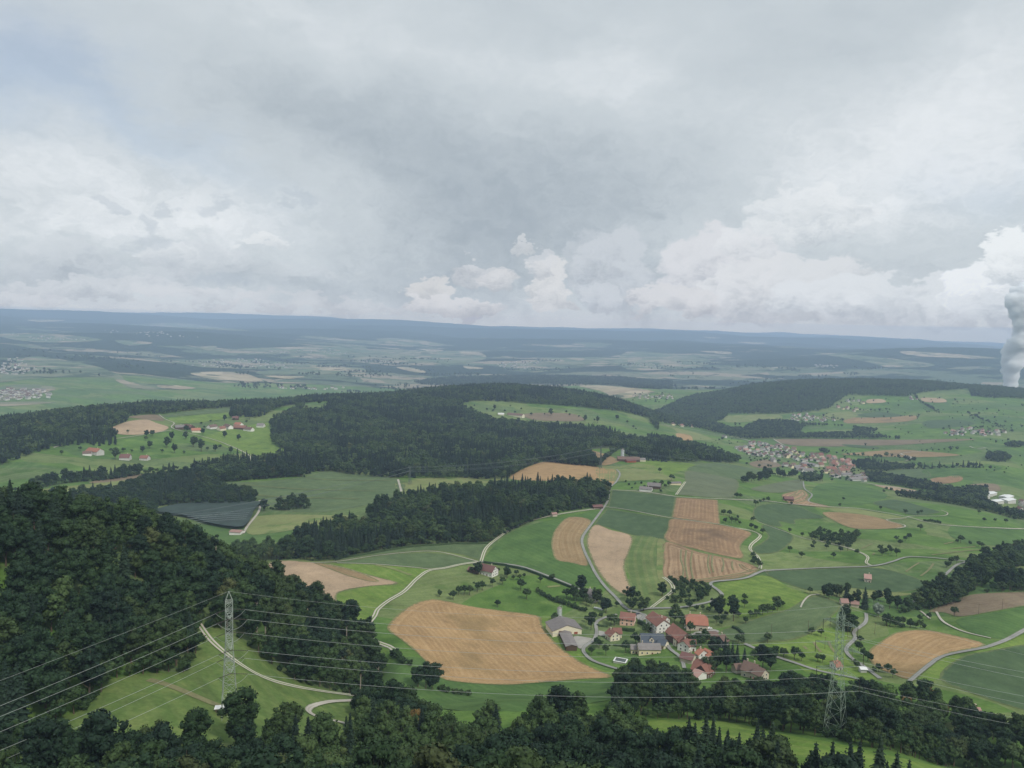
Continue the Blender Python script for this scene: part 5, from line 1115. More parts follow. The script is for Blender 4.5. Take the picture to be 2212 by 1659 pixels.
def ordinal(i, n):
    w = ['', 'second', 'third', 'fourth', 'fifth', 'sixth', 'seventh', 'eighth', 'ninth', 'tenth']
    if n == 1: return ''
    if i == 0: return 'leftmost '
    if i == n - 1: return 'rightmost '
    return (w[i] + ' from the left ') if i <= (n - 1) / 2 else (w[n - 1 - i] + ' from the right ')
def name_trees(X, Y, Z, kinds, indiv, hts):
    M = np.array([px(c, [(a, b)])[0] for c, a, b, _ in MARKS]); buck = {}
    for i in np.nonzero(indiv)[0]:
        u, v = in_frame(X[i], Y[i], Z[i] + hts[i] * .5); d = (M[:, 0] - u) ** 2 + (2.2 * (M[:, 1] - v)) ** 2
        buck.setdefault((kinds[i], TREES[i][4] if TREES[i][4] in WOODS else '', int(np.argmin(d))), []).append((u, i))
    for (k, z, m), L in buck.items():
        L.sort(); nm, words, cat = KN[k]; n = len(L); mk = MARKS[m][3]
        for j, (u, i) in enumerate(L):
            where = 'by ' + mk if not z else (mk + ' of ' + WOODS[z] if ' part' in mk or 'edge' in mk or 'end' in mk or 'bottom' in mk or 'corner' in mk or 'tip' in mk or 'middle' in mk else 'by ' + mk + ' in ' + WOODS[z])
            if z and not where.startswith('by'): where = 'at ' + where
            if n <= 16: lb = ordinal(j, n) + words + ' ' + where
            else:
                q = int(3 * j / n); lb = words + ', ' + ['left third', 'middle third', 'right third'][q] + ' ' + where
            w_ = lb.split()
            if len(w_) > 16: lb = ' '.join(lb.replace(' dark', '').replace('the dense wood on the left hillside', 'the left hillside wood').replace('the woods round the left hamlets', 'the left woods').split()[:16])
            LABELS[i] = lb; GROUPS[i] = (ZONES[TREES[i][4]][1] + ' (' + cat + ')')
def build_trees():
    T = TREES; n = len(T)
    X = np.array([t[0] for t in T]); Y = np.array([t[1] for t in T]); Z = hgt(X, Y); sc = np.array([t[3] for t in T])
    R = np.hypot(X, Y); kinds = [t[2] for t in T]
    vi = RNG.integers(0, 1000, n); rot = RNG.uniform(0, 6.283, n)
    hts = np.array([KINDS[k][vi[i] % len(KINDS[k])][2] for i, k in enumerate(kinds)]) * sc
    size = hts / R
    indiv = np.zeros(n, bool)
    vis = np.zeros(n, bool)
    for i in range(n):
        q = in_frame(X[i], Y[i], Z[i] + hts[i] * .8)
        vis[i] = q is not None and 0 < q[0] < 2212 and 560 < q[1] < 1659
    caps = {'broad': 215, 'beech': 78, 'spruce': 290, 'orchard': 285, 'shrub': 220}
    for k in ('broad', 'beech', 'spruce', 'pine', 'orchard', 'shrub', 'silver', 'lime', 'rust', 'poplar'):
        idx = [i for i in range(n) if kinds[i] == k and vis[i]]
        idx.sort(key=lambda i: -size[i]); indiv[idx[:caps.get(k, 290)]] = True
    name_trees(X, Y, Z, kinds, indiv, hts)
    # near trees outside the frame only matter for shade: keep them in the mass
    for i in np.nonzero(indiv)[0]:
        k = kinds[i]; cr, tr, h = KINDS[k][vi[i] % len(KINDS[k])][:3]
        nm, words, cat = KN[k]; lab, grp = ZONES[T[i][4]]
        s = sc[i]; sx = s * random.uniform(.88, 1.12)
        e = bpy.data.objects.new(nm, None); COL.objects.link(e); e.location = (X[i], Y[i], Z[i]); e.rotation_euler = (0, 0, rot[i]); e.scale = (sx, sx, s); e.empty_display_size = 1
        tag(e, LABELS[i], cat, GROUPS[i])
        c = bpy.data.objects.new('crown', cr); COL.objects.link(c); c.parent = e
        t = bpy.data.objects.new('trunk', tr); COL.objects.link(t); t.parent = e
    # everything else: one mass of forest
    pc = bpy.data.collections.new('forest_kinds'); order = []; protos = {}
    for k in sorted(KINDS):
        for j, (cr, tr, h, cvf, tvf, lm, bk) in enumerate(KINDS[k]):
            V, F = merge([cvf, tvf]); me = proto_mesh('k_%02d' % len(order), (V, F), lm); me.materials.append(MATS[bk])
            mi = np.zeros(len(F), np.int32); mi[len(cvf[1]):] = 1; me.polygons.foreach_set('material_index', mi)
            o = bpy.data.objects.new('k_%02d' % len(order), me); pc.objects.link(o); protos[(k, j)] = len(order); order.append(o)
    rest = np.nonzero(~indiv)[0]
    V = np.column_stack([X, Y, Z])[rest]
    me = bpy.data.meshes.new('forest'); me.vertices.add(len(V)); me.vertices.foreach_set('co', V.astype(np.float32).ravel())
    a = me.attributes.new('idx', 'INT', 'POINT'); a.data.foreach_set('value', np.array([protos[(kinds[i], int(vi[i] % len(KINDS[kinds[i]])))] for i in rest], np.int32))
    a = me.attributes.new('rot', 'FLOAT_VECTOR', 'POINT'); a.data.foreach_set('vector', np.column_stack([rest * 0, rest * 0, rot[rest]]).astype(np.float32).ravel())
    sxy = sc[rest] * RNG.uniform(.88, 1.15, len(rest))
    a = me.attributes.new('scl', 'FLOAT_VECTOR', 'POINT'); a.data.foreach_set('vector', np.column_stack([sxy, sxy, sc[rest]]).astype(np.float32).ravel())
    o = bpy.data.objects.new('forest', me); COL.objects.link(o); tag(o, kind='stuff')
    ng = bpy.data.node_groups.new('forest', 'GeometryNodeTree')
    ng.interface.new_socket('Geometry', in_out='INPUT', socket_type='NodeSocketGeometry'); ng.interface.new_socket('Geometry', in_out='OUTPUT', socket_type='NodeSocketGeometry')
    N = ng.nodes.new; gi, go = N('NodeGroupInput'), N('NodeGroupOutput'); m2p = N('GeometryNodeMeshToPoints'); iop = N('GeometryNodeInstanceOnPoints'); ci = N('GeometryNodeCollectionInfo')
    ci.inputs['Collection'].default_value = pc; ci.inputs['Separate Children'].default_value = True; ci.inputs['Reset Children'].default_value = True
    def attr(nm, ty):
        q = N('GeometryNodeInputNamedAttribute'); q.data_type = ty; q.inputs['Name'].default_value = nm; return q.outputs['Attribute']
    L = ng.links.new
    L(gi.outputs[0], m2p.inputs[0]); L(m2p.outputs[0], iop.inputs['Points']); L(ci.outputs[0], iop.inputs['Instance']); iop.inputs['Pick Instance'].default_value = True
    L(attr('idx', 'INT'), iop.inputs['Instance Index']); L(attr('rot', 'FLOAT_VECTOR'), iop.inputs['Rotation']); L(attr('scl', 'FLOAT_VECTOR'), iop.inputs['Scale']); L(iop.outputs[0], go.inputs[0])
    md = o.modifiers.new('forest', 'NODES'); md.node_group = ng
    print('trees', n, 'individual', int(indiv.sum()), {k: kinds.count(k) for k in set(kinds)})
build_trees()

# ------------------------------------------------------------------ buildings
def roof_mat(name, c1, c2):
    m, nt, b = new_mat(name, .8, .2)
    tc = nt.nodes.new('ShaderNodeTexCoord'); oi = nt.nodes.new('ShaderNodeObjectInfo'); P = tc.outputs['Object']
    n = noise(nt, P, .35, 5, .65); n2 = noise(nt, P, 2.2, 3, .7, off=(4, 4, 4))
    c = mixc(nt, (n * .6 + n2 * .4).step(.32, .68), c1, c2)
    k = NX(nt, oi.outputs['Random']) * .3 + .85
    vm = nt.nodes.new('ShaderNodeVectorMath'); vm.operation = 'SCALE'; nt.links.new(c, vm.inputs[0]); nt.links.new(k.s, vm.inputs['Scale']); nt.links.new(vm.outputs[0], b.inputs['Base Color'])
roof_mat('roof_red', (.225, .105, .078), (.165, .082, .065)); roof_mat('roof_orange', (.34, .145, .095), (.27, .12, .082)); roof_mat('roof_brown', (.155, .10, .08), (.115, .078, .064))
roof_mat('roof_maroon', (.17, .085, .075), (.13, .07, .065)); roof_mat('roof_slate', (.085, .10, .12), (.07, .085, .105)); roof_mat('roof_grey', (.155, .138, .132), (.205, .185, .175)); roof_mat('roof_pink', (.34, .215, .18), (.28, .17, .145))
for n_, c_ in dict(wall_white=(.74, .72, .67), wall_town=(.56, .54, .50), wall_cream=(.72, .66, .50), wall_salmon=(.80, .52, .40), wall_wood=(.10, .065, .045), wall_dark=(.07, .075, .085), wall_grey=(.50, .49, .46), wall_stone=(.55, .48, .38), wall_yellow=(.74, .64, .42)).items(): plain_mat(n_, c_, .9, .06, .3)
plain_mat('window_glass', (.035, .04, .048), .25, .1, 1, .5); plain_mat('window_frame', (.75, .73, .70), .6); plain_mat('door_brown', (.16, .07, .045), .7); plain_mat('barn_red', (.36, .10, .06), .8)
plain_mat('solar', (.015, .02, .035), .2, .1, 1, .6); plain_mat('steel', (.33, .37, .32), .55, .1, .4, .4); plain_mat('steel_green', (.26, .33, .26), .6, .1, .4, .3); plain_mat('steel_dark', (.10, .12, .11), .6)
plain_mat('porcelain', (.06, .045, .04), .4); plain_mat('wire', (.34, .36, .34), .5, .02, .1); plain_mat('wire_dark', (.12, .14, .14), .6, .02, .1)
plain_mat('white_sheet', (.62, .62, .60), .5, .03, .3); plain_mat('timber', (.16, .12, .085), .9); plain_mat('concrete', (.46, .45, .42), .9); plain_mat('silo_metal', (.52, .55, .54), .4, .1, .5, .5)
plain_mat('car_white', (.75, .75, .75), .3, .02, .1, .5); plain_mat('car_dark', (.05, .055, .07), .3, .02, .1, .5); plain_mat('tyre', (.02, .02, .02), .9)
def steam_mat():
    m = bpy.data.materials.new('steam'); m.use_nodes = True; nt = m.node_tree; nt.nodes.clear(); MATS['steam'] = m
    v = nt.nodes.new('ShaderNodeVolumePrincipled'); v.inputs['Density'].default_value = .06; v.inputs['Color'].default_value = (1, 1, 1, 1)
    o = nt.nodes.new('ShaderNodeOutputMaterial'); nt.links.new(v.outputs[0], o.inputs['Volume'])
steam_mat(); plain_mat('netting', (.040, .060, .050), .9, .2, .05)

class MB:
    def __init__(s): s.V, s.F, s.M = [], [], []
    def add(s, V, F, mi=0):
        o = len(s.V); s.V += [tuple(map(float, v)) for v in V]; s.F += [tuple(int(i) + o for i in f) for f in F]; s.M += [mi] * len(F); return s
    def box(s, c, size, rz=0, mi=0, T=None):
        hx, hy, hz = size[0] / 2, size[1] / 2, size[2] / 2; ca, sa = math.cos(rz), math.sin(rz); V = []
        for z in (-hz, hz):
            for x, y in ((-hx, -hy), (hx, -hy), (hx, hy), (-hx, hy)): V.append((c[0] + x * ca - y * sa, c[1] + x * sa + y * ca, c[2] + z))
        return s.add(V, [(3, 2, 1, 0), (4, 5, 6, 7), (0, 1, 5, 4), (1, 2, 6, 5), (2, 3, 7, 6), (3, 0, 4, 7)], mi)
    def bar(s, a, b, w, mi=0, n=4):
        V, F = cone_tube(a, b, w, w, n); return s.add(V, F, mi)
    def build(s, name, mats, parent=None, T=None):
        V = np.array(s.V)
        if T is not None: V = np.array([T @ Vector(v) for v in V])
        return mesh_obj(name, V, s.F, mats, parent, mi=s.M)

def ridge_block(crop, p, q, h):
    P = px(crop, [p, q]); xy = cast([P[0][0], P[1][0]], [P[0][1], P[1][1]], h)
    for _ in range(3):      # both ridge ends at one level above the ground in the middle
        c = xy.mean(0); zr = float(hgt(np.array([c[0]]), np.array([c[1]]))[0]) + h
        for i in range(2):
            a, t = ray(*P[i]); R = (zr - CAMZ) / float(t); xy[i] = (math.sin(float(a)) * R, math.cos(float(a)) * R)
    return xy

def gable_block(wall, roof, T, L, W, eave, ridge, over=.7, th=.28, found=4, hip=0.0):
    """ridge along local x; T places the block in the house frame"""
    hl, hw = L / 2 - over * .8, W / 2
    V = [(-hl, -hw, -found), (hl, -hw, -found), (hl, hw, -found), (-hl, hw, -found), (-hl, -hw, eave), (hl, -hw, eave), (hl, hw, eave), (-hl, hw, eave), (-hl, 0, ridge - .25), (hl, 0, ridge - .25)]
    if hip: V[8] = (-hl, 0, ridge - .25); V[9] = (hl - 0, 0, ridge - .25)
    wall.add([T @ Vector(v) for v in V], [(0, 1, 5, 4), (2, 3, 7, 6), (1, 2, 6, 9, 5), (3, 0, 4, 8, 7)])
    sl = (ridge - eave) / hw; ez = eave - sl * over; ow = hw + over; L2 = L / 2
    hx = min(hip, L * .4); hz = ridge - sl * hx * .9 if hip else ridge
    for sg in (1, -1):
        A = [(-L2 + hx, 0, ridge), (L2 - hx, 0, ridge), (L2, 0 if not hip else sg * (ridge - hz) / sl, hz), (L2, sg * ow, ez), (-L2, sg * ow, ez), (-L2, 0 if not hip else sg * (ridge - hz) / sl, hz)]
        B = [(x, y, z + th) for x, y, z in A]; n = len(A)
        F = [tuple(range(n)), tuple(range(2 * n - 1, n - 1, -1))] + [(i, i + n, (i + 1) % n + n, (i + 1) % n) for i in range(n)]
        roof.add([T @ Vector(v) for v in A + B], F if sg > 0 else [f[::-1] for f in F])
    if hip:
        y = (ridge - hz) / sl
        for s_ in (1, -1):
            V = [(s_ * (L2 - hx), 0, ridge + th), (s_ * (L2 + .02), y, hz + th), (s_ * (L2 + .02), -y, hz + th), (s_ * (L2 - hx), 0, ridge - .05), (s_ * L2, y, hz - .05), (s_ * L2, -y, hz - .05)]
            roof.add([T @ Vector(v) for v in V], [(0, 1, 2), (3, 5, 4), (1, 4, 5, 2)])

def window(parent, T, x, y, z, nx, ny, w=1.0, h=1.25, name='window', mats=('window_frame', 'window_glass')):
    """window flush on a wall at (x,y,z) with outward normal (nx,ny) in block coordinates"""
    a = math.atan2(ny, nx); m = MB()
    m.box((x + nx * .03, y + ny * .03, z), (.10, w + .28, h + .28), a, 0); m.box((x + nx * .07, y + ny * .07, z), (.08, w, h), a, 1)
    return m.build(name, list(mats), parent, T)

def house(name, label, cat, blocks, wall='wall_white', roof='roof_red', group=None, win=True, chim=1, loc=None, extra=None, gmat=None):
    """blocks: (crop, ridge start, ridge end, ridge height, width, eave height[, hip[, rise]]) traced on the ridge line"""
    ws, rs_ = MB(), MB(); B = []
    for b in blocks:
        crop, p, q, h, W, e = b[:6]; hip = b[6] if len(b) > 6 else 0
        xy = ridge_block(crop, p, q, h); c = xy.mean(0); d = xy[1] - xy[0]; B.append((c, math.atan2(d[1], d[0]), float(np.hypot(*d)), W, e, h, hip))
    c0 = B[0][0]; z0 = float(hgt(np.array([c0[0]]), np.array([c0[1]]))[0]); rz = B[0][1]
    root = empty(name, (c0[0], c0[1], z0), rz); tag(root, label, cat, group)
    inv = (Matrix.Translation((c0[0], c0[1], z0)) @ Matrix.Rotation(rz, 4, 'Z')).inverted(); Ts = []
    for c, a, L, W, e, h, hip in B:
        zc = float(hgt(np.array([c[0]]), np.array([c[1]]))[0])
        T = inv @ Matrix.Translation((c[0], c[1], zc)) @ Matrix.Rotation(a, 4, 'Z'); Ts.append(T)
        L = max(L, 4.0); gable_block(ws, rs_, T, L, W, e, h, hip=hip)
    ws.build('wall', wall, root); ro = rs_.build('roof', roof, root)
    for k in range(chim):
        c, a, L, W, e, h, hip = B[0]; m = MB(); x = L * (.18 if k == 0 else -.28); m.box((x, W * .08, h + .5), (.7, .7, 1.9)); m.box((x, W * .08, h + 1.5), (.9, .9, .16))
        m.build('chimney', 'wall_stone', ro, Ts[0])
    if win:
        for (c, a, L, W, e, h, hip), T in zip(B[:2], Ts[:2]):
            view = Vector((-c[0], -c[1], 0)).normalized()
            hl, hw = L / 2 - .56, W / 2
            for nx, ny in ((0, 1), (0, -1), (1, 0), (-1, 0)):
                wn = Matrix.Rotation(a, 4, 'Z') @ Vector((nx, ny, 0))
                if wn.dot(view) < .12: continue
                if nx == 0:
                    n = max(2, int(L / 4.2)); n = min(n, 5)
                    for lv in range(max(1, int(e // 2.7))):
                        for i in range(n):
                            x = -hl + (i + .6) * 2 * hl / (n + .2)
                            if lv == 0 and i == n // 2:
                                window(root, T, x, ny * hw, 1.1, 0, ny, 1.2, 2.1, 'door', ('window_frame', 'door_brown'))
                            else: window(root, T, x, ny * hw, 1.6 + lv * 2.7, 0, ny)
                else:
                    n = 2 if W < 10 else 3
                    for lv in range(max(1, int((h - 1) // 2.7))):
                        zz = 1.6 + lv * 2.7; span = W * .8 if zz < e else W * .8 * max(.25, (h - zz - .5) / (h - e))
                        nn = n if zz < e else max(1, min(2, int(span / 2.2)))
                        for i in range(nn): window(root, T, nx * hl, (i + .5) * span / nn - span / 2, zz, nx, 0)
    if extra: extra(root, B, Ts, ro)
    return root

H_ = house
H_('farmhouse', 'salmon walled farmhouse with long red roof, uppermost of the village centre', 'house', [('X', (1440,312), (1750,355), 9.5, 10.5, 5.6)], 'wall_salmon', 'roof_red')
H_('cottage', 'cream cottage with red cross gable roof left of the slate roofed house', 'house', [('X', (1345,722), (1225,635), 8.0, 9.0, 4.6), ('X', (1280,640), (1465,640), 7.4, 7.5, 4.4)], 'wall_cream', 'roof_red')
H_('farmhouse', 'tall white gabled farmhouse with big red roof right of the salmon one', 'house', [('Y', (160,245), (350,398), 11.5, 13, 7.0), ('Y', (260,300), (400,345), 8, 9, 5)], 'wall_white', 'roof_red')
H_('farmhouse', 'orange roofed farmhouse with clipped gable at the upper right of the village', 'house', [('Y', (690,290), (1060,312), 11.0, 14, 5.2, 3.5)], 'wall_stone', 'roof_orange', chim=2)
H_('barn', 'dark red barn with steep roof behind the cream gabled house', 'barn', [('Y', (488,440), (720,612), 11.5, 13, 5.6)], 'wall_wood', 'roof_red', win=False, chim=0)
H_('house', 'cream gabled house with red roof between barn and solar roof', 'house', [('Y', (548,562), (640,652), 8.6, 9.5, 6.2)], 'wall_cream', 'roof_red')
def solar(root, B, Ts, ro):
    c, a, L, W, e, h, hip = B[1]; m = MB(); sl = (h - e) / (W / 2)
    for sg in (-1,):
        V = [(L * .05, sg * .6, h - sl * .6 + .42), (L * .42, sg * .6, h - sl * .6 + .42), (L * .42, sg * (W / 2), e + .42), (L * .05, sg * (W / 2), e + .42)]
        V += [(x, y, z - .1) for x, y, z in V]
        m.add(V, [(0, 1, 2, 3), (7, 6, 5, 4), (0, 4, 5, 1), (1, 5, 6, 2), (2, 6, 7, 3), (3, 7, 4, 0)])
    m.build('solar_panel', 'solar', ro, Ts[1])
H_('house', 'white gabled house with red roof and black solar panels', 'house', [('Y', (655,740), (725,690), 8.2, 9.5, 5.0), ('Y', (700,705), (870,715), 7.6, 9, 4.6)], 'wall_white', 'roof_red', extra=solar)
H_('house', 'white house with bright orange roof right of the tree in the village', 'house', [('Y', (1005,890), (930,842), 8.0, 9, 5), ('Y', (1010,850), (1185,938), 6.8, 7.5, 4)], 'wall_white', 'roof_orange')
def dormer(root, B, Ts, ro):
    c, a, L, W, e, h, hip = B[0]
    T = Ts[0]; s_ = -1 if (Matrix.Rotation(a, 4, 'Z') @ Vector((0, -1, 0))).dot(Vector((-c[0], -c[1], 0))) > 0 else 1
    w, r = MB(), MB(); gable_block(w, r, T @ Matrix.Translation((-L * .06, s_ * W * .26, 0)) @ Matrix.Rotation(math.pi / 2, 4, 'Z'), 5.5, 3.8, h - 2.6, h - .6, over=.4, found=-(e))
    w.build('dormer_wall', 'wall_cream', ro); r.build('dormer_roof', 'roof_slate', ro); window(ro, T, -L * .06, s_ * (W * .26 + 2.45), h - 2.9, 0, s_, 1.6, 1.2)
H_('farmhouse', 'long slate blue roofed house with a small gabled dormer', 'house', [('V', (1000,560), (1195,565), 9.0, 12.5, 4.2), ('V', (1150,600), (1222,620), 6.2, 8, 3.4)], 'wall_cream', 'roof_slate', extra=dormer)
H_('house', 'cream house with long brown grey roof in front of the slate roof', 'house', [('V', (978,640), (1165,643), 7.4, 9.5, 4.6), ('V', (918,650), (985,652), 6.2, 7.5, 4)], 'wall_yellow', 'roof_grey', chim=2)
H_('chalet', 'dark timber gabled chalet with white base at the right of the village', 'house', [('Y', (1245,658), (1330,618), 8.8, 9, 5.2)], 'wall_dark', 'roof_brown')
H_('machine_shed', 'low shed with long flat brown roof behind the dark timber chalet', 'shed', [('Y', (985,592), (1225,598), 4.2, 9, 3.2)], 'wall_wood', 'roof_brown', win=False, chim=0)
H_('outbuilding', 'brown roofed outbuilding below the white house with solar panels', 'shed', [('Y', (630,905), (850,960), 6.2, 10, 3.6)], 'wall_stone', 'roof_maroon', win=False)
H_('farmhouse', 'wide red brown roofed farmhouse with dark front gable above the pink shed', 'house', [('Y', (850,1010), (1140,1100), 10.0, 13, 4.6, 2.5), ('Y', (950,1140), (1060,1090), 8.6, 9.5, 4.6)], 'wall_wood', 'roof_red')
H_('garage', 'pale pink roofed garage at the lower edge of the village', 'garage', [('Y', (850,1190), (980,1250), 5.8, 10, 3.6)], 'wall_white', 'roof_pink', win=False, chim=0)
H_('farmhouse', 'farmhouse with three brown roofs standing apart at the lower right', 'house', [('Y', (1650,1050), (1900,1130), 9.5, 10.5, 5.0), ('Y', (1850,1135), (2010,1205), 8.6, 9.5, 4.8), ('Y', (1480,1110), (1610,1098), 6.4, 7, 3.8)], 'wall_stone', 'roof_brown', chim=2)
H_('barn', 'red tiled barn roof half hidden by trees below the brown roofs', 'barn', [('Y', (1800,1325), (2010,1380), 8.5, 13, 4.2)], 'wall_wood', 'roof_red', win=False, chim=0)
H_('villa', 'grey roofed white villa among dark trees above the silo barn', 'house', [('V', (545,192), (612,200), 8.6, 10, 5.2), ('V', (585,215), (640,245), 7.4, 7.5, 4.8)], 'wall_white', 'roof_grey')
H_('crossroads_farmhouse', 'white gabled farmhouse with maroon roof alone at the track crossroads', 'house', [('F', (1278,347), (1368,367), 10.0, 11.5, 5.2)], 'wall_white', 'roof_maroon')
H_('annex_shed', 'low brown shed at the left end of the crossroads farmhouse', 'shed', [('F', (1195,368), (1262,378), 5, 8, 3)], 'wall_wood', 'roof_maroon', win=False, chim=0)
H_('field_hut', 'small red roofed hut alone in the dark green field', 'hut', [('K', (1186,414), (1236,420), 7.6, 9, 4.4)], 'wall_stone', 'roof_pink')
H_('cottage', 'small white cottage with red roof behind the right pylon', 'hut', [('K', (985,972), (1032,970), 5.6, 8.5, 3.2)], 'wall_white', 'roof_orange')
H_('field_shelter', 'flat white roofed shelter beside the gravel road near the cottage', 'shelter', [('K', (1155,1012), (1203,1014), 3.4, 4.2, 2.8)], 'wall_grey', 'white_sheet', win=False, chim=0)
H_('stable', 'long low red roofed stable hidden in the copse', 'stable', [('K', (1033,572), (1085,575), 5.8, 7, 3.4), ('K', (1100,582), (1158,590), 5.2, 7, 3.2)], 'wall_stone', 'roof_pink', win=False, chim=0)
H_('house', 'orange roofed house half hidden by trees at the lower right edge', 'house', [('K', (1850,1270), (1932,1272), 9, 10, 5)], 'wall_white', 'roof_pink', chim=2)
H_('woodland_cabin', 'dark cabin at the wood edge where the tracks meet', 'cabin', [('B', (1785,1226), (1850,1222), 5.5, 8, 3.4)], 'wall_wood', 'roof_maroon', win=False, chim=0)
H_('woodland_shed', 'small pinkish shed under trees beside the curved farm track', 'shed', [('B', (1522,1276), (1556,1272), 4.8, 6, 3.2)], 'wall_stone', 'roof_pink', win=False, chim=0)
H_('field_barn', 'brown barn among trees left of the swirled stubble field', 'barn', [('C', (872,1018), (925,1020), 7.5, 11, 4.2)], 'wall_wood', 'roof_maroon', win=False, chim=0)
# farms in the middle distance
H_('farm_barn', 'brown farm barn with a silo beside the far pylon', 'barn', [('B', (1945,914), (2090,918), 9, 17, 4.6)], 'wall_wood', 'roof_brown', win=False, chim=0)
H_('farm_stable', 'red fronted stable in front of the barn near the far pylon', 'stable', [('B', (2000,932), (2062,930), 6.5, 11, 3.8)], 'barn_red', 'roof_maroon', win=False, chim=0)
H_('farm_shed', 'pale walled shed at the right end of the farm near the far pylon', 'shed', [('B', (2080,925), (2125,925), 6.5, 11, 3.8)], 'wall_cream', 'roof_grey', win=False, chim=0)
H_('farmhouse', 'white low farmhouse left of the dark shed on the plateau', 'house', [('C', (68,962), (140,968), 6.4, 11, 3.6)], 'wall_white', 'roof_grey', win=False)
H_('farm_shed', 'dark grey roofed shed behind the white farmhouse on the plateau', 'shed', [('C', (112,940), (188,946), 8.5, 15, 4.6)], 'wall_wood', 'roof_grey', win=False, chim=0)
H_('farm_shed', 'long cream walled shed at the right of the plateau farm', 'shed', [('C', (235,938), (296,936), 5, 8, 3.4)], 'wall_yellow', 'roof_grey', win=False, chim=0)
H_('farmhouse', 'orange roofed white farmhouse on the left meadow slope', 'house', [('A', (570,1058), (645,1066), 12, 17, 6.5)], 'wall_town', 'roof_orange', win=False)
H_('farm_shed', 'brown shed left of the orange roofed farmhouse', 'shed', [('A', (530,1082), (590,1080), 8, 14, 4.4)], 'wall_white', 'roof_brown', win=False, chim=0)
H_('farmhouse', 'white farmhouse with maroon roof in the left meadows', 'house', [('A', (770,1100), (838,1100), 11, 14, 5)], 'wall_town', 'roof_maroon', win=False)
H_('farmhouse', 'small red roofed farmhouse right of the maroon roofed one', 'house', [('A', (902,1108), (955,1110), 9, 12, 4.6)], 'wall_town', 'roof_red', win=False)
H_('farm_shed', 'white roofed shed at the meadow farm below the central hill', 'shed', [('B', (1180,636), (1220,636), 6, 12, 4)], 'wall_white', 'white_sheet', win=False, chim=0)
H_('farmhouse', 'brown roofed farmhouse below the wooded central hill', 'house', [('B', (1245,634), (1345,642), 10, 18, 5)], 'wall_cream', 'roof_brown', win=False)
H_('netting_store', 'white shed at the corner of the netted orchard', 'shed', [('A', (1482,1585), (1556,1590), 5, 12, 3.6)], 'wall_white', 'roof_pink', win=False, chim=0)
HAM = [(1120,915,1180,912,'roof_grey','wall_wood'),(1185,908,1235,915,'roof_maroon','wall_wood'),(1225,935,1285,932,'roof_orange','wall_cream'),(1335,915,1385,908,'roof_brown','wall_white'),(1400,925,1440,920,'roof_red','wall_cream'),(1445,905,1480,915,'roof_brown','wall_white'),(1500,915,1580,918,'roof_red','wall_wood'),(1510,895,1550,900,'roof_orange','wall_white'),(1570,925,1620,930,'roof_brown','wall_white'),(1650,903,1695,905,'roof_grey','wall_white'),(1490,858,1530,858,'roof_maroon','wall_wood')]
ORD = ['leftmost', 'second from the left', 'third from the left', 'fourth from the left', 'fifth from the left', 'sixth from the left', 'seventh from the left', 'eighth from the left', 'ninth from the left', 'second from the right', 'rightmost']
RW = {'roof_grey': 'grey', 'roof_maroon': 'maroon', 'roof_orange': 'orange', 'roof_brown': 'brown', 'roof_red': 'red', 'roof_pink': 'pale pink', 'roof_slate': 'slate blue', 'white_sheet': 'white'}
for i, (a, b, c, d, r, w) in enumerate(sorted(HAM, key=lambda q: q[0])):
    H_('hamlet_house', '%s roofed house, %s in the hamlet on the left hill' % (RW[r], ORD[i]), 'house', [('A', (a, b), (c, d), 10, 13, 5)], w, r, 'houses of the left hill hamlet', win=False)

# barn with lean-to, silo and yard
def barn_front(root, B, Ts, ro):
    c, a, L, W, e, h, hip = B[0]; T = Ts[0]; hl = L / 2 - .56
    s_ = 1 if (Matrix.Rotation(a, 4, 'Z') @ Vector((1, 0, 0))).dot(Vector((-c[0], -c[1], 0))) > 0 else -1
    for y, w, hh, mt in ((-.22, 3.6, 4.0, 'door_brown'), (.08, 3.6, 2.2, 'barn_red'), (.30, 3.0, 2.2, 'barn_red')):
        window(root, T, s_ * hl, -s_ * y * W * -1, hh / 2, s_, 0, w, hh, 'barn_door', ('wall_stone', mt))
H_('barn', 'big grey roofed barn with cream front beside the tan field', 'barn', [('X', (220,400), (375,590), 8.4, 25, 4.2)], 'wall_cream', 'roof_grey', win=False, chim=0, extra=barn_front)
H_('lean_to_shed', 'long narrow grey shed in front of the big barn', 'shed', [('X', (318,690), (460,985), 4.6, 8.5, 3.4)], 'wall_wood', 'roof_grey', win=False, chim=0)
def silo(crop, p, r, h, label):
    c = cast(*np.array(px(crop, [p])).T)[0]; z = float(hgt(c[:1], c[1:])[0]); root = empty('silo', (c[0], c[1], z)); tag(root, label, 'silo')
    V, F = cone_tube((0, 0, -2), (0, 0, h), r, r, 20); mesh_obj('silo_body', V, F, 'silo_metal', root, smooth=True)
    V, F = cone_tube((0, 0, h), (0, 0, h + r * .7), r * 1.05, .25, 20); mesh_obj('silo_roof', V, F, 'roof_grey', root, smooth=True)
    m = MB(); m.bar((r + .3, 0, 0), (r + .3, 0, h + 2.5), .18); m.bar((r + .3, 0, h + 2.5), (0, 0, h + r * .7 + .6), .16); m.build('filling_pipe', 'steel', root)
    m = MB()
    for k in range(int(h / .6)): m.box((-r - .18, 0, .5 + k * .6), (.06, .5, .06))
    m.box((-r - .18, .25, h / 2), (.06, .06, h)); m.box((-r - .18, -.25, h / 2), (.06, .06, h)); m.build('ladder', 'steel', root)
silo('X', (205, 450), 2.0, 9.5, 'round metal silo with conical cap behind the big grey barn')
silo('B', (1978, 930), 3.4, 19, 'tall grey silo of the farm near the far pylon')

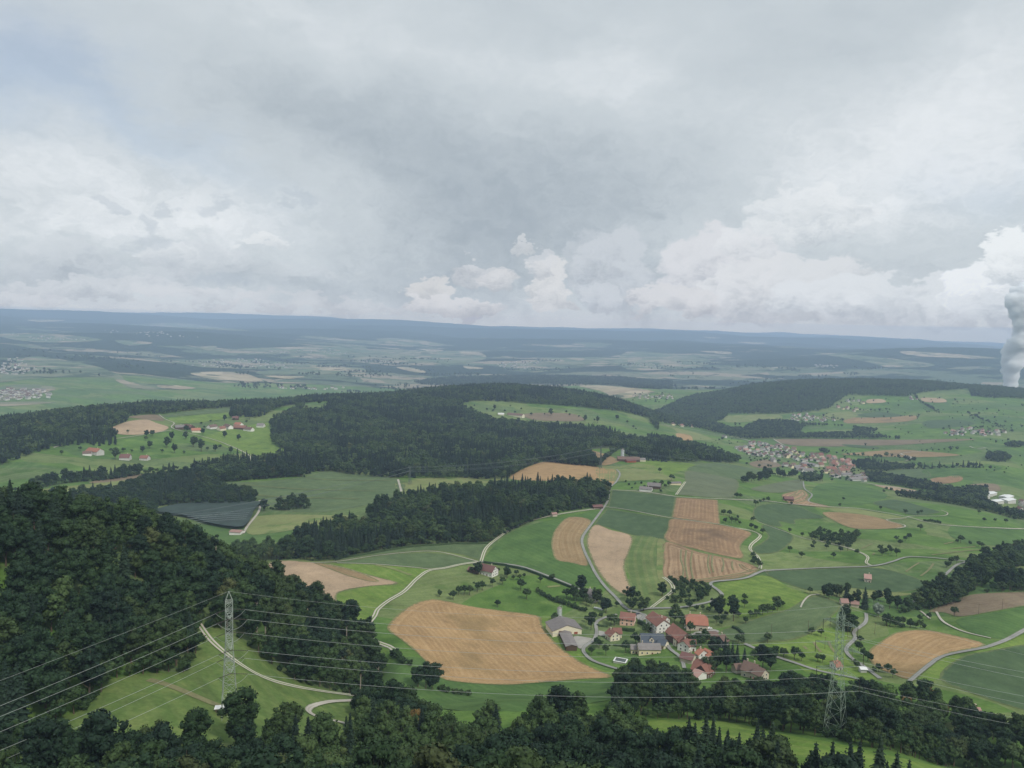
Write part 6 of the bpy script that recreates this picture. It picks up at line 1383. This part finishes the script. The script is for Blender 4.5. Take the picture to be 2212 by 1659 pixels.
# open sheep pen frame, cabin roof by the left pylon, wrapped bales, parked cars
def place(crop, p):
    c = cast(*np.array(px(crop, [p])).T)[0]; return c[0], c[1], float(hgt(c[:1], c[1:])[0])
def pen():
    x, y, z = place('X', (1440, 1330)); r = empty('swimming_pool', (x, y, z), rad(-22)); tag(r, 'raised rectangular pool with a thick white rim below the village', 'pool')
    w = MB(); w.box((0, -3.4, .3), (9, .3, 2.6)); w.box((0, 3.4, .3), (9, .3, 2.6)); w.box((-4.4, 0, .3), (.3, 6.4, 2.6)); w.box((4.4, 0, .3), (.3, 6.4, 2.6)); w.build('pool_wall', 'wall_grey', r)
    m = MB(); m.box((0, -3.4, 1.7), (9.8, .9, .16)); m.box((0, 3.4, 1.7), (9.8, .9, .16)); m.box((-4.45, 0, 1.7), (.9, 5.9, .16)); m.box((4.45, 0, 1.7), (.9, 5.9, .16)); m.build('rim', 'white_sheet', r)
    m = MB(); m.box((0, 0, .9), (8.4, 6.3, .1)); m.build('cover', 'steel_dark', r)
pen()
def shelter():
    x, y, z = place('E', (1412, 1305)); r = empty('cabin', (x, y, z), rad(12)); tag(r, 'small cabin with flat white roof beside the left pylon', 'cabin')
    m = MB(); m.box((0, 0, .9), (3.2, 2.4, 2.6)); m.build('wall', 'timber', r); m = MB(); m.box((0, 0, 2.3), (4.2, 3.2, .18)); m.build('roof', 'white_sheet', r); m = MB(); m.box((0, -1.24, .95), (.9, .06, 1.9)); m.build('door', 'door_brown', r)
shelter()
for i, (u, v) in enumerate([(628, 357), (640, 359), (652, 362), (664, 365), (676, 369), (688, 372)]):
    x, y, z = place('V', (u, v)); V, F = cone_tube((-.7, 0, .65), (.7, 0, .65), .68, .68, 14); m = MB(); m.add(V, F); n = 14
    m.add([V[k] for k in range(n)], [tuple(range(n))[::-1]]); m.add([V[k + n] for k in range(n)], [tuple(range(n))])
    o = m.build('silage_bale', 'white_sheet'); o.location = (x, y, z); o.rotation_euler = (0, 0, rad(20)); o.scale = (1.2, 1.1, 1.1)
    tag(o, 'white wrapped bale, %s in the row above the village' % ['leftmost', 'second from the left', 'third from the left', 'third from the right', 'second from the right', 'rightmost'][i], 'bale', 'row of wrapped bales')
def car(crop, p, rz, mat, label):
    x, y, z = place(crop, p); r = empty('parked_car', (x, y, z + .15), rad(rz)); tag(r, label, 'car')
    prof = [(-2.1, .3), (2.1, .3), (2.15, .75), (1.2, .95), (.55, 1.4), (-1.2, 1.42), (-1.95, .95), (-2.15, .8)]; n = len(prof); m = MB()
    m.add([(a, s_ * .85, b) for s_ in (-1, 1) for a, b in prof], [tuple(range(n)), tuple(range(2 * n - 1, n - 1, -1))] + [(i, i + n, (i + 1) % n + n, (i + 1) % n)[::-1] for i in range(n)]); m.build('body', mat, r)
    for s_ in (-1, 1): m = MB(); m.box((-.3, s_ * .86, 1.15), (1.7, .03, .34)); m.build('side_window', 'window_glass', r)
    for wx in (-1.3, 1.3):
        for s_ in (-1, 1): V, F = cone_tube((wx, s_ * .7, .33), (wx, s_ * .9, .33), .33, .33, 12); mesh_obj('wheel', V, F, 'tyre', r)
car('Y', (118, 475), 60, 'car_white', 'white car parked beside the tall white gabled farmhouse')
car('Y', (1090, 540), 20, 'car_white', 'white car parked right of the orange roofed farmhouse')
car('Y', (715, 535), -10, 'car_white', 'white car parked under the front of the orange roofed farmhouse')
car('V', (985, 408), 10, 'car_dark', 'dark car on the yard between the two red roofed farmhouses')

def hedge(crop, pts, w, h, label):
    P = np.array(px(crop, pts)); xy = cast(P[:, 0], P[:, 1]); d = np.hypot(*np.diff(xy, axis=0).T); s = np.concatenate([[0], np.cumsum(d)]); t = np.arange(0, s[-1], .55)
    q = np.stack([np.interp(t, s, xy[:, 0]), np.interp(t, s, xy[:, 1])], 1); z = hgt(q[:, 0], q[:, 1]); T_ = np.gradient(q, axis=0); T_ /= np.hypot(T_[:, 0], T_[:, 1])[:, None]; N_ = np.stack([-T_[:, 1], T_[:, 0]], 1)
    rg = np.random.default_rng(len(t)); prof = [(-w / 2, -.3), (-w / 2, h * .8), (-w * .3, h), (w * .3, h), (w / 2, h * .8), (w / 2, -.3)]; m = len(t); V = []
    for a, b in prof: r_ = rg.uniform(.88, 1.1, m); V.append(np.column_stack([q + N_ * (a * r_)[:, None], z + b * r_]))
    V = np.concatenate(V); F = np.array([[k * m + i, (k + 1) * m + i, (k + 1) * m + i + 1, k * m + i + 1] for k in range(5) for i in range(m - 1)]); F = np.concatenate([F[:, [0, 1, 2]], F[:, [0, 2, 3]]])
    n = m * 14; i = rg.integers(0, m, n); k = rg.uniform(-1, 1, n); top = rg.random(n) < .45; o_ = np.where(top, k * w / 2, np.sign(k) * w * .52); zz = np.where(top, h, rg.uniform(0, h, n))
    C = np.column_stack([q[i] + N_[i] * o_[:, None] + T_[i] * rg.uniform(-.3, .3, (n, 1)), z[i] + zz]); D = np.column_stack([N_[i] * np.where(top, 0, np.sign(k))[:, None], np.where(top, 1, .3)])
    Vv, Ff = merge([(V, F), leaf_quads(rg, C, D, .28)]); tag(mesh_obj('hedge', Vv, Ff, 'leaves_orchard'), label, 'hedge', None)
hedge('X', [(1475, 690), (1600, 708), (1725, 715)], 2.2, 2.6, 'straight clipped hedge right of the cream cottage')
hedge('X', [(1805, 540), (1900, 590), (1990, 650), (2080, 720)], 2.6, 3.0, 'curved dark hedge below the salmon walled farmhouse')
hedge('X', [(960, 600), (1060, 615), (1190, 625)], 1.6, 1.6, 'low garden hedge left of the salmon walled farmhouse')
hedge('X', [(1300, 1000), (1420, 1010), (1540, 1030)], 1.4, 1.3, 'low hedge above the raised pool')
hedge('Y', [(860, 640), (960, 650), (1060, 640)], 1.6, 1.8, 'low hedge left of the dark timber chalet')
hedge('Y', [(1470, 520), (1560, 560), (1640, 640)], 2.0, 2.0, 'hedge along the field right of the orange roofed farmhouse')
hedge('F', [(1290, 345), (1420, 362), (1560, 392), (1700, 445), (1850, 505)], 1.6, 2.2, 'long hedge along the lane right of the crossroads')
hedge('B', [(-10, 1585), (300, 1552), (600, 1500), (900, 1478), (1120, 1475)], 2.0, 2.0, 'low dark hedge strip at the foot of the middle wood')
# ------------------------------------------------------------------ town and distant hamlets
def simple_house(L, W, e, h):
    w, r = MB(), MB(); gable_block(w, r, Matrix.Identity(4), L, W, e, h, found=6); return w, r
def house_kind(L, W, e, h, wm, rm):
    w, r = simple_house(L, W, e, h); a = w.build('wall', wm); b = r.build('roof', rm); ma, mb = a.data, b.data
    bpy.data.objects.remove(a); bpy.data.objects.remove(b); return ma, mb
HK = {}
for i, (L, W, e, h, wm, rm) in enumerate([(13, 10, 5.5, 9, 'wall_town', 'roof_brown'), (12, 9, 5.5, 8.6, 'wall_town', 'roof_grey'), (16, 11, 6, 10.5, 'wall_stone', 'roof_red'), (11, 9, 5, 8, 'wall_town', 'roof_maroon'), (20, 13, 6, 12, 'wall_stone', 'roof_red'), (14, 10, 5.5, 9.5, 'wall_yellow', 'roof_brown'), (15, 11, 6, 10, 'wall_town', 'roof_pink'), (26, 14, 5, 8, 'wall_grey', 'roof_grey'), (32, 17, 6, 7.4, 'wall_town', 'white_sheet')]):
    HK[i] = house_kind(L, W, e, h, wm, rm) + (RW[rm],)
def settle(name, crop, poly, n, kinds, label, group, gap=15, seed=1, ang=None, cat='house'):
    rg = random.Random(seed); P = cast(*np.array(px(crop, poly)).T); lo, hi = P.min(0), P.max(0); got = []; k = 0
    while len(got) < n and k < 6000:
        k += 1; q = np.array([rg.uniform(lo[0], hi[0]), rg.uniform(lo[1], hi[1])])
        if inside(P, q[None])[0] and all(np.hypot(*(q - g)) > gap for g in got): got.append(q)
    got.sort(key=lambda g: math.atan2(g[0], g[1]))
    for i, q in enumerate(got):
        kk = rg.choice(kinds); ma, mb, col = HK[kk]; z = float(hgt(q[:1], q[1:])[0])
        r = empty(name, (q[0], q[1], z), (ang if ang is not None else rg.choice([.3, 1.87])) + rg.uniform(-.25, .25)); s = rg.uniform(.85, 1.15); r.scale = (s, s, s)
        tag(r, label.format(c=col), cat, group)
        for nm, me in (('wall', ma), ('roof', mb)): o = bpy.data.objects.new(nm, me); COL.objects.link(o); o.parent = r
W_ = [0, 1, 1, 3, 3, 0, 6]
settle('town_house', 'C', [(590,752),(640,725),(700,715),(760,722),(860,735),(880,765),(880,800),(780,805),(680,790)], 58, W_, 'white house with {c} roof in the upper left quarter of the distant town', 'houses in the upper left quarter of the town', 15, 2)
settle('town_house', 'C', [(880,745),(980,775),(1060,790),(1060,830),(960,830),(880,815)], 26, [0, 1, 2, 3, 5], 'house with {c} roof in the middle quarter of the distant town', 'houses in the middle of the town', 16, 3)
settle('town_house', 'C', [(1060,785),(1150,810),(1220,825),(1265,845),(1260,880),(1180,900),(1100,890),(1060,860)], 34, [2, 2, 4, 6, 2, 5], 'house with {c} roof in the old core of the distant town', 'houses in the old core of the town', 15, 4, .5)
settle('town_house', 'C', [(875,850),(960,835),(1040,850),(1060,880),(1020,890),(940,875)], 14, [5, 2, 0, 7], 'house with {c} roof on the near side of the distant town', 'houses on the near side of the town', 17, 5)
settle('town_house', 'C', [(1100,895),(1200,895),(1330,900),(1340,940),(1290,940),(1180,920)], 16, [7, 7, 0, 5], 'low building with {c} roof at the lower right end of the distant town', 'buildings at the lower right end of the town', 19, 6, .4)
settle('factory_hall', 'C', [(1950,1010),(2030,1010),(2150,1035),(2150,1060),(2060,1060),(1960,1030)], 6, [8], 'long white factory hall by the valley trees at the right edge', 'white factory halls', 30, 7, .5, cat='hall')
settle('valley_house', 'C', [(2150,1065),(2212,1050),(2240,1110),(2212,1160),(2160,1090)], 8, [1, 3, 0], 'house with {c} roof at the far right edge among valley trees', 'houses by the right edge', 18, 8)
settle('valley_house', 'C', [(880,575),(940,560),(1060,558),(1090,585),(1180,600),(1090,604),(920,595)], 22, W_, 'white house with {c} roof in the hamlet at the foot of the wooded hill', 'houses at the foot of the wooded hill', 20, 9)
settle('valley_house', 'C', [(1760,660),(1800,650),(1900,640),(2000,650),(2110,660),(2100,682),(1900,685),(1780,682)], 26, W_, 'house with {c} roof in the hamlet of the far right valley', 'houses of the far right hamlet', 20, 10)
settle('valley_house', 'C', [(1165,525),(1240,520),(1310,545),(1240,548)], 6, [2, 5, 0], 'house with {c} roof in the small group below the wooded hill', 'small house group below the hill', 20, 11)
settle('valley_house', 'C', [(1220,485),(1260,480),(1340,495),(1330,505),(1230,500)], 5, [1, 5, 0], 'house with {c} roof in the topmost house group of the valley', 'topmost house group', 24, 12)
settle('valley_house', 'C', [(1560,462),(1620,470),(1640,485),(1570,480)], 4, [1, 3], 'house with {c} roof by the long hedge below the wooded ridge', 'house group by the long hedge', 24, 13)
settle('valley_house', 'C', [(215,605),(290,610),(420,615),(410,632),(250,630)], 12, [5, 2, 0], 'house with {c} roof in the notch between the two wooded hills', 'houses in the notch between the hills', 22, 14)
settle('valley_house', 'C', [(30,460),(130,458),(260,460),(265,478),(100,485)], 18, W_, 'house with {c} roof in the village behind the central hill', 'houses behind the central hill', 24, 15)
settle('valley_house', 'C', [(520,683),(560,690),(545,698)], 3, [1, 3], 'house with {c} roof on the hill spur above the town', 'houses on the spur above the town', 14, 16)
settle('valley_house', 'C', [(785,812),(815,815),(820,832),(790,830)], 3, [1], 'white block of flats left below the distant town', 'blocks below the town', 14, 17)

def far_villages():
    w, r, r2 = MB(), MB(), MB(); rg = random.Random(9); n = 0
    for crop, poly, cnt in [('A', [(-40,520),(60,490),(150,480),(240,560),(180,590),(-40,600)], 70), ('A', [(-40,690),(100,685),(320,700),(325,745),(100,760),(-40,755)], 95), ('A', [(1160,530),(1400,490),(1650,490),(1800,530),(1900,550),(1500,545),(1250,540)], 110),
                            ('A', [(0,335),(300,345),(600,370),(300,375)], 45), ('A', [(600,290),(1100,330),(1300,355),(900,345)], 40), ('A', [(1150,265),(1400,285),(1500,300),(1250,300)], 30), ('A', [(200,235),(400,245),(300,252)], 18), ('A', [(1700,440),(2212,430),(2212,450),(1800,455)], 30), ('A', [(1750,670),(2212,665),(2212,690),(1800,695)], 20),
                            ('B', [(250,290),(480,300),(520,330),(300,310)], 28), ('B', [(1140,315),(1450,300),(1420,360),(1200,345)], 55), ('B', [(0,240),(250,250),(120,262)], 14), ('C', [(1040,285),(1180,290),(1170,303),(1060,300)], 22), ('C', [(0,270),(200,280),(180,300),(0,300)], 24)]:
        P = polar(cast(*np.array(px(crop, poly)).T)); lo, hi = P.min(0), P.max(0); k = g = 0
        while g < cnt and k < 4000:
            k += 1; q = np.array([rg.uniform(lo[0], hi[0]), rg.uniform(lo[1], hi[1])])
            if not inside(P, q[None])[0]: continue
            g += 1; x, y = unpolar(q[None])[0]; z = float(hgt(np.array([x]), np.array([y]))[0]); s = rg.uniform(.8, 1.5)
            T = Matrix.Translation((x, y, z)) @ Matrix.Rotation(rg.uniform(0, 3.1), 4, 'Z') @ Matrix.Diagonal((s, s, s, 1))
            gable_block(w, rg.choice([r, r2]), T, 15, 11, 6, 9, found=8)
    V = MB(); 
    for b, mi in ((w, 0), (r, 1), (r2, 2)): V.add(b.V, b.F, mi)
    o = V.build('far_village_houses', ['wall_town', 'roof_brown', 'roof_grey']); tag(o, kind='stuff')
    # the tall white church tower of the village on the left
    x, y, z = place('A', (98, 572)); rt = empty('church', (x, y, z)); tag(rt, 'tall white church tower in the far village at the left edge', 'church')
    m = MB(); m.box((0, 0, 14), (11, 11, 44)); m.build('tower', 'wall_white', rt); m = MB(); m.add([(-6, -6, 36), (6, -6, 36), (6, 6, 36), (-6, 6, 36), (0, 0, 52)], [(0, 1, 4), (1, 2, 4), (2, 3, 4), (3, 0, 4), (3, 2, 1, 0)]); m.build('spire', 'roof_maroon', rt)
    w2, r2_ = MB(), MB(); gable_block(w2, r2_, Matrix.Translation((18, 0, 0)), 30, 16, 11, 19, found=6); w2.build('nave_wall', 'wall_white', rt); r2_.build('nave_roof', 'roof_brown', rt)
far_villages()

# netted orchard in the hollow
plain_mat('net_line', (.30, .33, .32), .8)
def netted():
    P = [(1000,1480),(1200,1432),(1645,1420),(1632,1470),(1560,1582),(1350,1562),(1200,1515)]
    o = sheet('netted_orchard', 'netting', 'A', P, 2, up=4.2); o['kind'] = 'structure'
    for k in range(4, 9):
        y = 1450 + k * 13; q = [(1090 + k * 22, y + 12), (1350, y), (1640 - k * 8, y - 14)]
        ribbon('net_strip', 'net_line', 'A', q, .5 if k < 5 else .9, 6)
        for o2 in [COL.objects[-1]]:
            for v in o2.data.vertices: v.co.z += 4.4
netted()

# ------------------------------------------------------------------ pylons and wires
def pylon(name, label, x, y, z, Hh, levels, arms, ang, base_w, top_w, hang, mat, thick=.13, ins=5.0, waist=.0):
    r = empty(name, (x, y, z), ang); tag(r, label, 'pylon')
    m = MB()
    def wdt(t): return base_w + (top_w - base_w) * min(1, t / .62) if t < .93 else max(.02, top_w * (1 - (t - .93) / .07))
    def cor(t): w = wdt(t) / 2; zz = t * Hh; return [(-w, -w, zz), (w, -w, zz), (w, w, zz), (-w, w, zz)]
    ts = [0]; 
    while ts[-1] < .93: ts.append(min(.93, ts[-1] + max(.036, wdt(ts[-1]) / Hh * .95)))
    ts.append(1.0)
    for a, b in zip(ts[:-1], ts[1:]):
        A, B = cor(a), cor(b)
        for k in range(4):
            m.bar(A[k], B[k], thick); j = (k + 1) % 4
            if b < .99: m.bar(A[k], B[j], thick * .6); m.bar(A[j], B[k], thick * .6); m.bar(B[k], B[j], thick * .55)
    for k in range(4): m.bar((cor(0)[k][0], cor(0)[k][1], -3), cor(0)[k], thick * 1.3)
    m.build('lattice_mast', mat, r); tips = []
    for lv, Lh in zip(levels, arms):
        zz = lv * Hh; w = wdt(lv) / 2; m = MB(); dz = 1.9
        for s_ in (-1, 1):
            tip = (s_ * Lh, 0, zz); tips.append(tip); n = max(3, int(Lh / 2.2))
            rt = [(s_ * w, -w, zz), (s_ * w, w, zz), (s_ * w, -w, zz + dz), (s_ * w, w, zz + dz)]
            for c in rt: m.bar(c, tip, thick * .7)
            for i in range(1, n):
                f = i / n; g = (i - 1) / n; L4 = [tuple(c[k] + (tip[k] - c[k]) * f for k in range(3)) for c in rt]; P4 = [tuple(c[k] + (tip[k] - c[k]) * g for k in range(3)) for c in rt]
                m.bar(L4[0], L4[1], thick * .5); m.bar(L4[2], L4[3], thick * .5); m.bar(P4[0], L4[2], thick * .45); m.bar(P4[1], L4[3], thick * .45); m.bar(P4[0], L4[1], thick * .45)
        m.build('crossarm', mat, r)
    if hang:
        for t in tips:
            m = MB(); 
            for k in range(9): V, F = cone_tube((t[0], t[1], t[2] - k * ins / 9), (t[0], t[1], t[2] - (k + .7) * ins / 9), .16, .10, 6); m.add(V, F)
            m.build('insulator', 'porcelain', r)
        tips = [(t[0], t[1], t[2] - ins) for t in tips]
    M_ = Matrix.Translation((x, y, z)) @ Matrix.Rotation(ang, 4, 'Z')
    return r, [np.array(M_ @ Vector(t)) for t in tips], np.array(M_ @ Vector((0, 0, Hh))), M_
def at_u(u, v, R): a, t = ray(u, v); return math.sin(float(a)) * R, math.cos(float(a)) * R, CAMZ + float(t) * R
def span(a, b, sag, n=26):
    t = np.linspace(0, 1, n)[:, None]; P = a + (b - a) * t; P[:, 2] -= 4 * sag * (t * (1 - t))[:, 0]; return P
def wire_obj(name, label, P, r, mat, group):
    V, F = [], []; n = 5
    T = np.gradient(P, axis=0); T /= np.linalg.norm(T, axis=1)[:, None]; S_ = np.cross(T, [0, 0, 1]); S_ /= np.linalg.norm(S_, axis=1)[:, None]; U_ = np.cross(S_, T)
    for k in range(n): a = k * 2 * math.pi / n; V.append(P + (math.cos(a) * S_ + math.sin(a) * U_) * r)
    V = np.concatenate(V); m = len(P); F = np.array([[k * m + i, k * m + i + 1, ((k + 1) % n) * m + i + 1, ((k + 1) % n) * m + i] for k in range(n) for i in range(m - 1)])
    return tag(mesh_obj(name, V, F, mat), label, 'power line', group)
def lines():
    x, y, _ = at_u(496, 1555, 306); z = float(hgt(np.array([x]), np.array([y]))[0]) - 1; H1 = at_u(496, 1277, 306)[2] - z
    a1 = math.atan2(y, x)       # arms along the line of sight
    p1, t1, e1, M1 = pylon('lattice_pylon', 'tall slim lattice pylon on the bright left meadow', x, y, z, H1, (.83, .625, .44), (5.5, 9.0, 7.5), a1 + .06, 6.4, 2.6, False, 'steel', .10)
    x2, y2, _ = at_u(1803, 1585, 341); z2 = float(hgt(np.array([x2]), np.array([y2]))[0]) - 1; H2 = at_u(1812, 1308, 341)[2] - z2
    p2, t2, e2, M2 = pylon('lattice_pylon', 'wide based green lattice pylon among the bushes at the lower right', x2, y2, z2, H2, (.87, .69, .50), (7.0, 9.8, 8.8), rad(-42), 8.0, 2.6, True, 'steel_green', .095)
    # t: pairs (-x tip, +x tip); at the left pylon +x points away from the camera, at the right one +x points right and nearer
    ql = [at_u(0, v, R) for v, R in ((1504, 256), (1560, 254), (1624, 252), (1526, 243), (1599, 240), (1656, 238))]; qe = at_u(0, 1456, 250)
    far1 = [t1[1], t1[3], t1[5]]; near1 = [t1[0], t1[2], t1[4]]; far2 = [t2[0], t2[2], t2[4]]; near2 = [t2[1], t2[3], t2[5]]
    qr = [at_u(2212, v, R) for v, R in ((1436, 455), (1488, 455), (1538, 455), (1448, 440), (1504, 440), (1553, 440))]; qre = at_u(2212, 1398, 450)
    names = ['upper far side', 'middle far side', 'lower far side', 'upper near side', 'middle near side', 'lower near side']
    for i in range(6):
        A = (far1 + near1)[i]; B = (far2 + near2)[i]; L = np.array(ql[i]); Rr = np.array(qr[i])
        dl = (L - A) / np.linalg.norm(L - A); dr = (B - A) / np.linalg.norm(B - A); A1, A2 = A + dl * 6.5, A + dr * 6.5
        L2 = A1 + (L - A1) * 2.6; R2_ = B + (Rr - B) * 2.6
        Pl = span(L2, A1, 3, 30); Pr = span(A2, B, 5.5, 40); Pq = span(B, R2_, 4, 30)
        wire_obj('power_line', '%s conductor of the line crossing the foreground' % names[i], np.concatenate([Pl, span(A1, A2, 3.2, 12)[1:-1], Pr, Pq[1:]]), .055, 'wire', 'conductors of the foreground line')
        for nm, E in (('insulator', A1), ('insulator', A2)):
            a = np.array(M1.inverted() @ Vector(A)); b = np.array(M1.inverted() @ Vector(E)); m = MB()
            for k in range(10): f, g = k / 10, (k + .7) / 10; V, F = cone_tube(a + (b - a) * f, a + (b - a) * g, .17, .10, 6); m.add(V, F)
            m.build(nm, 'porcelain', p1)
    L2 = e1 + (np.array(qe) - e1) * 2.6; R2_ = e2 + (np.array(qre) - e2) * 2.6
    wire_obj('earth_wire', 'thin topmost earth wire joining the two near pylon tips', np.concatenate([span(L2, e1, 2), span(e1, e2, 7.5, 40)[1:], span(e2, R2_, 4)[1:]]), .035, 'wire', None)
    # the second line further back
    ps = []
    for u, vb, vt, R, lab in ((885, 1062, 1006, 1290, 'distant lattice pylon in front of the great forest'), (1297, 1013, 962, 1440, 'distant lattice pylon beside the tan field and the farm')):
        x, y, _ = at_u(u, vb, R); z = float(hgt(np.array([x]), np.array([y]))[0]); Hh = at_u(u, vt, R)[2] - z
        ps.append(pylon('lattice_pylon', lab, x, y, z, Hh, (.93, .72), (6, 9), rad(60), 4.6, 1.5, False, 'steel_dark', .17)[1:3])
    a_, b_ = ps; l0 = np.array(at_u(300, 1118, 1080)); r0 = np.array(at_u(1700, 1000, 1750))
    for i in range(4):
        off = b_[0][i] - b_[1]; A, B = a_[0][i], b_[0][i]
        wire_obj('power_line', ['upper left', 'upper right', 'lower left', 'lower right'][i] + ' conductor of the distant line before the forest', np.concatenate([span(l0 + off, A, 7), span(A, B, 9)[1:], span(B, r0 + off, 8)[1:]]), .17, 'wire_dark', 'conductors of the distant line')
lines()
def poles():
    for k, (u, v) in enumerate([(592,812),(828,788),(935,897),(968,762),(1080,822),(1108,977),(1255,802),(1610,692),(1762,682),(1920,674),(2072,642)]):
        x, y, z = place('K', (u, v)); m = MB(); V, F = cone_tube((0, 0, -1), (0, 0, 9.5), .16, .11, 7); m.add(V, F)
        r = empty('wooden_pole', (x, y, z)); m.build('post', 'timber', r); m = MB(); m.box((0, 0, 9.1), (1.5, .12, .12)); m.build('crossbar', 'timber', r)
        tag(r, 'wooden line pole, %s of eleven on the right meadows' % ['leftmost', 'second from the left', 'third from the left', 'fourth from the left', 'fifth from the left', 'sixth from the left', 'fifth from the right', 'fourth from the right', 'third from the right', 'second from the right', 'rightmost'][k], 'pole', 'wooden poles on the right meadows')
poles()

def plume():
    V, F = [], []; o = 0; rg = np.random.default_rng(4); R = 6300; I3, I2 = icos(3), icos(2)
    pts = [(2184, 803, 15), (2176, 786, 11), (2192, 788, 15), (2184, 772, 16), (2198, 768, 17), (2176, 760, 11), (2190, 748, 15), (2206, 752, 16), (2202, 736, 15), (2216, 728, 19), (2198, 722, 10), (2210, 710, 16), (2228, 702, 22), (2204, 694, 14), (2224, 682, 24), (2200, 672, 17), (2218, 660, 24), (2196, 650, 18), (2214, 640, 24), (2236, 650, 26)]
    def lump(x, y, z, r, ic):
        nonlocal o
        D = ic[0]; w = D * 1.3 + rg.uniform(0, 50, 3)
        d = 1 + .22 * (vnoise(w[:, 0] * 2, w[:, 1] * 2 + w[:, 2] * 1.7, 3) + .6 * vnoise(w[:, 0] * 5 + w[:, 2] * 4, w[:, 1] * 5, 4))
        V.append(D * (r * d)[:, None] + [x, y, z]); F.append(ic[1] + o); o += len(D)
    for u, v, rp in pts:
        x, y, z = at_u(u, v, R + rg.uniform(-40, 40)); r = rp * R / FPX; lump(x, y, z, r * .92, I3)
        for k in range(26):
            d = rg.normal(0, 1, 3); d /= np.linalg.norm(d); q = rg.uniform(.18, .36); lump(x + d[0] * r * .85, y + d[1] * r * .85, z + d[2] * r * .85, r * q, I2)
    x, y, z = at_u(2184, 815, R); lump(x, y, z, 50, I3); lump(x, y, z - 60, 48, I3)
    ob = mesh_obj('steam_plume', np.concatenate(V), np.concatenate(F), 'steam', smooth=True); tag(ob, 'white column of steam rising behind the far ridge at the right edge', 'steam')
    md = ob.modifiers.new('remesh', 'REMESH'); md.mode = 'VOXEL'; md.voxel_size = 5.5; md.use_smooth_shade = True
    sm = ob.modifiers.new('smooth', 'SMOOTH'); sm.factor = .5; sm.iterations = 1
plume()

# ------------------------------------------------------------------ haze
def build_haze():
    m = bpy.data.materials.new('haze'); m.use_nodes = True; nt = m.node_tree; nt.nodes.clear()
    v = nt.nodes.new('ShaderNodeVolumePrincipled'); v.inputs['Density'].default_value = HAZE_D
    v.inputs['Color'].default_value = HAZE_C + (1,); v.inputs['Anisotropy'].default_value = 0.0
    o = nt.nodes.new('ShaderNodeOutputMaterial'); nt.links.new(v.outputs[0], o.inputs['Volume'])
    z0, z1 = float(TZ.min()) - 2, HAZE_TOP; r = 35000.0
    V = [(x, y, z) for z in (z0, z1) for x, y in ((-r, -r), (r, -r), (r, r), (-r, r))]
    F = [(3, 2, 1, 0), (4, 5, 6, 7), (0, 1, 5, 4), (1, 2, 6, 5), (2, 3, 7, 6), (3, 0, 4, 7)]
    MATS['haze'] = m
    o = mesh_obj('haze', V, F, 'haze'); tag(o, kind='stuff')
build_haze()
